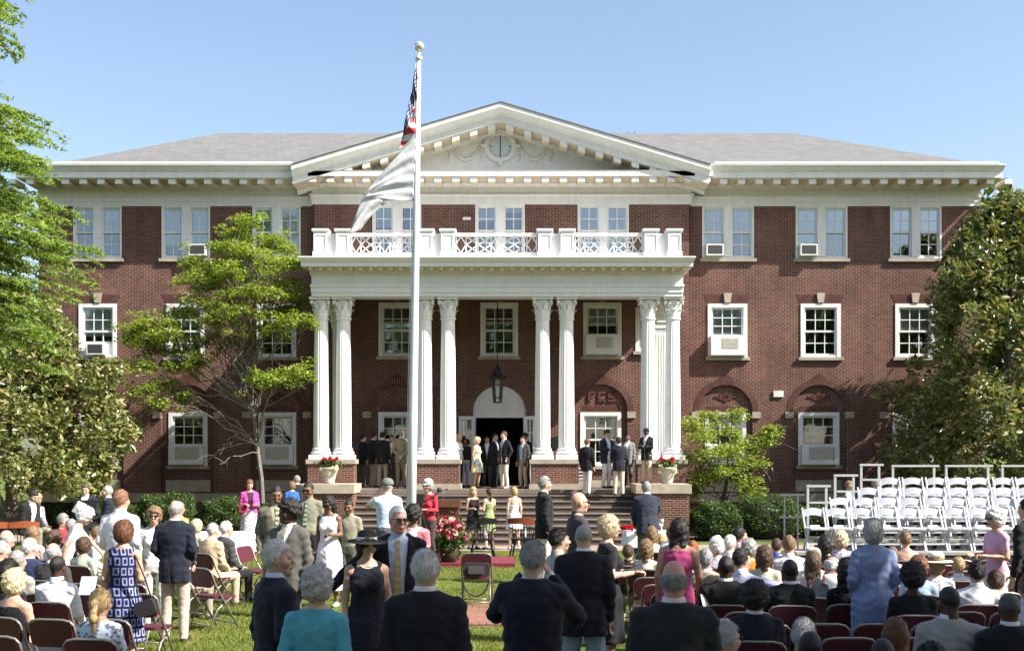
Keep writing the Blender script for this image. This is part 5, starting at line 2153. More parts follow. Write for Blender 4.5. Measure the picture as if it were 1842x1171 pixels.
# music stand ----------------------------------------------------------------------
MY = 25.2
ms = thing('music_stand', 'black music stand with white sheets in front of the musician', 'music stand', (U(152, MY), MY, 0))
mb = MB()
M_ = Matrix.Translation((0, 0, V(912, MY))) @ Matrix.Rotation(math.radians(62), 4, 'X')
rounded(mb, .52, .34, .015, .02, M_)
mb.build('desk', 'chair_black', ms)
mb = MB()
mb.tube([(0, .02, .05), (0, .02, V(912, MY))], .012, 7)
for k in range(3):
    a = k * 2.1 + .5
    mb.tube([(0, .02, .12), (.25 * math.cos(a), .02 + .25 * math.sin(a), .01)], .009, 6)
mb.build('tripod', 'chair_black', ms)
mb = MB()
rounded(mb, .2, .28, .004, .005, Matrix.Translation((-.1, -.02, V(914, MY))) @ Matrix.Rotation(math.radians(25), 4, 'Y') @ Matrix.Rotation(math.radians(62), 4, 'X'))
tag(mb.build('sheet_music', 'paper', None, False, (U(152, MY), MY - .02, .01)), 'white sheet music leaning on the music stand', 'paper')

# camera tripod next to the pole -------------------------------------------------------
TY = 22.6
tp = thing('camera_tripod', 'black video camera on a tripod just right of the flagpole', 'tripod', (U(757, TY), TY, 0))
mb = MB()
for k in range(3):
    a = k * 2 * PI / 3 + .4
    mb.tube([(0, 0, 1.2), (.42 * math.cos(a), .42 * math.sin(a), 0)], .018, 7)
mb.tube([(0, 0, .9), (0, 0, 1.36)], .022, 8)
mb.build('tripod_legs', 'dark_metal', tp)
mb = MB()
mb.box(-.07, .07, -.2, .16, 1.36, 1.54)
mb.tube([(0, .16, 1.45), (0, .3, 1.45)], .05, 12)
mb.box(-.1, -.07, -.24, -.1, 1.46, 1.56)
mb.build('video_camera', 'dark_metal', tp)
mb = MB()
mb.tube([(.05, -.05, 1.38), (.28, -.1, 1.5), (.36, -.12, 1.6)], .012, 6)
mb.sphere((.37, -.12, 1.62), .05, 8, 6)
mb.build('pan_handle', 'dark_metal', tp)
# ------------------------------------------------------------------ people
def attr_mat(name, rough, kind):
    m, nt, b = newmat(name)
    at = N(nt, 'ShaderNodeAttribute', attribute_name='Col')
    tc = N(nt, 'ShaderNodeTexCoord')
    n = N(nt, 'ShaderNodeTexNoise', i_Scale={'cloth': 9.0, 'skin': 14.0, 'hair': 42.0}[kind], i_Detail=4.0)
    mp = N(nt, 'ShaderNodeMapping')
    if kind == 'hair':
        mp.inputs['Scale'].default_value = (4.0, 4.0, .6)
    nt.links.new(tc.outputs['Object'], mp.inputs[0])
    nt.links.new(mp.outputs[0], n.inputs['Vector'])
    lo, hi = {'cloth': (.88, 1.1), 'skin': (.93, 1.06), 'hair': (.72, 1.22)}[kind]
    r = ramp(nt, [(.32, (lo,) * 3), (.7, (hi,) * 3)])
    nt.links.new(n.outputs['Fac'], r.inputs[0])
    mx = N(nt, 'ShaderNodeMixRGB', blend_type='MULTIPLY')
    mx.inputs[0].default_value = 1.0
    nt.links.new(at.outputs['Color'], mx.inputs[1])
    nt.links.new(r.outputs[0], mx.inputs[2])
    nt.links.new(mx.outputs[0], b.inputs['Base Color'])
    b.inputs['Roughness'].default_value = rough
    b.inputs['Specular IOR Level'].default_value = {'cloth': .2, 'skin': .4, 'hair': .4}[kind]
    if kind == 'cloth':
        b.inputs['Sheen Weight'].default_value = .08
    if kind == 'skin':
        b.inputs['Subsurface Weight'].default_value = .0
    bp = N(nt, 'ShaderNodeBump', i_Strength={'cloth': .45, 'skin': .05, 'hair': .45}[kind], i_Distance=.02)
    nt.links.new(n.outputs['Fac'], bp.inputs['Height'])
    nt.links.new(bp.outputs[0], b.inputs['Normal'])


attr_mat('skin', .5, 'skin')
attr_mat('cloth', .85, 'cloth')
attr_mat('hair', .5, 'hair')


def pattern_mat(name, kind, c1, c2, c3=None):
    m, nt, b = newmat(name)
    tc = N(nt, 'ShaderNodeTexCoord')
    b.inputs['Roughness'].default_value = .85
    b.inputs['Specular IOR Level'].default_value = .15
    sp = N(nt, 'ShaderNodeSeparateXYZ')
    nt.links.new(tc.outputs['Object'], sp.inputs[0])
    ad = N(nt, 'ShaderNodeMath', operation='ADD')
    nt.links.new(sp.outputs[0], ad.inputs[0])
    nt.links.new(sp.outputs[1], ad.inputs[1])
    cb = N(nt, 'ShaderNodeCombineXYZ')
    nt.links.new(ad.outputs[0], cb.inputs[0])
    nt.links.new(sp.outputs[2], cb.inputs[1])

    def wave(scale, direction, width):
        ch = sp.outputs[2] if direction == 'Z' else sp.outputs[0] if direction == 'XO' else ad.outputs[0]
        a = N(nt, 'ShaderNodeMath', operation='MULTIPLY')
        a.inputs[1].default_value = scale
        nt.links.new(ch, a.inputs[0])
        f_ = N(nt, 'ShaderNodeMath', operation='FRACT')
        nt.links.new(a.outputs[0], f_.inputs[0])
        l_ = N(nt, 'ShaderNodeMath', operation='LESS_THAN')
        l_.inputs[1].default_value = width
        nt.links.new(f_.outputs[0], l_.inputs[0])
        return l_.outputs[0]

    def mixc(fac, a, b_):
        x = N(nt, 'ShaderNodeMixRGB')
        nt.links.new(fac, x.inputs[0])
        for i, c in ((1, a), (2, b_)):
            if isinstance(c, tuple):
                x.inputs[i].default_value = (*c, 1)
            else:
                nt.links.new(c, x.inputs[i])
        return x.outputs[0]
    if kind == 'pinstripe':
        out = mixc(wave(44, 'XO', .34), c1, c2)
    elif kind == 'stripes':
        out = mixc(wave(14, 'Z', .5), c1, c2)
    elif kind == 'plaid':
        out = mixc(wave(18, 'X', .4), mixc(wave(18, 'Z', .4), c1, c2), c3)
    elif kind == 'squares':
        br = N(nt, 'ShaderNodeTexBrick', offset=.15)
        br.inputs['Scale'].default_value = 1.0
        br.inputs['Brick Width'].default_value = .085
        br.inputs['Row Height'].default_value = .1
        br.inputs['Mortar Size'].default_value = .012
        br.inputs['Mortar Smooth'].default_value = 0
        nt.links.new(cb.outputs[0], br.inputs['Vector'])
        br2 = N(nt, 'ShaderNodeTexBrick', offset=.15)
        br2.inputs['Scale'].default_value = 1.0
        br2.inputs['Brick Width'].default_value = .085
        br2.inputs['Row Height'].default_value = .1
        br2.inputs['Mortar Size'].default_value = .027
        br2.inputs['Mortar Smooth'].default_value = 0
        nt.links.new(cb.outputs[0], br2.inputs['Vector'])
        out = mixc(br.outputs['Fac'], mixc(br2.outputs['Fac'], c1, c2), c1)
    else:        # floral
        vo = N(nt, 'ShaderNodeTexVoronoi', i_Scale=17.0 if kind == 'floral' else 40.0)
        nt.links.new(tc.outputs['Object'], vo.inputs['Vector'])
        r = ramp(nt, [(.0, c2), (.35, c1), (.62, c3 or c2), (.8, c1)])
        r.color_ramp.interpolation = 'CONSTANT'
        nt.links.new(vo.outputs['Color'], r.inputs[0])
        out = r.outputs[0]
    nt.links.new(out, b.inputs['Base Color'])
    n = N(nt, 'ShaderNodeTexNoise', i_Scale=9.0, i_Detail=3.0)
    nt.links.new(tc.outputs['Object'], n.inputs['Vector'])
    bp = N(nt, 'ShaderNodeBump', i_Strength=.4, i_Distance=.02)
    nt.links.new(n.outputs['Fac'], bp.inputs['Height'])
    nt.links.new(bp.outputs[0], b.inputs['Normal'])
    return m


pattern_mat('print_squares', 'squares', (.02, .022, .04), (.27, .29, .6))
pattern_mat('print_yellow', 'floral', (.75, .75, .65), (.62, .5, .06), (.2, .42, .45))
pattern_mat('print_pink', 'floral', (.75, .55, .55), (.5, .15, .18), (.8, .74, .7))
pattern_mat('print_grey', 'tiny', (.66, .64, .68), (.25, .25, .32), (.5, .48, .55))
pattern_mat('print_blue', 'tiny', (.55, .62, .74), (.18, .2, .28), (.5, .56, .68))
pattern_mat('pinstripe_blue', 'pinstripe', (.2, .26, .46), (.28, .33, .5))
pattern_mat('plaid_shirt', 'plaid', (.7, .7, .68), (.42, .4, .45), (.5, .46, .5))
pattern_mat('stripe_shirt', 'stripes', (.78, .74, .7), (.5, .22, .22))
pattern_mat('stripe_blue', 'stripes', (.75, .78, .8), (.35, .45, .62))
pattern_mat('tie_gold', 'stripes', (.5, .42, .2), (.42, .34, .14))
pattern_mat('tie_green', 'stripes', (.32, .36, .26), (.1, .12, .09))


# --- distance fields ------------------------------------------------------
class Field:
    def __init__(s, lo, hi, vox):
        s.ax = [np.arange(lo[i], hi[i] + vox, vox) for i in range(3)]
        s.F = np.full([len(a) for a in s.ax], 9.0, dtype=np.float32)
        s.vox = vox

    def sl(s, lo, hi, pad):
        out = []
        for i in range(3):
            a = np.searchsorted(s.ax[i], lo[i] - pad)
            b = np.searchsorted(s.ax[i], hi[i] + pad)
            out.append(slice(max(0, a), max(0, b)))
        return tuple(out)

    def pts(s, sl):
        return np.meshgrid(*[s.ax[i][sl[i]] for i in range(3)], indexing='ij', sparse=True)

    def add(s, prim, k=.02):
        sl = s.sl(prim.lo, prim.hi, k + s.vox * 2)
        if any(q.stop <= q.start for q in sl):
            return
        X, Y, Z = s.pts(sl)
        d = prim.d(X, Y, Z)
        A = s.F[sl]
        h = np.clip(.5 + .5 * (A - d) / k, 0, 1)
        s.F[sl] = A * (1 - h) + d * h - k * h * (1 - h)

    def sub(s, fn, lo, hi):
        sl = s.sl(lo, hi, s.vox)
        X, Y, Z = s.pts(sl)
        s.F[sl] = np.maximum(s.F[sl], -fn(X, Y, Z))

    def mesh(s):
        return surface_nets(s.F, *s.ax)


def surface_nets(Fd, xs, ys, zs):
    S = Fd < 0
    nx, ny, nz = Fd.shape
    c = np.zeros((nx - 1, ny - 1, nz - 1), np.int8)
    for i in (0, 1):
        for j in (0, 1):
            for k in (0, 1):
                c += S[i:nx - 1 + i, j:ny - 1 + j, k:nz - 1 + k]
    act = (c > 0) & (c < 8)
    I = np.argwhere(act)
    idx = np.full(act.shape, -1, np.int32)
    idx[act] = np.arange(len(I))
    acc = np.zeros((len(I), 3))
    cnt = np.zeros(len(I))
    i0, j0, k0 = I.T
    co = (xs, ys, zs)
    for ax in range(3):
        for a in (0, 1):
            for b in (0, 1):
                o = [0, 0, 0]
                o[(ax + 1) % 3], o[(ax + 2) % 3] = a, b
                p = (i0 + o[0], j0 + o[1], k0 + o[2])
                q = list(p)
                q[ax] = q[ax] + 1
                q = tuple(q)
                va, vb = Fd[p], Fd[q]
                m = (va < 0) != (vb < 0)
                t = np.where(m, va / np.where(m, va - vb, 1), 0)
                for d in range(3):
                    base = co[d][p[d]]
                    if d == ax:
                        base = base + t * (co[d][q[d]] - co[d][p[d]])
                    acc[:, d] += np.where(m, base, 0)
                cnt += m
    V_ = acc / np.maximum(cnt, 1)[:, None]
    faces = []
    for ax in range(3):
        sl0 = [slice(None)] * 3
        sl1 = [slice(None)] * 3
        n = Fd.shape[ax]
        sl0[ax], sl1[ax] = slice(0, n - 1), slice(1, n)
        A, B = S[tuple(sl0)], S[tuple(sl1)]
        E = np.argwhere(A != B)
        u, w = (ax + 1) % 3, (ax + 2) % 3
        E = E[(E[:, u] > 0) & (E[:, w] > 0) & (E[:, u] < Fd.shape[u] - 1) & (E[:, w] < Fd.shape[w] - 1)]
        if not len(E):
            continue
        inside = A[tuple(E.T)]

        def cell(du, dw):
            q = E.copy()
            q[:, u] += du
            q[:, w] += dw
            return idx[tuple(q.T)]
        Q = np.stack([cell(-1, -1), cell(0, -1), cell(0, 0), cell(-1, 0)], 1)
        Q[~inside] = Q[~inside][:, ::-1]
        faces.append(Q)
    return V_, (np.concatenate(faces) if faces else np.zeros((0, 4), int))


class RC:
    """rounded cone between two joints"""

    def __init__(s, a, b, ra, rb, tag, squash=None):
        s.a, s.b, s.ra, s.rb, s.tag = np.array(a, float), np.array(b, float), ra, rb, tag
        r = max(ra, rb)
        s.lo, s.hi = np.minimum(s.a, s.b) - r, np.maximum(s.a, s.b) + r
        s.ba = s.b - s.a
        s.L2 = max(1e-9, float(s.ba @ s.ba))

    def t(s, X, Y, Z):
        return np.clip(((X - s.a[0]) * s.ba[0] + (Y - s.a[1]) * s.ba[1] + (Z - s.a[2]) * s.ba[2]) / s.L2, 0, 1)

    def d(s, X, Y, Z):
        t = s.t(X, Y, Z)
        return np.sqrt((X - s.a[0] - s.ba[0] * t) ** 2 + (Y - s.a[1] - s.ba[1] * t) ** 2 + (Z - s.a[2] - s.ba[2] * t) ** 2) - (s.ra + (s.rb - s.ra) * t)


class EL:
    """ellipsoid, optionally in a rotated frame"""

    def __init__(s, c, r, tag, M=None):
        s.c, s.r, s.tag, s.M = np.array(c, float), np.array(r, float), tag, M
        R = s.r if M is None else np.full(3, s.r.max())
        s.lo, s.hi = s.c - R, s.c + R

    def t(s, X, Y, Z):
        return 0 * (X + Y + Z)

    def d(s, X, Y, Z):
        x, y, z = X - s.c[0], Y - s.c[1], Z - s.c[2]
        if s.M is not None:
            M = s.M
            x, y, z = (M[0][0] * x + M[1][0] * y + M[2][0] * z, M[0][1] * x + M[1][1] * y + M[2][1] * z, M[0][2] * x + M[1][2] * y + M[2][2] * z)
        q = np.sqrt((x / s.r[0]) ** 2 + (y / s.r[1]) ** 2 + (z / s.r[2]) ** 2)
        return (q - 1) * s.r.min()


class LOFT:
    """elliptic loft along a leaning axis: levels of (z, half width, half depth, y shift) in the trunk frame"""

    def __init__(s, T, lev, tag, off=0.0, ripple=0.0, rn=9, power=2.0):
        s.T, s.tag, s.off, s.ripple, s.rn = T, tag, off, ripple, rn
        s.lev = np.array(lev, float)
        z0, z1 = s.lev[0, 0], s.lev[-1, 0]
        w = s.lev[:, 1].max() + off + .02
        dd = (s.lev[:, 2] + np.abs(s.lev[:, 3])).max() + off + .02
        P = np.array([T.out((x, y, z)) for x in (-w, w) for y in (-dd, dd) for z in (z0 - .02, z1 + .02)])
        s.lo, s.hi = P.min(0), P.max(0)
        s.p = power

    def t(s, X, Y, Z):
        return s.T.inn(X, Y, Z)[2]

    def d(s, X, Y, Z):
        x, y, z = s.T.inn(X, Y, Z)
        L = s.lev
        a = np.interp(z, L[:, 0], L[:, 1]) + s.off
        b = np.interp(z, L[:, 0], L[:, 2]) + s.off
        y = y - np.interp(z, L[:, 0], L[:, 3])
        if s.ripple:
            th = np.arctan2(y, x)
            g = 1 + s.ripple * np.sin(s.rn * th + 1.3) * np.clip((L[-1, 0] - z) / max(.05, L[-1, 0] - L[0, 0]), 0, 1)
            a, b = a * g, b * g
        if s.p == 2.0:
            q = np.sqrt((x / a) ** 2 + (y / b) ** 2)
        else:
            q = (np.abs(x / a) ** s.p + np.abs(y / b) ** s.p) ** (1 / s.p)
        d = (q - 1) * np.minimum(a, b)
        return np.maximum(d, np.maximum(L[0, 0] - z, z - L[-1, 0]))


class Frame:
    def __init__(s, o, lean=0.0, side=0.0, twist=0.0):
        s.o = np.array(o, float)
        M = Matrix.Rotation(twist, 3, 'Z') @ Matrix.Rotation(side, 3, 'Y') @ Matrix.Rotation(lean, 3, 'X')
        s.M = np.array(M)

    def out(s, p):
        return s.o + s.M @ np.array(p, float)

    def inn(s, X, Y, Z):
        x, y, z = X - s.o[0], Y - s.o[1], Z - s.o[2]
        M = s.M
        return (M[0, 0] * x + M[1, 0] * y + M[2, 0] * z, M[0, 1] * x + M[1, 1] * y + M[2, 1] * z, M[0, 2] * x + M[1, 2] * y + M[2, 2] * z)


# --- head, hair and hand libraries -----------------------------------------
HEADS, HAIRS, HANDS = {}, {}, {}


def head_lib(kind, vox):
    key = (kind, vox)
    if key in HEADS:
        return HEADS[key]
    f = Field((-.115, -.15, -.235), (.115, .13, .14), vox)
    fem = kind == 'f'
    f.add(EL((0, .012, .025), (.076, .096, .1), 's'), .02)
    f.add(EL((0, -.025, -.045), (.058 if fem else .063, .066, .078), 's'), .04)
    f.add(EL((0, -.062, -.098), (.026 if fem else .032, .026, .022), 's'), .03)        # chin
    f.add(RC((0, .022, -.04), (0, .03, -.24), .052 if fem else .06, .052 if fem else .062, 's'), .03)
    f.add(RC((-.035, -.083, .024), (.035, -.083, .024), .012, .012, 's'), .02)          # brow
    for sx in (-1, 1):
        f.add(EL((sx * .045, -.066, -.028), (.024, .022, .024), 's'), .03)              # cheek
        f.add(EL((sx * .079, .008, -.01), (.01, .021, .032), 's'), .008)               # ear

    f.sub(lambda X, Y, Z: np.sqrt((np.abs(X) - .032) ** 2 + (Y + .107) ** 2 + ((Z - .003) * 1.3) ** 2) - .021, (-.06, -.14, -.03), (.06, -.06, .04))
    f.add(RC((0, -.092, .008), (0, -.116, -.03), .0085, .0135, 's'), .012)              # nose
    f.add(EL((0, -.094, -.066), (.023, .012, .006), 's'), .008)                        # lips
    f.add(EL((0, -.092, -.076), (.019, .011, .006), 's'), .008)
    v, q = f.mesh()
    x, y, z = v.T
    reg = np.zeros(len(v), int)
    eye = ((np.abs(x) - .032) ** 2 / .016 ** 2 + (z - .003) ** 2 / .0075 ** 2 < 1) & (y < -.06)
    reg[eye] = 2
    brow = (np.abs(np.abs(x) - .034) < .019) & (np.abs(z - .024 + .1 * np.abs(np.abs(x) - .03)) < .0055) & (y < -.06)
    reg[brow] = 3
    lips = (np.abs(x) < .024) & (z < -.061) & (z > -.081) & (y < -.085)
    reg[lips] = 4
    HEADS[key] = (v, q, reg)
    return HEADS[key]


def hair_lib(style, vox):
    key = (style, vox)
    if key in HAIRS:
        return HAIRS[key]
    f = Field((-.17, -.15, -.42), (.17, .22, .19), vox)
    th = {'short': .013, 'buzz': .0045, 'bald': .009, 'bob': .03, 'long': .022, 'curly': .034, 'afro': .05, 'pony': .014, 'side': .016, 'wavy': .03}[style]
    f.add(EL((0, .014, .028), (.077 + th, .098 + th, .1 + th), 'h'), .01)
    if style in ('bob', 'curly', 'wavy'):
        f.add(EL((0, .03, -.03), (.092 + th * .3, .085 + th * .3, .1), 'h'), .03)
    if style == 'wavy':
        for sx in (-1, 1):
            f.add(RC((sx * .075, .02, -.03), (sx * .085, .02, -.16), .035, .03, 'h'), .03)
        f.add(RC((0, .06, -.03), (0, .065, -.17), .07, .05, 'h'), .04)
    if style == 'long':
        for sx in (-1, 0, 1):
            f.add(RC((sx * .055, .055, 0), (sx * .06, .085, -.3), .045, .035, 'h'), .035)
        for sx in (-1, 1):
            f.add(RC((sx * .082, .0, .0), (sx * .09, .0, -.2), .02, .022, 'h'), .025)
    if style == 'pony':
        f.add(EL((0, .13, .02), (.025, .03, .03), 'h'), .02)
        f.add(RC((0, .14, .01), (0, .15, -.12), .028, .034, 'h'), .02)
        f.add(RC((0, .15, -.12), (0, .125, -.27), .034, .012, 'h'), .02)
    X, Y, Z = f.pts((slice(None),) * 3)
    amp = {'curly': .007, 'afro': .007, 'wavy': .006, 'bob': .004, 'bald': .002, 'buzz': .001}.get(style, .0035)
    f.F += amp * (np.sin(X * 95 + 2 * np.sin(Z * 60)) * np.sin(Y * 88 + 1.5 * np.sin(X * 70)) + .7 * np.sin(Z * 80 + 30 * X + 20 * Y)).astype(np.float32)
    # cut the face and the nape free
    if style == 'bald':
        cut = np.minimum(np.minimum(.035 - Z + .25 * (Y - .02), Y + .015), Z + .065)
    elif style in ('bob', 'long', 'wavy', 'curly'):
        front = {'long': .072, 'bob': .064, 'wavy': .06, 'curly': .058}[style]
        face = np.maximum(np.abs(X) - .062, np.maximum(Y + .028, Z - front))      # < 0 inside face box
        cut = face + 0 * X
        lowest = {'bob': -.12, 'curly': -.1, 'wavy': -.2, 'long': -.34}[style]
        cut = np.minimum(cut, Z - lowest + .02 * np.sin(X * 60))
        jaw = np.maximum(Y + .005, Z + .07) if style != 'long' else np.maximum(Y + .02, Z + .25)
        cut = np.minimum(cut, jaw)
    else:
        line = np.interp(Y, [-.12, -.07, -.035, -.02, .03, .06, .13], [.075, .066, .055, .0, -.01, -.05, -.075])
        if style == 'afro':
            line = np.interp(Y, [-.12, -.06, -.03, .03, .06, .15], [.07, .06, .02, -.03, -.07, -.08])
        cut = Z - line
        if style == 'pony':
            cut = np.where(Y > .1, 9, cut)
    f.F = np.maximum(f.F, -(cut).astype(np.float32))
    HAIRS[key] = f.mesh()
    return HAIRS[key]


def hand_lib(pose, vox):
    """right hand hanging along -Z, palm facing -X... thumb towards -Y"""
    key = (pose, vox)
    if key in HANDS:
        return HANDS[key]
    f = Field((-.09, -.085, -.22), (.09, .075, .04), vox)
    f.add(RC((0, 0, .03), (0, 0, -.015), .026, .025, 's'), .01)
    f.add(EL((0, 0, -.055), (.017, .04, .05), 's'), .012)
    curl = {'relaxed': .45, 'grip': 1.25, 'flat': .1}[pose]
    for i, (y, ln) in enumerate(((-.031, .072), (-.0105, .08), (.0105, .075), (.03, .06))):
        p = np.array((0, y, -.098))
        ang = curl * .4
        for seg, fr in enumerate((.45, .32, .26)):
            q = p + ln * fr * np.array((-math.sin(ang), y * .6, -math.cos(ang)))
            f.add(RC(p, q, .0098 - .0008 * seg, .0092 - .0008 * seg, 's'), .003)
            p = q
            ang += curl * .75
    p0, p1, p2 = (-.004, -.03, -.03), (-.022, -.06, -.062), (-.03, -.058, -.095)
    f.add(RC(p0, p1, .016, .0125, 's'), .012)
    f.add(RC(p1, p2, .012, .0095, 's'), .004)
    HANDS[key] = f.mesh()
    return HANDS[key]


def align(d, fwd):
    """matrix whose -Z is d, with -Y as near fwd as possible"""
    z = -np.array(d) / np.linalg.norm(d)
    y = -np.array(fwd, float)
    y = y - z * (y @ z)
    if np.linalg.norm(y) < 1e-4:
        y = np.array((0, 1.0, 0)) - z * z[1]
    y /= np.linalg.norm(y)
    x = np.cross(y, z)
    return np.stack([x, y, z], 1)


ARMS = {'down': ((.235, .035, .205), (.238, -.025, -.045)), 'front': ((.245, .05, .215), (.18, -.15, .03)), 'clasp': ((.24, .03, .2), (.05, -.205, .06)),
        'back': ((.26, .1, .215), (.07, .175, .03)), 'hold': ((.23, .0, .2), (.11, -.24, .22)), 'phone': ((.32, -.12, .36), (.135, -.05, .62)),
        'camera': ((.29, -.16, .29), (.085, -.25, .57)), 'fold': ((.235, -.05, .205), (-.05, -.2, .23)), 'pocket': ((.28, .07, .21), (.215, -.01, .02)),
        'lap': ((.225, -.05, .2), (.12, -.29, .1)), 'reach': ((.24, -.2, .36), (.2, -.42, .27)), 'out': ((.44, .03, .42), (.70, .0, .36)),
        'around': ((.38, -.06, .3), (.58, -.14, .12)), 'low': ((.25, -.06, .22), (.22, -.2, .02)), 'chin': ((.23, -.2, .22), (.06, -.2, .5)), 'up': ((.26, -.12, .28), (.14, -.3, .42))}
PARTS_CLOSE = {'near': .0115, 'mid': .0155, 'far': .021}
HEAD_VOX = {'near': .0068, 'mid': .0095, 'far': .014}
SKIN = {'w': (.52, .31, .22), 'p': (.6, .38, .29), 't': (.42, .24, .16), 'b': (.075, .037, .022), 'm': (.17, .085, .05), 'r': (.55, .27, .2)}
HAIRC = {'white': (.66, .64, .6), 'grey': (.3, .29, .28), 'silver': (.45, .44, .43), 'dark': (.012, .009, .008), 'brown': (.075, .042, .022), 'lbrown': (.2, .12, .06), 'blonde': (.45, .31, .15), 'pale': (.6, .48, .3),
         'red': (.3, .1, .03), 'auburn': (.14, .055, .025), 'ginger': (.24, .12, .07)}


def mesh_from(name, parts, mats):
    """parts: (verts, quads, colours, material index)"""
    vo, V_, Q_, C_, M_ = 0, [], [], [], []
    for (v, q, c, mi) in parts:
        V_.append(v)
        Q_.append(q + vo)
        C_.append(c)
        M_.append(mi if not np.isscalar(mi) else np.full(len(q), mi))
        vo += len(v)
    V_, Q_, C_, M_ = np.concatenate(V_), np.concatenate(Q_), np.concatenate(C_), np.concatenate(M_)
    me = bpy.data.meshes.new(name)
    me.vertices.add(len(V_))
    me.vertices.foreach_set('co', V_.astype(np.float32).ravel())
    me.loops.add(Q_.size)
    me.loops.foreach_set('vertex_index', Q_.astype(np.int32).ravel())
    me.polygons.add(len(Q_))
    me.polygons.foreach_set('loop_start', np.arange(0, Q_.size, 4, dtype=np.int32))
    me.polygons.foreach_set('loop_total', np.full(len(Q_), 4, dtype=np.int32))
    me.polygons.foreach_set('material_index', M_.astype(np.int32))
    me.polygons.foreach_set('use_smooth', np.ones(len(Q_), bool))
    for m_ in mats:
        me.materials.append(MATS[m_])
    at = me.attributes.new('Col', 'FLOAT_COLOR', 'POINT')
    at.data.foreach_set('color', np.concatenate([C_, np.ones((len(C_), 1))], 1).astype(np.float32).ravel())
    me.update(calc_edges=True)
    return me


def col(c):
    return np.array(HAIRC.get(c, SKIN.get(c, c)) if isinstance(c, str) else c, float)


PEOPLE = []


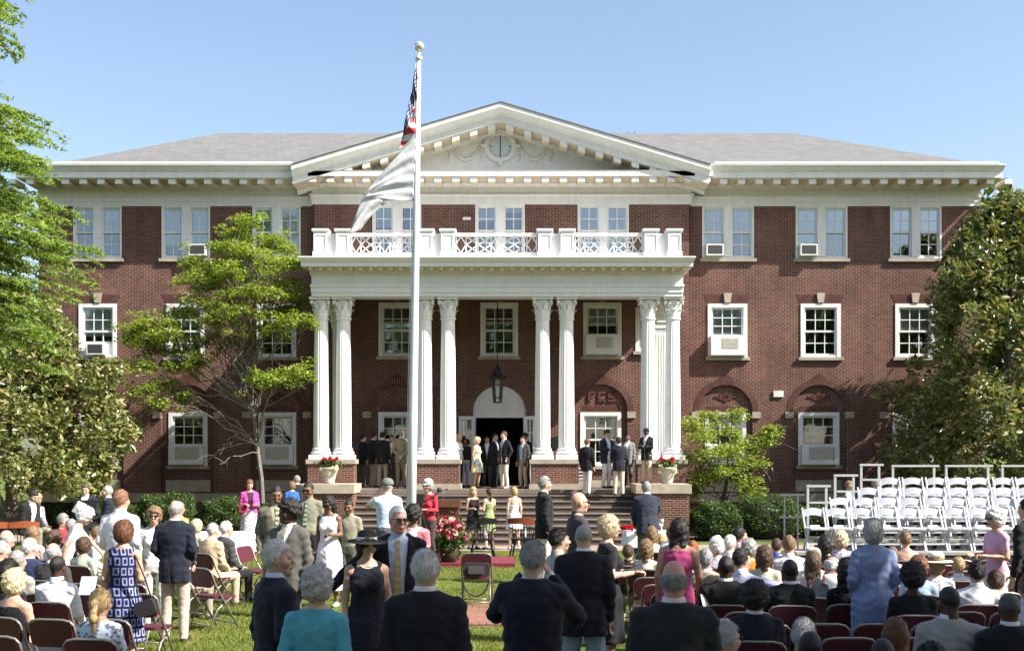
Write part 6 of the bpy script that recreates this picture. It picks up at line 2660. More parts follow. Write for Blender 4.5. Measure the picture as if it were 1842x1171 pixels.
def person(label, px, ytop, H=1.75, Y=None, z=None, face=0.0, pose='stand', lod=None, skin='w', hair='short', hc='brown', fem=False, w=1.0,
           top=(.7, .7, .7), sleeve='long', bottom=(.3, .27, .2), legs='long', shoes=(.02, .02, .02), jacket=None, open_=0.0, tie=None, dress=None, neck=None,
           skirt=None, arms=('down', 'down'), lean=0.0, side=0.0, head=(0, 0), hat=None, glasses=None, topmat=None, group=None, stride=0.0, seat=.47, jmat=None, x=None, mask=None, lips=None):
    """head top at photo pixel (px, ytop); facing 0 = towards the camera, 180 = away, 90 = to the right of the picture"""
    if pose == 'sit' and seat == .47:
        H *= .965
        seat = .395
        Y = None
    k = H / 1.75
    neck = neck or ('round' if fem else 'collar')
    sit = pose == 'sit'
    hgt = (1.75 - .92 + seat + .085) * k if sit else H
    hgt -= (1 - math.cos(math.radians(lean))) * .8 * k
    if Y is None:
        Y = F * (CAMH - (z or 0.0) - hgt) / (ytop - HOR)
    X = U(px, Y)
    if x is not None:
        X = x
    zg = ground_z(Y, X) if z is None else z
    lod = lod or ('near' if Y < 11.8 else 'mid' if Y < 21 else 'far')
    vox, hv = PARTS_CLOSE[lod] / k, HEAD_VOX[lod]
    rz = math.radians(face)
    # head sits ahead of the hips when leaning: keep the head on its pixel
    fw = math.sin(math.radians(lean)) * .75 * k
    X -= fw * math.sin(rz)
    Y += fw * math.cos(rz)
    # --- skeleton
    P0 = np.array((0, 0, .95 - (.92 - seat - .085) if sit else .95))
    T = Frame(P0, math.radians(lean), math.radians(side))
    Hd = Frame(T.out((0, -.015, .688)), math.radians(lean * .6 + head[1]), 0, math.radians(head[0]))
    ws = w
    if fem:
        lev = [(-.12, .15, .1, .005), (-.03, .178, .118, .01), (.03, .172, .112, .01), (.13, .135, .095, 0), (.2, .13, .093, -.005), (.31, .148, .108, -.008), (.4, .158, .1, 0), (.47, .145, .078, .01), (.52, .09, .062, .012), (.56, .055, .052, .012)]
        shx, shz = .155, .455
    else:
        lev = [(-.12, .15, .105, .005), (-.03, .168, .118, .008), (.05, .163, .113, .003), (.14, .156, .112, -.005), (.24, .166, .116, -.004), (.34, .182, .12, 0), (.42, .19, .11, .004), (.48, .168, .088, .01), (.53, .1, .068, .012), (.565, .062, .058, .012)]
        shx, shz = .174, .458
    lev = [(a, b * (1 + (ws - 1) * (1 if a < .3 else .6)), c * (1 + (ws - 1) * (1.3 if a < .3 else .8)), d) for a, b, c, d in lev]
    shx *= 1 + (ws - 1) * .45
    prims = [LOFT(T, lev, 'torso')]
    if fem:
        for sx in (-1, 1):
            prims.append(EL(T.out((sx * .066, -.085 * ws, .315)), (.06, .052, .055), 'torso'))
    if ws > 1.1:
        prims.append(EL(T.out((0, -.06, .09)), (.14 * ws, .1 * ws, .13), 'torso'))
    prims.append(RC(T.out((0, .012, .5)), T.out((0, .0, .62)), .058 if not fem else .05, .052 if not fem else .046, 'neck'))
    jprims = []
    hands = []
    lw = 1 + (ws - 1) * .8
    loose = .012 if legs == 'long' else 0.0
    for sd, sx in ((0, 1), (1, -1)):
        S = T.out((sx * shx, .008, shz))
        e, wr = ARMS[arms[sd]] if isinstance(arms[sd], str) else arms[sd]
        E = T.out((sx * (e[0] - .19 + shx), e[1], e[2]))
        W = T.out((sx * (wr[0] - .19 + shx) if wr[0] > .15 else sx * wr[0], wr[1], wr[2]))
        slv = .008 if sleeve == 'long' and jacket is None and not topmat else -.004 if jacket is not None else 0
        aw = 1 + (ws - 1) * .7
        fa = .88 if fem else 1.0
        prims.append(RC(S, E, .053 * aw * fa + slv, .042 * aw * fa + slv, 'upper'))
        prims.append(RC(E, W, .041 * aw * fa + slv, .029 * aw * fa + slv, 'fore'))
        prims.append(RC(T.out((sx * .045, .015, shz + .062)), S, .046 * fa, .05 * fa, 'torso'))
        hands.append((E, W, sx, arms[sd]))
        jprims += [RC(S, E, .066 * aw * fa, .056 * aw * fa, 'j'), RC(E, E + (W - E) * .96, .055 * aw * fa, .043 * aw * fa, 'j'), RC(T.out((sx * .045, .015, shz + .066)), S + T.M @ np.array((0, 0, .006)), .054 * fa, .057 * fa, 'j')]
        hip = P0 + np.array((sx * .088 * lw, 0, -.03))
        if sit:
            kn = np.array((sx * (.1 if fem else .13), -.44, P0[2] - .04))
            an = np.array((sx * (.09 if fem else .13), -.42 + .06 * sx * (stride or .3), .085))
        else:
            st = stride * sx
            kn = np.array((sx * .1 * lw, -.02 - .14 * st, .5))
            an = np.array((sx * .115, .03 - .2 * st, .085 + (.03 * abs(st) if st < 0 else 0)))
        prims.append(RC(hip, kn, .086 * lw + loose * .5, .058 * lw + loose, 'thigh'))
        prims.append(RC(kn, an, .056 * lw + loose, (.036 + loose * 1.6) if legs == 'long' else .036, 'calf'))
        toe = an + np.array((sx * .02, -.16, -.045))
        prims.append(RC(an + np.array((0, .03, -.045)), toe, .037, .03, 'shoe'))
    lo = np.min([p.lo for p in prims], 0) - .04
    hi = np.max([p.hi for p in prims], 0) + .04
    lo[2] = 0 - .03
    f = Field(lo, hi, vox)
    for p in prims:
        f.add(p, .012 if p.tag in ('shoe',) else .03 if p.tag in ('upper', 'torso', 'thigh', 'neck') else .015)
    Xs, Ys, Zs = f.pts((slice(None),) * 3)
    if not sit:
        f.F = np.maximum(f.F, (-Zs).astype(np.float32) + 0 * f.F)
    if lod != 'far':
        f.F += (.0032 * np.sin(Xs * 41 + 3 * np.sin(Zs * 23)) * np.sin(Zs * 37 + 2 * np.sin(Ys * 31 + px))).astype(np.float32)
    v, q = f.mesh()
    D = np.stack([p.d(*v.T) for p in prims], 1)
    near = D.argmin(1)
    C = np.empty((len(v), 3))
    isskin = np.zeros(len(v), bool)
    sk, tp, bt, sh = col(skin), col(top) if top is not None else None, col(bottom), col(shoes)
    zt = T.inn(*v.T)[2]
    for i, p in enumerate(prims):
        m = near == i
        if not m.any():
            continue
        t = p.t(*v[m].T) if not isinstance(p, LOFT) else None
        c = np.empty((m.sum(), 3))
        s_ = np.zeros(m.sum(), bool)
        if p.tag == 'torso':
            c[:] = tp if tp is not None else sk
            if tp is None:
                s_[:] = True
            low = zt[m] < .02
            c[low] = bt
            s_ &= ~low
            if tp is not None:
                yy = T.inn(*v[m].T)[1]
                nk = (.54 if fem else .55) - (.07 if neck == 'v' else .03 if fem else -.01) * (yy < -.02)
                hi_ = zt[m] > nk
                c[hi_] = sk
                s_ |= hi_
        elif p.tag == 'neck':
            if neck == 'collar':
                cl = zt[m] < .565
                c[:] = np.where(cl[:, None], tp if tp is not None else sk, sk)
                s_ = ~cl
            else:
                c[:] = sk
                s_[:] = True
        elif p.tag in ('upper', 'fore'):
            cov = {'long': np.ones(m.sum(), bool), 'short': (t < .62) & (p.tag == 'upper'), 'elbow': np.full(m.sum(), p.tag == 'upper'), 'none': np.zeros(m.sum(), bool)}[sleeve if tp is not None else 'none']
            c[:] = np.where(cov[:, None], tp if tp is not None else sk, sk)
            s_ = ~cov
        elif p.tag in ('thigh', 'calf'):
            cov = {'long': np.ones(m.sum(), bool), 'bare': np.zeros(m.sum(), bool), 'knee': np.full(m.sum(), p.tag == 'thigh')}[legs]
            c[:] = np.where(cov[:, None], bt, sk)
            s_ = ~cov
        else:
            c[:] = sh
        C[m] = c
        isskin[m] = s_
    mi = np.where(isskin[q].sum(1) >= 2, 0, 1)
    parts = [(v, q, C, mi)]
    # --- head
    hvv, hq, reg = head_lib('f' if fem else 'm', hv)
    hs = .95 if H > 1.6 else .95 + (1.6 - H) * .35
    rgh = np.random.default_rng(int(px * 3 + ytop))
    hM = Hd.M @ np.diag(1 + rgh.uniform(-.05, .05, 3))
    hvw = (hvv * hs / 1.0) @ hM.T + Hd.o
    hc_ = np.tile(sk, (len(hvv), 1))
    dark = col(skin)[0] < .2
    hc_[reg == 2] = (.02, .015, .012)
    hc_[reg == 3] = col(hc) * .6 if not dark else (.01, .008, .007)
    hc_[reg == 4] = lips if lips else sk * np.array((.8, .6, .6))
    parts.append((hvw, hq, hc_, 0))
    for (E, W, sx, nm) in hands:
        hvx, hqx = hand_lib('grip' if nm in ('hold', 'camera', 'phone', 'up') else 'relaxed', max(.006, hv * .8))
        dr = W - E
        A = align(dr, (0, -1, .25) if nm not in ('clasp', 'fold', 'back') else (0, -.2, 1))
        vv = hvx.copy()
        hqq = hqx
        if sx < 0:
            vv[:, 0] *= -1
            hqq = hqx[:, ::-1]
        vv[:, 0] *= -1
        hqq = hqq[:, ::-1]
        vw = (vv * .95) @ A.T + W
        parts.append((vw, hqq, np.tile(sk, (len(vw), 1)), 0))
    parts = [(a * k, b, c, d) for a, b, c, d in parts]
    me = mesh_from('person', parts, ['skin', 'cloth'])
    o = link('person', me, None, (X, Y, zg), (0, 0, rz))
    tag(o, label, 'person', group)
    PEOPLE.append((o, X, Y, sit, rz))

    def child(name, v_, q_, c_, mname):
        c_ = col(c_)
        me_ = mesh_from(name, [(v_ * k, q_, np.tile(c_, (len(v_), 1)), 0)], [mname])
        return link(name, me_, o)

    # --- jacket
    if jacket is not None:
        hem = -.1 if sit else -.2
        jl = [(hem, .19 if not fem else .195, .14, 0)] if not sit else [(hem, .17, .125, 0)]
        jl += [(a, b + .018, c + .02, d) for a, b, c, d in lev if a > -.05 and a < .55] + [(.58, .074, .07, .012)]
        jl = [(a, b * (1 if i else 1 + (ws - 1)), c * (1 if i else 1 + (ws - 1)), d) for i, (a, b, c, d) in enumerate(jl)]
        jp = [LOFT(T, jl, 'j', 0.0, .02 if not sit else 0, 7, 2.15)] + jprims + [LOFT(T, [(.5, .112, .092, .012), (.55, .088, .083, .014), (.572, .08, .077, .014)], 'j')]
        if fem:
            for sx in (-1, 1):
                jp.append(EL(T.out((sx * .066, -.088 * ws, .315)), (.07, .062, .062), 'j'))
        if ws > 1.1:
            jp.append(EL(T.out((0, -.055, .09)), (.155 * ws, .115 * ws, .15), 'j'))
        lo = np.min([p.lo for p in jp], 0) - .04
        hi = np.max([p.hi for p in jp], 0) + .04
        jf = Field(lo, hi, vox)
        for p in jp:
            jf.add(p, .025)
        Xs, Ys, Zs = jf.pts((slice(None),) * 3)
        xx, yy, zz = T.inn(Xs, Ys, Zs)
        jf.F += (.0045 * np.sin(xx * 29 + 4 * np.sin(zz * 13 + px)) * np.sin(zz * 31 + 2.5 * np.sin(xx * 19)) + .0042 * np.sin((zz + .55 * np.abs(xx)) * 44 + 1.8 * np.sin(xx * 15 + px)) * np.clip(1 - np.abs(zz - .12) / .22, 0, 1)
                 + .0035 * np.sin(Zs * 70 + 2 * np.sin(Xs * 20 + px)) * (np.abs(xx) > .19)).astype(np.float32)
        hw = np.interp(zz, [hem, .08, .13, .5, .6], [.03 + open_, .004 + open_, .006 + open_, .072 + open_ * .3, .09])
        wedge = np.maximum(np.abs(xx) - hw, yy + .03)
        jf.F = np.maximum(jf.F, -wedge.astype(np.float32))
        if not sit and not fem:       # back vent
            slit = np.maximum(np.abs(xx) - .007, np.maximum(zz - hem - .2, .04 - yy))
            jf.F = np.maximum(jf.F, -slit.astype(np.float32))
        jf.F = np.maximum(jf.F, np.where(np.abs(xx) < .13, zz - .568, -9.0).astype(np.float32) + 0 * jf.F)
        jv, jq = jf.mesh()
        child('jacket', jv, jq, jacket if jacket != 'mat' else (.3, .3, .3), jmat or 'cloth')
    if neck == 'collar' and tp is not None:       # shirt collar band
        if True:
            cp_ = Field(T.out((0, 0, .55)) - .14, T.out((0, 0, .55)) + .14, max(.009, vox * .8))
            cp_.add(LOFT(T, [(.53, .08, .074, .012), (.598, .066, .063, .006)], 'c'), .01)
            cv, cq = cp_.mesh()
            if len(cq):
                child('collar', cv, cq, top, 'cloth')
    if topmat or dress is not None:
        # a garment of its own: blouse, shirt or dress
        if dress is not None:
            dc, hemz, flare, topz, dm = dress
        else:
            dc, hemz, flare, topz, dm = (.5, .5, .5), -.06, 1.0, .53, topmat
        dl_ = [(a, b + .01, c + .012, d) for a, b, c, d in lev if a > .02 and a <= topz]
        if topz < .5:
            last = dl_[-1]
        hz = hemz
        hipw, hipd = lev[1][1] + .02, lev[1][2] + .022
        if hz < -.1 and not sit:
            dl_ = [(hz, hipw * flare, hipd * flare * 1.05, 0), (-.1, hipw * (1 + (flare - 1) * .25), hipd * (1 + (flare - 1) * .3), .0), (-.02, hipw, hipd, .005)] + dl_
        else:
            dl_ = [(max(hz, -.1), hipw, hipd, 0)] + dl_
        dp = [LOFT(T, dl_, 'd', 0, .035 if hz < -.2 and not sit else 0, 8)]
        if fem:
            for sx in (-1, 1):
                dp.append(EL(T.out((sx * .066, -.088 * ws, .315)), (.067, .06, .062), 'd'))
        if sleeve != 'none':
            fr = {'long': 1, 'short': .62, 'elbow': .98}[sleeve]
            for i, p in enumerate(jprims):
                r_ = .93
                if i % 3 == 0:
                    dp.append(RC(p.a, p.a + p.ba * (fr if sleeve != 'long' else 1), p.ra * r_ + .004, p.rb * r_ + .004, 'd'))
                elif i % 3 == 1 and sleeve == 'long':
                    dp.append(RC(p.a, p.b, p.ra * r_, p.rb * r_, 'd'))
                elif i % 3 == 2:
                    dp.append(RC(p.a, p.b, p.ra * .98, p.rb * .98, 'd'))
        elif topz > .5:
            for i, p in enumerate(jprims):
                if i % 3 == 2:
                    dp.append(RC(p.a, p.a + p.ba * .6, p.ra * .9, p.rb * .98, 'd'))
        lo = np.min([p.lo for p in dp], 0) - .04
        hi = np.max([p.hi for p in dp], 0) + .04
        df = Field(lo, hi, vox)
        for p in dp:
            df.add(p, .022)
        Xs, Ys, Zs = df.pts((slice(None),) * 3)
        xx, yy, zz = T.inn(Xs, Ys, Zs)
        df.F += (.004 * np.sin(xx * 31 + 4 * np.sin(zz * 15 + px)) * np.sin(zz * 27 + 2.5 * np.sin(xx * 17))).astype(np.float32)
        if topz > .5:
            nkd = .53 - (.075 if neck == 'v' else .035) * (yy < -.02)
            df.F = np.maximum(df.F, ((zz - nkd) * (np.abs(xx) < .1) - 9.0 * (np.abs(xx) >= .1)).astype(np.float32))
        dv, dq = df.mesh()
        child('dress' if dress is not None else 'shirt', dv, dq, dc, dm or 'cloth')
    if skirt is not None:
        sc_, hz, flare, sm = skirt
        hipw, hipd = lev[1][1] + .016, lev[1][2] + .018
        if not sit:
            dl_ = [(hz, hipw * flare, hipd * flare, 0), (-.1, hipw * (1 + (flare - 1) * .2), hipd * (1 + (flare - 1) * .2), 0), (-.02, hipw, hipd, 0), (.1, lev[3][1] + .016, lev[3][2] + .016, 0)]
            L_ = LOFT(T, dl_, 'd', 0, .03, 8)
            df = Field(L_.lo - .03, L_.hi + .03, vox)
            df.add(L_, .01)
            dv, dq = df.mesh()
            child('skirt', dv, dq, sc_, sm or 'cloth')
    if tie is not None:
        mb = MB()
        zs_ = [.515, .49, .45, .3, .15, .06, .02]
        wd = [.016, .02, .014, .024, .032, .036, .0]
        lv = np.array(lev)
        secs = []
        for z_, w_ in zip(zs_, wd):
            yb = -(np.interp(z_, lv[:, 0], lv[:, 2]) + .014) + np.interp(z_, lv[:, 0], lv[:, 3])
            if fem is False and ws > 1.1 and z_ < .3:
                yb -= .03
            secs.append((yb, w_, z_))
        vs, fs = [], []
        for (yb, w_, z_) in secs:
            for sx in (-1, 1):
                vs.append(tuple(T.out((sx * w_, yb, z_)) * k))
            for sx in (1, -1):
                vs.append(tuple(T.out((sx * w_, yb + .012, z_)) * k))
        for i in range(len(secs) - 1):
            for j in range(4):
                fs.append((4 * i + j, 4 * i + (j + 1) % 4, 4 * i + 4 + (j + 1) % 4, 4 * i + 4 + j))
        mb.add(vs, fs)
        mb.build('tie', tie if isinstance(tie, str) else mat('tie_%d' % len(MATS), tie, .6), o)
    # --- hair, hat, glasses
    if hat and hair == 'short':
        hair = 'buzz'
    if hair:
        hv2, hq2 = hair_lib(hair, max(hv, .008))
        hw_ = (hv2 * hs) @ hM.T + Hd.o
        base = col(hc)
        C1 = np.tile(base, (len(hw_), 1))
        hparts = [(hw_ * k, hq2, C1, 0)]
        ns = {'near': 1500, 'mid': 700, 'far': 160}[lod]
        if hair not in ('buzz',):
            rg = np.random.default_rng(int(px * 7 + ytop))
            ii = rg.integers(0, len(hv2), ns)
            ii = ii[hv2[ii, 2] > (-.08 if hair in ('short', 'bald', 'side') else -9)]
            P = hv2[ii]
            nn = P - np.array((0, .02, np.clip(0, -.2, 0)))
            nn = nn / (np.linalg.norm(nn, axis=1, keepdims=True) + 1e-6)
            dd = np.tile(np.array((0, .35, -1.0)), (len(P), 1)) + rg.normal(size=P.shape) * (.9 if hair in ('curly', 'afro') else .35)
            dd[:, 1] += np.where(P[:, 2] > .07, 1.0, 0)
            dd -= nn * (dd * nn).sum(1, keepdims=True)
            dd /= np.linalg.norm(dd, axis=1, keepdims=True) + 1e-6
            ln = rg.uniform(.015, .035, (len(P), 1)) * (1.5 if hair in ('long', 'pony', 'bob', 'wavy') else .7 if hair in ('curly', 'afro') else 1)
            sd_ = np.cross(dd, nn) * rg.uniform(.0015, .003, (len(P), 1))
            lift = nn * rg.uniform(.002, .009 if hair in ('curly', 'afro', 'wavy') else .0055, (len(P), 1))
            q0, q1, q2, q3 = P - sd_ - nn * .002, P + sd_ - nn * .002, P + dd * ln + sd_ * .3 + lift, P + dd * ln - sd_ * .3 + lift
            SV = np.stack([q0, q1, q2, q3], 1).reshape(-1, 3)
            SQ = np.arange(len(SV)).reshape(-1, 4)
            SC = np.repeat(base[None] * rg.uniform(.6, 1.35, (len(P), 1)), 4, 0)
            hparts.append((((SV * hs) @ hM.T + Hd.o) * k, SQ, np.clip(SC, 0, 1), 0))
        link('hair', mesh_from('hair', hparts, ['hair']), o)

    def headpart(mb, name, mname, smooth=False):
        mb.v = [tuple((Hd.o + hM @ (np.array(p) * hs)) * k) for p in mb.v]
        return mb.build(name, mname, o, smooth)
    if glasses:
        mb = MB()
        for sx in (-1, 1):
            mb.box(sx * .033 - .025, sx * .033 + .025, -.112, -.104, -.016, .018)
            mb.bar((sx * .058, -.1, .008), (sx * .084, .02, .008), .006)
        mb.bar((-.012, -.112, .008), (.012, -.112, .008), .006)
        headpart(mb, 'glasses', 'dark_metal')
    if hat:
        kind, hcol = hat
        mname = 'hat_' + str(len(MATS))
        mat(mname, hcol, .85, .1, 20, .3, 60)
        mb = MB()
        if kind == 'sun':
            mb.lathe([(.02, .165), (.07, .16), (.095, .13), (.102, .06), (.105, .05), (.16, .035), (.205, .045), (.205, .05), (.16, .045), (.11, .062)], 28, (0, .012, .0))
        elif kind == 'cap':
            mb.lathe([(.01, .158), (.055, .15), (.092, .12), (.108, .065), (.108, .03), (.1, .03)], 24, (0, .012, .0))
            mb.add([(-.07, -.075, .045), (.07, -.075, .045), (.055, -.165, .03), (-.055, -.165, .03), (-.07, -.075, .037), (.07, -.075, .037), (.055, -.165, .022), (-.055, -.165, .022)],
                   [(0, 1, 2, 3), (7, 6, 5, 4), (0, 3, 7, 4), (1, 2, 6, 5), (2, 3, 7, 6)])
        headpart(mb, 'hat', mname, True)
        if kind == 'sun' and hcol[0] < .1:
            mat('hat_band', (.75, .75, .68), .7)
            mb = MB()
            mb.lathe([(.106, .052), (.109, .06), (.106, .1), (.1, .1)], 28, (0, .012, 0))
            headpart(mb, 'hat_band', 'hat_band', True)
    o['_k'] = k
    return o, T, Hd, k
BLK, NAVY, CHAR, KHAKI, WHITE = (.012, .012, .014), (.012, .015, .027), (.05, .05, .052), (.36, .3, .22), (.75, .75, .77)
LB = (.5, .57, .72)
# --- left side -------------------------------------------------------------
person('seated man in dark blazer and khakis bending forward, far left by the magnolia', 60, 884, 1.86, Y=24.6, face=70, pose='sit', seat=.56, hc='dark', jacket=BLK, open_=.03, bottom=(.2, .19, .14), arms=('lap', 'lap'), lean=14, head=(0, 22), lod='mid')
person('blonde woman in white top sitting beside the man in dark blazer', 67, 893, 1.72, Y=25.4, face=60, pose='sit', seat=.56, fem=True, hair='long', hc='blonde', top=WHITE, bottom=BLK, arms=('lap', 'lap'), lean=8, head=(0, 15), lod='mid')
person('dark-suited musician facing the camera behind the music stand', 154, 879, 1.86, Y=26.3, face=5, pose='sit', seat=.62, hc='brown', jacket=NAVY, bottom=BLK, arms=('hold', 'hold'), head=(0, 12), lod='mid')
person('grey-haired musician in dark suit right of the music stand', 194, 886, 1.84, Y=25.8, face=-70, pose='sit', seat=.6, hc='silver', jacket=NAVY, bottom=BLK, arms=('lap', 'lap'), lod='mid')
person('white-haired woman in white blouse stooping over the seated left crowd', 155, 923, 1.62, Y=16.0, face=105, fem=True, hair='curly', hc='white', top=WHITE, sleeve='short', bottom=(.5, .5, .5), lean=24, arms=('reach', 'down'), head=(0, 15), glasses=True)
person('man in white shirt seen from behind, thinning ginger hair, left crowd', 217, 885, 1.86, Y=14.2, face=165, hc='ginger', top=WHITE, bottom=(.12, .12, .14), arms=('front', 'front'), w=1.08)
person('woman in blue square-print sleeveless dress seen from behind', 222, 940, 1.63, Y=11.5, face=172, fem=True, hair='bob', hc='auburn', top=None, sleeve='none', dress=((.2, .2, .4), -.46, 1.15, .53, 'print_squares'), legs='bare', arms=('down', 'hold'), bottom='w', w=1.02)
person('man in navy blazer and khaki trousers seen from behind on the left', 315, 903, 1.73, Y=14.2, face=178, hair='bald', hc='grey', jacket=NAVY, bottom=(.5, .4, .32), arms=('front', 'front'), w=1.05)
person('woman in dark sunglasses and short brown hair facing the camera, left crowd', 278, 917, 1.6, Y=15.2, face=10, fem=True, hair='curly', hc='lbrown', top=WHITE, bottom=(.5, .5, .5), glasses=True)
person('grey-haired person in yellow top behind the navy blazer man', 322, 906, 1.52, Y=18.9, face=160, fem=True, hair='short', hc='grey', top=(.65, .6, .15), bottom=(.5, .5, .45))
S = dict(pose='sit', arms=('lap', 'lap'))
person('bald man in dark suit at the left picture edge', 11, 955, 1.75, Y=15.0, face=120, hair='bald', hc='grey', jacket=CHAR, **S)
person('grey-haired person in white at the left edge, below the bald man', 2, 975, 1.68, Y=13.2, face=125, fem=True, hair='short', hc='silver', top=WHITE, **S)
person('long brown-haired woman in pale top sitting below the cherry chair', 58, 948, 1.7, Y=16.3, face=170, fem=True, hair='long', hc='lbrown', top=(.6, .45, .42), **S)
person('white-haired man in navy suit seated on the left', 53, 970, 1.76, Y=13.8, face=160, hc='white', jacket=(.02, .03, .07), **S)
person('balding man in charcoal suit seated left of centre row', 95, 977, 1.74, Y=13.0, face=165, hair='bald', hc='silver', jacket=CHAR, **S)
person('black-haired man in bright white shirt seated on the left', 103, 1001, 1.76, Y=11.5, face=172, hair='buzz', hc='dark', skin='b', top=(.8, .8, .82), **S)
person('grey-haired man with red collar in profile, left crowd', 113, 925, 1.75, Y=18.8, face=105, hc='grey', top=(.35, .03, .04), **S)
person('curly brown-haired woman in white sitting beyond the charcoal suit', 97, 957, 1.68, Y=15.2, face=150, fem=True, hair='curly', hc='brown', top=WHITE, **S)
person('woman with blonde curls and black halter top, bottom left corner', 25, 1028, 1.7, Y=9.6, face=160, fem=True, hair='curly', hc='pale', top=None, sleeve='none', dress=(BLK, -.1, 1.0, .47, None), bottom=BLK, w=1.08, **S)
person('dark-haired person in black behind the blonde curly woman', 14, 1010, 1.72, Y=10.8, face=165, hair='wavy', hc='dark', fem=True, top=BLK, bottom=BLK, **S)
person('young woman with blonde ponytail and pale printed shirt, bottom left', 180, 1062, 1.66, Y=8.5, face=172, fem=True, hair='pony', hc='blonde', top=(.6, .65, .72), topmat='print_blue', **S)
person('grey-haired man in tan jacket seated by the left table', 383, 942, 1.75, Y=16.9, face=150, hc='silver', jacket=(.5, .38, .24), bottom=(.45, .36, .26), lean=6, **S)
person('white-haired man in dark suit seated right of the tan jacket', 407, 939, 1.76, Y=17.5, face=140, hc='white', jacket=CHAR, bottom=BLK, lean=8, **S)
person('strawberry blonde woman seated left of the tan-jacketed man', 353, 936, 1.66, Y=18.2, face=150, fem=True, hair='bob', hc='pale', top=(.6, .5, .4), **S)
person('woman in light top reading among the left crowd, between blouse and shirt', 176, 948, 1.66, Y=17.0, face=110, fem=True, hair='short', hc='lbrown', top=(.7, .66, .64), lean=10, **S)
person('grey-haired woman in red seated behind the standing white shirt man', 128, 935, 1.66, Y=19.5, face=130, fem=True, hair='short', hc='grey', top=(.5, .35, .3), **S)
person('dark-haired woman in pale green top in the left crowd, beside the white shirt', 150, 968, 1.64, face=165, fem=True, hair='bob', hc='brown', top=(.45, .5, .4), **S)
person('grey-haired man in light jacket at the far left, third row', 30, 992, 1.72, face=160, hc='grey', jacket=(.3, .28, .24), **S)
person('woman in red-brown top seated below the musicians', 140, 945, 1.62, face=160, fem=True, hair='wavy', hc='brown', top=(.3, .12, .1), **S)
person('balding man in blue shirt seated by the white table', 325, 958, 1.7, face=150, hair='bald', hc='grey', top=(.2, .27, .4), **S)
person('child in white shirt standing behind the cream-topped girl', 1207, 958, 1.25, Y=16.5, face=170, hc='lbrown', top=WHITE, bottom=(.1, .1, .12), w=.9)
person('grey-haired man in tan jacket seated behind the black suit, right crowd', 1270, 990, 1.72, face=168, hc='grey', jacket=(.3, .25, .18), **S)
person('brown-haired woman in pale green seated left of the plaid shirt', 1375, 985, 1.66, face=168, fem=True, hair='wavy', hc='brown', top=(.5, .52, .4), **S)
person('dark-haired man in white shirt right of the sun hat', 1757, 1012, 1.7, face=172, hc='dark', top=WHITE, **S)
# --- centre ---------------------------------------------------------------------
person('woman in hot pink jacket and pale print skirt looking down at papers', 449, 853, 1.74, Y=27.6, face=20, fem=True, hc='auburn', top=(.05, .02, .04), jacket=(.62, .07, .3), open_=.03, skirt=((.6, .6, .65), -.5, 1.15, 'print_grey'), legs='bare', arms=('hold', 'hold'), head=(0, 18), lod='mid')
person('woman in bright blue jacket by the left planting', 525, 853, 1.68, Y=33.0, face=-160, fem=True, hc='lbrown', top=(.03, .12, .4), bottom=BLK, hair='curly', lod='mid')
person('grey-haired man in black suit behind the blue-jacketed woman', 534, 837, 1.84, Y=33.9, face=-120, hc='grey', jacket=BLK, bottom=BLK, lod='mid')
person('tall man in olive suit and striped tie behind the grey suit', 497, 875, 1.86, Y=16.4, face=15, skin='m', hair='buzz', hc='dark', jacket=(.12, .115, .08), top=(.3, .29, .21), tie='tie_green', bottom=(.12, .115, .08), head=(0, 14))
person('man in grey suit walking left with white shirt, left of the white dress', 520, 905, 1.79, Y=12.5, face=-25, skin='b', hair='afro', hc='dark', jacket=(.1, .095, .085), top=WHITE, tie=(.4, .35, .2), bottom=(.08, .075, .07), head=(-25, 0), stride=.4)
person('bald man in olive shirt and striped tie with sunglasses', 555, 868, 1.85, Y=18.7, face=-10, skin='m', hair='buzz', hc='dark', top=(.2, .195, .14), tie='tie_green', bottom=(.02, .02, .02), glasses=True, head=(-5, 8), w=1.12)
person('woman in long white sleeveless dress with black hair', 592, 892, 1.66, Y=17.5, face=-12, skin='m', fem=True, hair='long', hc='dark', top=None, sleeve='none', dress=((.76, .74, .8), -.68, 1.25, .53, None), legs='bare', bottom='m', shoes=(.7, .7, .72), arms=('hold', 'down'), head=(-10, 18), glasses=True)
person('boy in olive shirt standing right of the white dress', 628, 897, 1.58, Y=18.2, face=-10, skin='m', hair='buzz', hc='dark', top=(.25, .24, .17), bottom=(.1, .1, .08), head=(0, 12), w=.9)
person('white-haired man in dark suit in profile, front left of centre', 497, 980, 1.72, Y=7.7, face=125, hc='white', jacket=(.012, .014, .022), top=LB, bottom=BLK, head=(-35, 0), arms=('down', 'front'), w=1.05)
person('silver-haired woman in turquoise cardigan seen from behind', 570, 1018, 1.6, Y=7.1, face=170, fem=True, hair='curly', hc='silver', top=(.09, .34, .43), bottom=BLK, w=1.12, arms=('front', 'front'))
hatw = person('woman in black dress, pearls and wide black hat', 660, 966, 1.6, Y=10.2, face=12, skin='w', fem=True, hair='bob', hc='dark', top=None, sleeve='none', dress=((.012, .014, .022), -.38, 1.12, .53, None), legs='bare', bottom='w', hat=('sun', (.012, .014, .014)), head=(15, 4), w=1.08)
person('man in dark jacket and gold tie smiling in sunglasses', 716, 918, 1.83, Y=10.5, face=5, skin='r', hc='white', hair='buzz', jacket=(.012, .013, .018), open_=.05, top=LB, tie='tie_gold', bottom=(.45, .38, .28), arms=('down', 'around'), head=(22, 0), glasses=True, w=1.08)
person('white-haired man in black suit, back to the camera, centre front', 765, 995, 1.71, Y=7.0, face=178, hc='white', hair='short', jacket=(.012, .013, .017), top=WHITE, bottom=BLK, w=1.14)
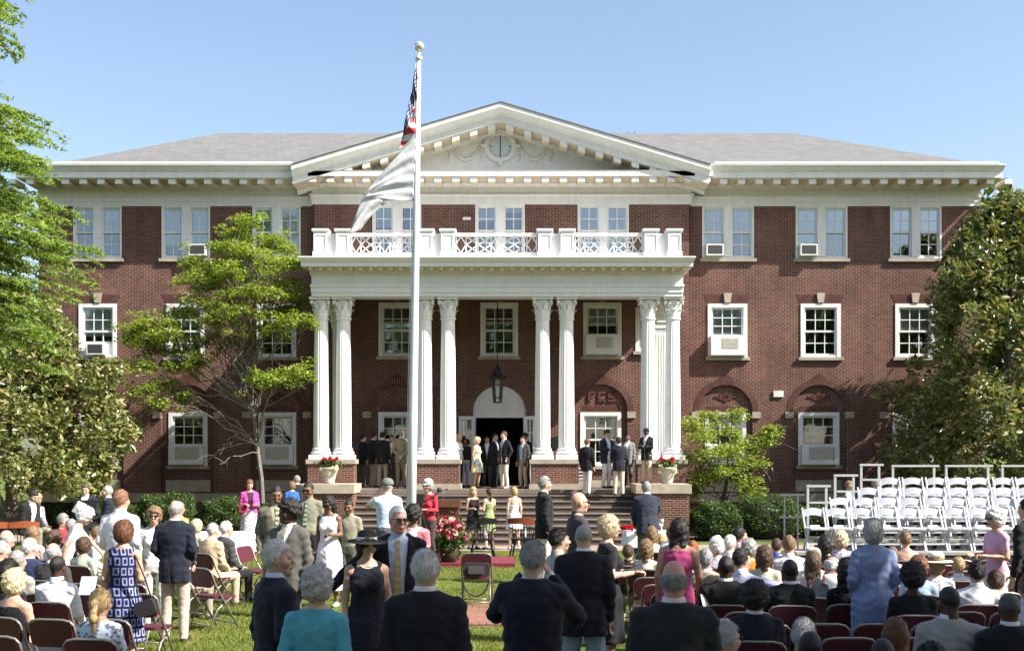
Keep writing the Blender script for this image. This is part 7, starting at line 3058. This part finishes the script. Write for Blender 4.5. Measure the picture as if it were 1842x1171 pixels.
person('woman in pink floral top with dark curls behind the gold tie man', 744, 912, 1.65, Y=14.4, face=165, skin='m', fem=True, hair='afro', hc='dark', top=(.6, .45, .45), topmat='print_pink', sleeve='short', bottom=BLK, w=1.12)
person('man in light blue shirt and grey cap holding headphones', 697, 864, 1.86, Y=20.3, face=-165, hc='grey', hat=('cap', (.13, .135, .13)), top=(.5, .6, .78), sleeve='short', bottom=(.1, .1, .12), arms=('phone', 'down'), w=1.1, lod='mid')
person('camera operator in red scarf and white cap right of the pole', 770, 864, 1.78, Y=23.6, face=-30, hc='grey', hair='bob', fem=True, hat=('cap', (.75, .75, .72)), top=(.4, .03, .05), bottom=(.06, .04, .04), arms=('hold', 'hold'), lod='mid')
person('long-haired blonde girl in black dress by the steps', 851, 873, 1.68, Y=31.6, face=25, fem=True, hair='long', hc='blonde', top=None, sleeve='none', dress=(BLK, -.38, 1.15, .47, None), legs='bare', bottom='w', arms=('hold', 'hold'), w=.92, lod='mid')
person('dark-haired girl in green print dress by the steps', 880, 877, 1.65, Y=31.5, face=-150, fem=True, hair='pony', hc='brown', top=None, sleeve='none', dress=((.24, .28, .13), -.42, 1.2, .42, None), legs='bare', bottom='p', skin='p', arms=('hold', 'hold'), w=.92, lod='mid')
person('blonde girl in strapless white dress walking by the steps', 925, 868, 1.68, Y=31.4, face=-170, fem=True, hair='bob', hc='blonde', top=None, sleeve='none', dress=((.75, .73, .8), -.36, 1.35, .36, None), legs='bare', bottom='p', skin='p', shoes=(.6, .6, .6), arms=('down', 'down'), w=.9, lod='mid', stride=.4)
person('man in black blazer and white trousers looking right by the steps', 979, 852, 1.9, Y=20.6, face=100, hc='grey', jacket=(.01, .01, .011), top=WHITE, bottom=(.62, .58, .5), w=1.05, lod='mid', arms=('down', 'down'))
person('bald man in glasses and plum shirt looking right', 1040, 886, 1.84, Y=14.0, face=105, skin='w', hair=None, hc='brown', top=(.05, .04, .05), sleeve='short', bottom=BLK, glasses=True, w=1.1)
person('dark-haired boy in profile beside the photographing man', 1004, 952, 1.6, Y=10.9, face=110, hc='dark', top=(.4, .38, .36), bottom=BLK, w=.9)
person('balding man in black jacket and light blue jeans seen from behind', 1050, 957, 1.68, Y=10.2, face=172, hair='buzz', hc='grey', jacket=(.011, .012, .016), bottom=(.3, .36, .44), w=1.2, head=(0, 4), lean=4)
person('grey-haired man in dark suit raising a camera, back turned', 958, 980, 1.71, Y=7.7, face=170, hc='grey', jacket=(.013, .015, .024), bottom=BLK, arms=('camera', 'camera'), w=1.15, head=(0, 6))
blw = person('short-haired blonde woman in black dress and pearls looking right', 1094, 928, 1.68, Y=11.6, face=95, fem=True, hair='bob', hc='pale', top=None, sleeve='short', dress=(BLK, -.5, 1.1, .53, None), legs='bare', bottom='w', arms=('hold', 'hold'), w=1.08)
person('bald man in dark green suit, back turned, large at bottom centre right', 1212, 1010, 1.69, Y=6.6, face=170, hair='bald', hc='grey', skin='r', jacket=(.018, .022, .022), bottom=BLK, w=1.18)
person('man in dark suit bending over the award table', 1163, 872, 1.8, Y=22.2, face=178, hc='grey', jacket=(.025, .028, .045), bottom=(.1, .1, .1), arms=('low', 'reach'), lean=16, w=1.08, lod='mid')
# --- porch and steps ------------------------------------------------------------------
ZP = 1.23
G = dict(z=ZP, lod='far')
person('young man in dark blazer, leftmost of the porch group', 653, 786, 1.75, Y=38.4, face=120, jacket=NAVY, bottom=(.1, .09, .08), hc='dark', **G)
person('young man in dark blazer and khakis, second from left on the porch', 672, 780, 1.8, Y=38.0, face=130, jacket=BLK, bottom=KHAKI, hc='dark', **G)
person('young man in dark blazer and khakis left of the tan suit on the porch', 688, 779, 1.8, Y=37.6, face=170, jacket=BLK, bottom=KHAKI, hc='dark', **G)
person('young man in dark suit half hidden on the porch next to the tan suit', 704, 785, 1.72, Y=38.6, face=0, jacket=CHAR, bottom=CHAR, hc='brown', **G)
person('man in tan suit with hands behind his back on the porch', 722, 774, 1.86, Y=37.5, face=178, hair='bald', hc='grey', jacket=(.3, .24, .15), bottom=(.3, .24, .15), arms=('back', 'back'), **G)
person('blonde girl in white blouse half behind the second column pair', 825, 784, 1.74, Y=37.6, face=60, fem=True, hair='long', hc='blonde', top=(.78, .78, .78), bottom=BLK, **G)
person('dark-haired girl in shade by the open left door', 836, 794, 1.62, Y=38.6, face=20, fem=True, hair='long', hc='dark', skin='m', top=BLK, bottom=(.3, .3, .35), **G)
person('blonde woman in yellow and white flowered sundress on the porch', 858, 790, 1.62, Y=37.0, face=60, fem=True, hair='bob', hc='pale', top=None, sleeve='none', dress=((.7, .7, .5), -.4, 1.3, .47, 'print_yellow'), legs='bare', bottom='w', head=(0, 15), **G)
person('man in black suit facing right in front of the dark doorway', 890, 785, 1.76, Y=37.8, face=60, jacket=BLK, top=LB, bottom=BLK, hc='dark', arms=('down', 'hold'), **G)
person('boy in black blazer and cream trousers in front of the doorway', 907, 779, 1.8, Y=36.5, face=-50, jacket=BLK, open_=.02, top=WHITE, tie=(.05, .05, .08), bottom=(.55, .5, .4), hc='brown', arms=('pocket', 'pocket'), shoes=(.4, .35, .28), z=1.23, lod='mid')
person('boy in open grey blazer and khakis right of the doorway', 941, 789, 1.66, Y=36.6, face=-40, jacket=(.06, .055, .05), open_=.06, top=LB, bottom=KHAKI, hc='dark', z=1.23, lod='mid')
person('person in black cap in the shade behind the grey blazer boy', 945, 780, 1.78, Y=38.4, face=-30, jacket=BLK, bottom=BLK, skin='m', hair='buzz', hc='dark', hat=('cap', (.01, .01, .01)), **G)
person('person in dark suit in the doorway shade behind the flowered dress', 876, 790, 1.68, Y=38.8, face=0, jacket=BLK, bottom=CHAR, hc='dark', **G)
person('boy in black blazer walking down the steps, seen from behind', 1056, 797, 1.72, Y=35.4, face=155, jacket=(.011, .012, .012), bottom=(.6, .57, .52), hc='auburn', z=ZP - rise, lod='mid', stride=.7)
person('tall boy in navy blazer and white trousers looking at his hands', 1091, 773, 1.86, Y=37.2, face=40, jacket=(.011, .013, .025), open_=.05, top=LB, bottom=(.66, .64, .6), hc='dark', arms=('hold', 'hold'), head=(0, 25), z=ZP, lod='mid')
person('boy in dark blazer and khaki trousers with back turned on the steps', 1113, 797, 1.76, Y=35.2, face=178, jacket=(.013, .015, .024), bottom=(.5, .45, .34), hc='dark', z=ZP - rise * 1.0, lod='mid', arms=('hold', 'hold'))
person('man in grey suit standing in the sun behind the steps group', 1129, 783, 1.74, Y=38.0, face=-20, jacket=(.2, .2, .18), top=WHITE, bottom=(.1, .1, .09), skin='m', hair='buzz', hc='dark', z=ZP, lod='mid', open_=.03)
person('boy in black blazer and cap leaning with folded arms on the right step wall', 1163, 772, 1.68, Y=35.4, face=-35, jacket=(.012, .016, .014), bottom=(.5, .42, .3), skin='b', hair='buzz', hc='dark', arms=('fold', 'fold'), hat=('cap', (.012, .014, .012)), z=1.42, lod='mid', top=WHITE)
# --- right side -----------------------------------------------------------------------
person('brown-haired girl in cream top seated right of the blonde in black', 1162, 973, 1.64, Y=13.3, face=165, fem=True, hair='wavy', hc='lbrown', top=(.66, .62, .52), sleeve='none', **S)
person('light brown-haired girl seated in front of the award table', 1172, 950, 1.64, Y=15.6, face=170, fem=True, hair='wavy', hc='lbrown', top=(.7, .66, .6), **S)
person('blond child seated beyond the cream-topped girl', 1190, 963, 1.45, Y=14.9, face=175, hair='bob', fem=True, hc='blonde', top=(.6, .6, .55), **S)
person('dark-haired boy in black seated left of the cream-topped girl', 1130, 982, 1.5, Y=12.6, face=170, hc='brown', top=(.02, .02, .02), **S)
person('woman in magenta top with long dark hair bending with a program', 1222, 942, 1.66, Y=11.6, face=160, fem=True, hair='long', hc='dark', top=None, sleeve='none', dress=((.4, .06, .17), -.1, 1.0, .5, None), bottom=BLK, lean=10, arms=('down', 'low'), skin='t', w=1.02)
person('orange-haired woman in beige knit top', 1246, 975, 1.66, Y=13.0, face=172, fem=True, hair='short', hc='red', top=(.6, .55, .46), w=1.1, **S)
person('white-haired woman in lavender blouse seated right of the orange hair', 1289, 968, 1.68, Y=13.5, face=165, fem=True, hair='curly', hc='white', top=(.68, .62, .76), **S)
person('white-haired man seated next to the lavender blouse', 1313, 963, 1.7, Y=14.3, face=150, hc='white', top=(.7, .66, .66), **S)
person('dark-haired man in profile at the front row before the walk', 1330, 950, 1.74, Y=16.4, face=110, hc='dark', top=(.6, .5, .5), **S)
person('grey curly-haired person in orange shirt', 1347, 972, 1.68, Y=13.3, face=160, fem=True, hair='curly', hc='grey', top=(.75, .24, .03), **S)
person('man in black suit seated right of the bald man in green', 1306, 1002, 1.78, Y=11.3, face=172, hair='buzz', hc='dark', skin='b', jacket=(.011, .011, .011), w=1.2, **S)
person('dark-haired man in pale blue shirt with his arm along the chairs', 1334, 989, 1.76, Y=12.2, face=150, hc='dark', top=(.62, .64, .82), pose='sit', arms=('lap', 'out'), head=(-35, 0))
person('dark-haired boy in royal blue shirt', 1397, 970, 1.56, Y=13.5, face=165, hc='brown', top=(.07, .12, .42), **S)
person('brown-haired man in plaid shirt seated next to the royal blue shirt', 1419, 965, 1.76, Y=13.9, face=172, hc='lbrown', top=(.6, .6, .6), topmat='plaid_shirt', **S)
person('person in black jacket with close black hair, middle of the right crowd', 1421, 1008, 1.74, Y=10.8, face=175, hair='buzz', hc='dark', skin='b', jacket=(.012, .014, .012), w=1.1, **S)
person('woman with long straight brown hair and pale pink top', 1462, 997, 1.66, Y=11.6, face=172, fem=True, hair='long', hc='brown', top=(.6, .5, .46), **S)
person('person in white sun cap behind the long brown hair', 1463, 988, 1.62, Y=12.4, face=170, fem=True, hair='bob', hc='lbrown', hat=('cap', (.75, .74, .7)), top=(.7, .7, .66), **S)
person('woman with black curls and dark jacket', 1484, 965, 1.68, Y=13.9, face=165, fem=True, hair='wavy', hc='dark', top=(.03, .03, .035), **S)
person('blonde curly woman in white print blouse before the bleachers', 1512, 958, 1.7, Y=14.6, face=160, fem=True, hair='curly', hc='pale', top=WHITE, topmat='print_grey', **S)
person('elderly balding man in grey jacket reading a white sheet', 1497, 1002, 1.72, Y=11.3, face=140, hair='bald', hc='white', skin='r', jacket=(.2, .2, .2), head=(-20, 22), pose='sit', arms=('lap', 'hold'))
person('person in black with black hair beside the blue pinstripe suit', 1524, 1009, 1.72, Y=10.7, face=175, hair='wavy', fem=True, hc='dark', skin='b', top=(.012, .012, .013), bottom=BLK, **S)
person('woman in blue pinstripe suit standing with her back turned', 1571, 940, 1.66, Y=11.1, face=178, fem=True, hair='bob', hc='silver', jacket=(.3, .35, .5), jmat='pinstripe_blue', top=(.3, .35, .5), skirt=((.3, .35, .5), -.5, 1.02, 'pinstripe_blue'), legs='bare', arms=('front', 'front'), w=1.14)
person('short brown-haired woman with bare shoulders and maroon top', 1629, 958, 1.68, Y=14.6, face=170, fem=True, hair='short', hc='lbrown', top=None, sleeve='none', dress=((.2, .04, .07), -.1, 1.0, .4, None), skin='p', **S)
person('child in red striped shirt right of the pinstripe suit', 1605, 985, 1.5, Y=13.0, face=170, hair='short', hc='lbrown', top=(.7, .66, .62), topmat='stripe_shirt', **S)
person('woman in wide white sun hat and striped blouse', 1684, 999, 1.66, Y=11.5, face=165, fem=True, hair='bob', hc='lbrown', hat=('sun', (.78, .72, .58)), top=(.7, .7, .68), topmat='print_grey', **S)
person('auburn-haired woman in pale blue top left of the sun hat', 1653, 1002, 1.68, Y=11.2, face=165, fem=True, hair='curly', hc='auburn', top=(.4, .55, .72), **S)
person('woman with big black hair and dark teal jacket in the shade', 1642, 1020, 1.74, Y=10.2, face=175, fem=True, hair='afro', hc='dark', skin='b', top=(.012, .018, .02), w=1.2, **S)
person('blond child in white and blue striped shirt', 1724, 1004, 1.5, Y=11.8, face=172, hair='short', hc='blonde', top=(.7, .75, .8), topmat='stripe_blue', **S)
person('brown-haired boy in grey jacket near the right edge', 1791, 1030, 1.56, Y=10.4, face=172, hc='brown', jacket=(.12, .12, .11), **S)
person('person in pale lilac shirt cut off by the right edge', 1850, 1036, 1.72, Y=9.8, face=172, hc='lbrown', top=(.6, .58, .68), **S)
person('white-haired woman in pink top and sunglasses standing before the bleachers', 1792, 920, 1.64, Y=13.9, face=-75, fem=True, hair='curly', hc='white', top=(.62, .36, .5), sleeve='short', bottom=(.6, .62, .62), glasses=True, arms=('hold', 'hold'), w=1.06)
person('standing figure in black suit at the right picture edge', 1850, 935, 1.78, Y=13.4, face=-150, hc='dark', jacket=BLK, bottom=BLK)
person('man in light grey suit with one arm along the chair backs', 1707, 1057, 1.78, Y=8.6, face=165, hair='buzz', hc='dark', skin='b', jacket=(.33, .32, .3), pose='sit', arms=('lap', 'out'), head=(20, 8), w=1.06)
person('grey-haired man in dark suit and white collar, lower right', 1816, 1068, 1.76, Y=8.2, face=172, hc=(.06, .06, .06), skin='b', jacket=(.013, .015, .017), hair='buzz', w=1.1, **S)
person('woman with long red-brown hair at the bottom right', 1611, 1116, 1.66, Y=6.95, face=160, fem=True, hair='long', hc='auburn', top=(.05, .04, .04), **S)
person('dark-haired head at the bottom edge right of the red-brown hair', 1677, 1160, 1.7, Y=6.1, face=175, hair='short', hc='dark', jacket=BLK, **S)
person('dark head just below the red-brown haired woman', 1588, 1152, 1.62, Y=6.2, face=175, hair='buzz', hc='dark', skin='b', top=BLK, **S)
person('grey-haired man in glasses and pale blue shirt in profile, bottom right of centre', 1302, 1118, 1.74, Y=6.95, face=120, hc='silver', top=(.5, .6, .72), glasses=True, **S)
person('person with rounded black hair and navy jacket in deep shade', 1357, 1052, 1.74, Y=8.7, face=175, hair='afro', hc='dark', skin='b', jacket=(.012, .015, .024), w=1.1, **S)
person('silver-haired head low at the bottom right, in front of the empty chairs', 1446, 1116, 1.7, Y=7.0, face=160, hc='silver', hair='short', top=(.1, .12, .12), **S)
person('black-haired person directly in front of the silver-haired head', 1458, 1138, 1.64, Y=6.4, face=172, hair='buzz', hc='dark', skin='b', top=(.02, .025, .025), **S)
person('person with pale hair passing behind the second bleacher rail', 1527, 884, 1.72, Y=27.0, face=60, hc='lbrown', fem=True, hair='short', top=(.6, .6, .66), bottom=(.2, .2, .2))
person('person in dark clothes passing behind the top bleacher rail', 1576, 868, 1.78, Y=27.6, face=60, hc='grey', top=(.1, .1, .12), bottom=BLK)

# --- chairs under the seated people and the empty ones -----------------------------------
def seat_label(s_):
    w_ = s_.replace(',', '').split()[:11]
    while w_[-1] in ('the', 'of', 'in', 'with', 'and', 'by', 'at', 'a', 'his', 'right', 'left', 'seated', 'behind', 'under', 'to', 'before', 'on', 'along', 'dark', 'white', 'short', 'big'):
        w_.pop()
    return ' '.join(w_)


occ = []
CHAIR_WORDS = []
for (o, x, y, sit, rz) in PEOPLE:
    if sit and not (y > 24):
        fwd = (math.sin(rz), -math.cos(rz))
        cx, cy = x - fwd[0] * -.06, y - fwd[1] * -.06
        folding_chair(cx, cy, rz, 'maroon folding chair under the ' + seat_label(o['label']), z=0)
        occ.append((cx, cy))
    else:
        occ.append((x, y))


def free(x, y, r=.47):
    return all((x - a) ** 2 + (y - b_) ** 2 > r * r for a, b_ in occ)


rown = {0: 'nearest', 1: 'second', 2: 'third', 3: 'fourth', 4: 'fifth', 5: 'sixth', 6: 'seventh', 7: 'eighth', 8: 'ninth', 9: 'tenth', 10: 'eleventh'}
for r_ in range(11):
    y = 8.75 + r_ * .76
    x = 1.7 + .0 * r_
    c_ = 0
    while x < .443 * y + .1:
        if free(x, y):
            folding_chair(x, y, PI + random.uniform(-.05, .05), 'empty maroon chair, right block, %s row from the camera, %s from the aisle' % (rown[r_], (ordw + ['eleventh', 'twelfth', 'thirteenth', 'fourteenth'])[c_]), z=0)
            occ.append((x, y))
        x += .5
        c_ += 1
for r_ in range(5):
    y = 9.6 + r_ * .95
    x = -.443 * y + .1
    c_ = 0
    while x < -.36 * y + .35 + r_ * .08:
        if free(x, y):
            folding_chair(x, y, PI - .2, 'empty maroon chair, left block, %s row from the camera, %s from the edge' % (rown[r_], (ordw + ['eleventh', 'twelfth', 'thirteenth', 'fourteenth'])[c_]), z=0)
            occ.append((x, y))
        x += .5
        c_ += 1
# single chairs one can pick out
folding_chair(U(858, 17.5), 17.5, PI, 'lone maroon folding chair with a black bag on it, on the brick pad', z=0)
folding_chair(U(385, 15.2), 15.2, 2.5, 'empty maroon folding chair right behind the navy blazer man', z=0)
folding_chair(U(345, 21.6), 21.6, 0, 'maroon folding chair behind the left white table, left one', z=0)
folding_chair(U(404, 21.6), 21.6, 0, 'maroon folding chair behind the left white table, right one', z=0)
folding_chair(U(460, 18.5), 18.5, 1.2, 'maroon folding chair just left of the olive suit man', z=0)
bag = thing('camera_bag', 'black camera bag with strap hanging on the lone folding chair', 'bag', (U(858, 17.5), 17.22, .02))
mat('bag_black', (.015, .015, .016), .7, .2, 20, .3, 60)
mat('bag_grey', (.05, .05, .05), .7)
mb = MB()
rounded(mb, .4, .2, .14, .05, Matrix.Translation((0, .0, .575)) @ Matrix.Rotation(PI / 2, 4, 'X'))
mb.build('bag_body', 'bag_black', bag, loc=(0, -.02, 0))
mb = MB()
rounded(mb, .24, .12, .03, .02, Matrix.Translation((0, -.1, .58)) @ Matrix.Rotation(PI / 2, 4, 'X'))
mb.build('front_pocket', 'bag_grey', bag)
mb = MB()
pts = [(.19 * math.cos(a), -.24, .46 + .25 * math.sin(a)) for a in np.linspace(PI, 2 * PI, 13)]
mb.tube(pts, .014, 6)
mb.build('strap', 'bag_black', bag)
# handbag of the woman in the square-print dress
hb = thing('shoulder_bag', 'black shoulder bag hanging at the hip of the blue-print dress', 'bag', (U(262, 11.35), 11.35, .7))
mb = MB()
rounded(mb, .2, .15, .09, .04, Matrix.Translation((0, 0, .1)) @ Matrix.Rotation(PI / 2, 4, 'X') @ Matrix.Rotation(.3, 4, 'Z'))
mb.build('bag_body', 'bag_black', hb)
mb = MB()
mb.tube([(-.07, 0, .16), (-.09, -.02, .4), (-.1, -.03, .62)], .008, 6)
mb.tube([(.07, 0, .16), (0, -.03, .4), (-.09, -.04, .62)], .008, 6)
mb.build('strap', 'bag_black', hb)
# programs in hands
for (px, py, Y, s_, rz, lab) in ((1276, 1084, 11.4, .15, .2, 'white program in the hand of the woman in magenta'), (1500, 1050, 11.7, .17, .5, 'white sheet held by the elderly man in grey'), (158, 1053, 11.2, .15, 0, 'white program lying on the empty left chairs'),
                                 (437, 914, 27.3, .17, .1, 'dark pink folder held by the woman in hot pink')):
    mb = MB()
    rounded(mb, s_, s_ * 1.25, .006, .004, Matrix.Rotation(rz, 4, 'Z') @ Matrix.Rotation(math.radians(62), 4, 'X'))
    tag(mb.build('program', 'paper' if 'white' in lab else 'red_carpet', None, False, (U(px, Y), Y, V(py, Y))), lab, 'paper')
# pearls of the two women
mat('pearl', (.7, .68, .62), .3)
for (o_, T_, H_, k_) in (hatw, blw):
    mb = MB()
    for i in range(26):
        a = 2 * PI * i / 26
        c_ = T_.out((.075 * math.sin(a), -.005 - .085 * math.cos(a), .535 - .055 * max(0, math.cos(a)))) * k_
        mb.sphere(tuple(c_), .0085, 6, 5)
    mb.build('pearl_necklace', 'pearl', o_, True)
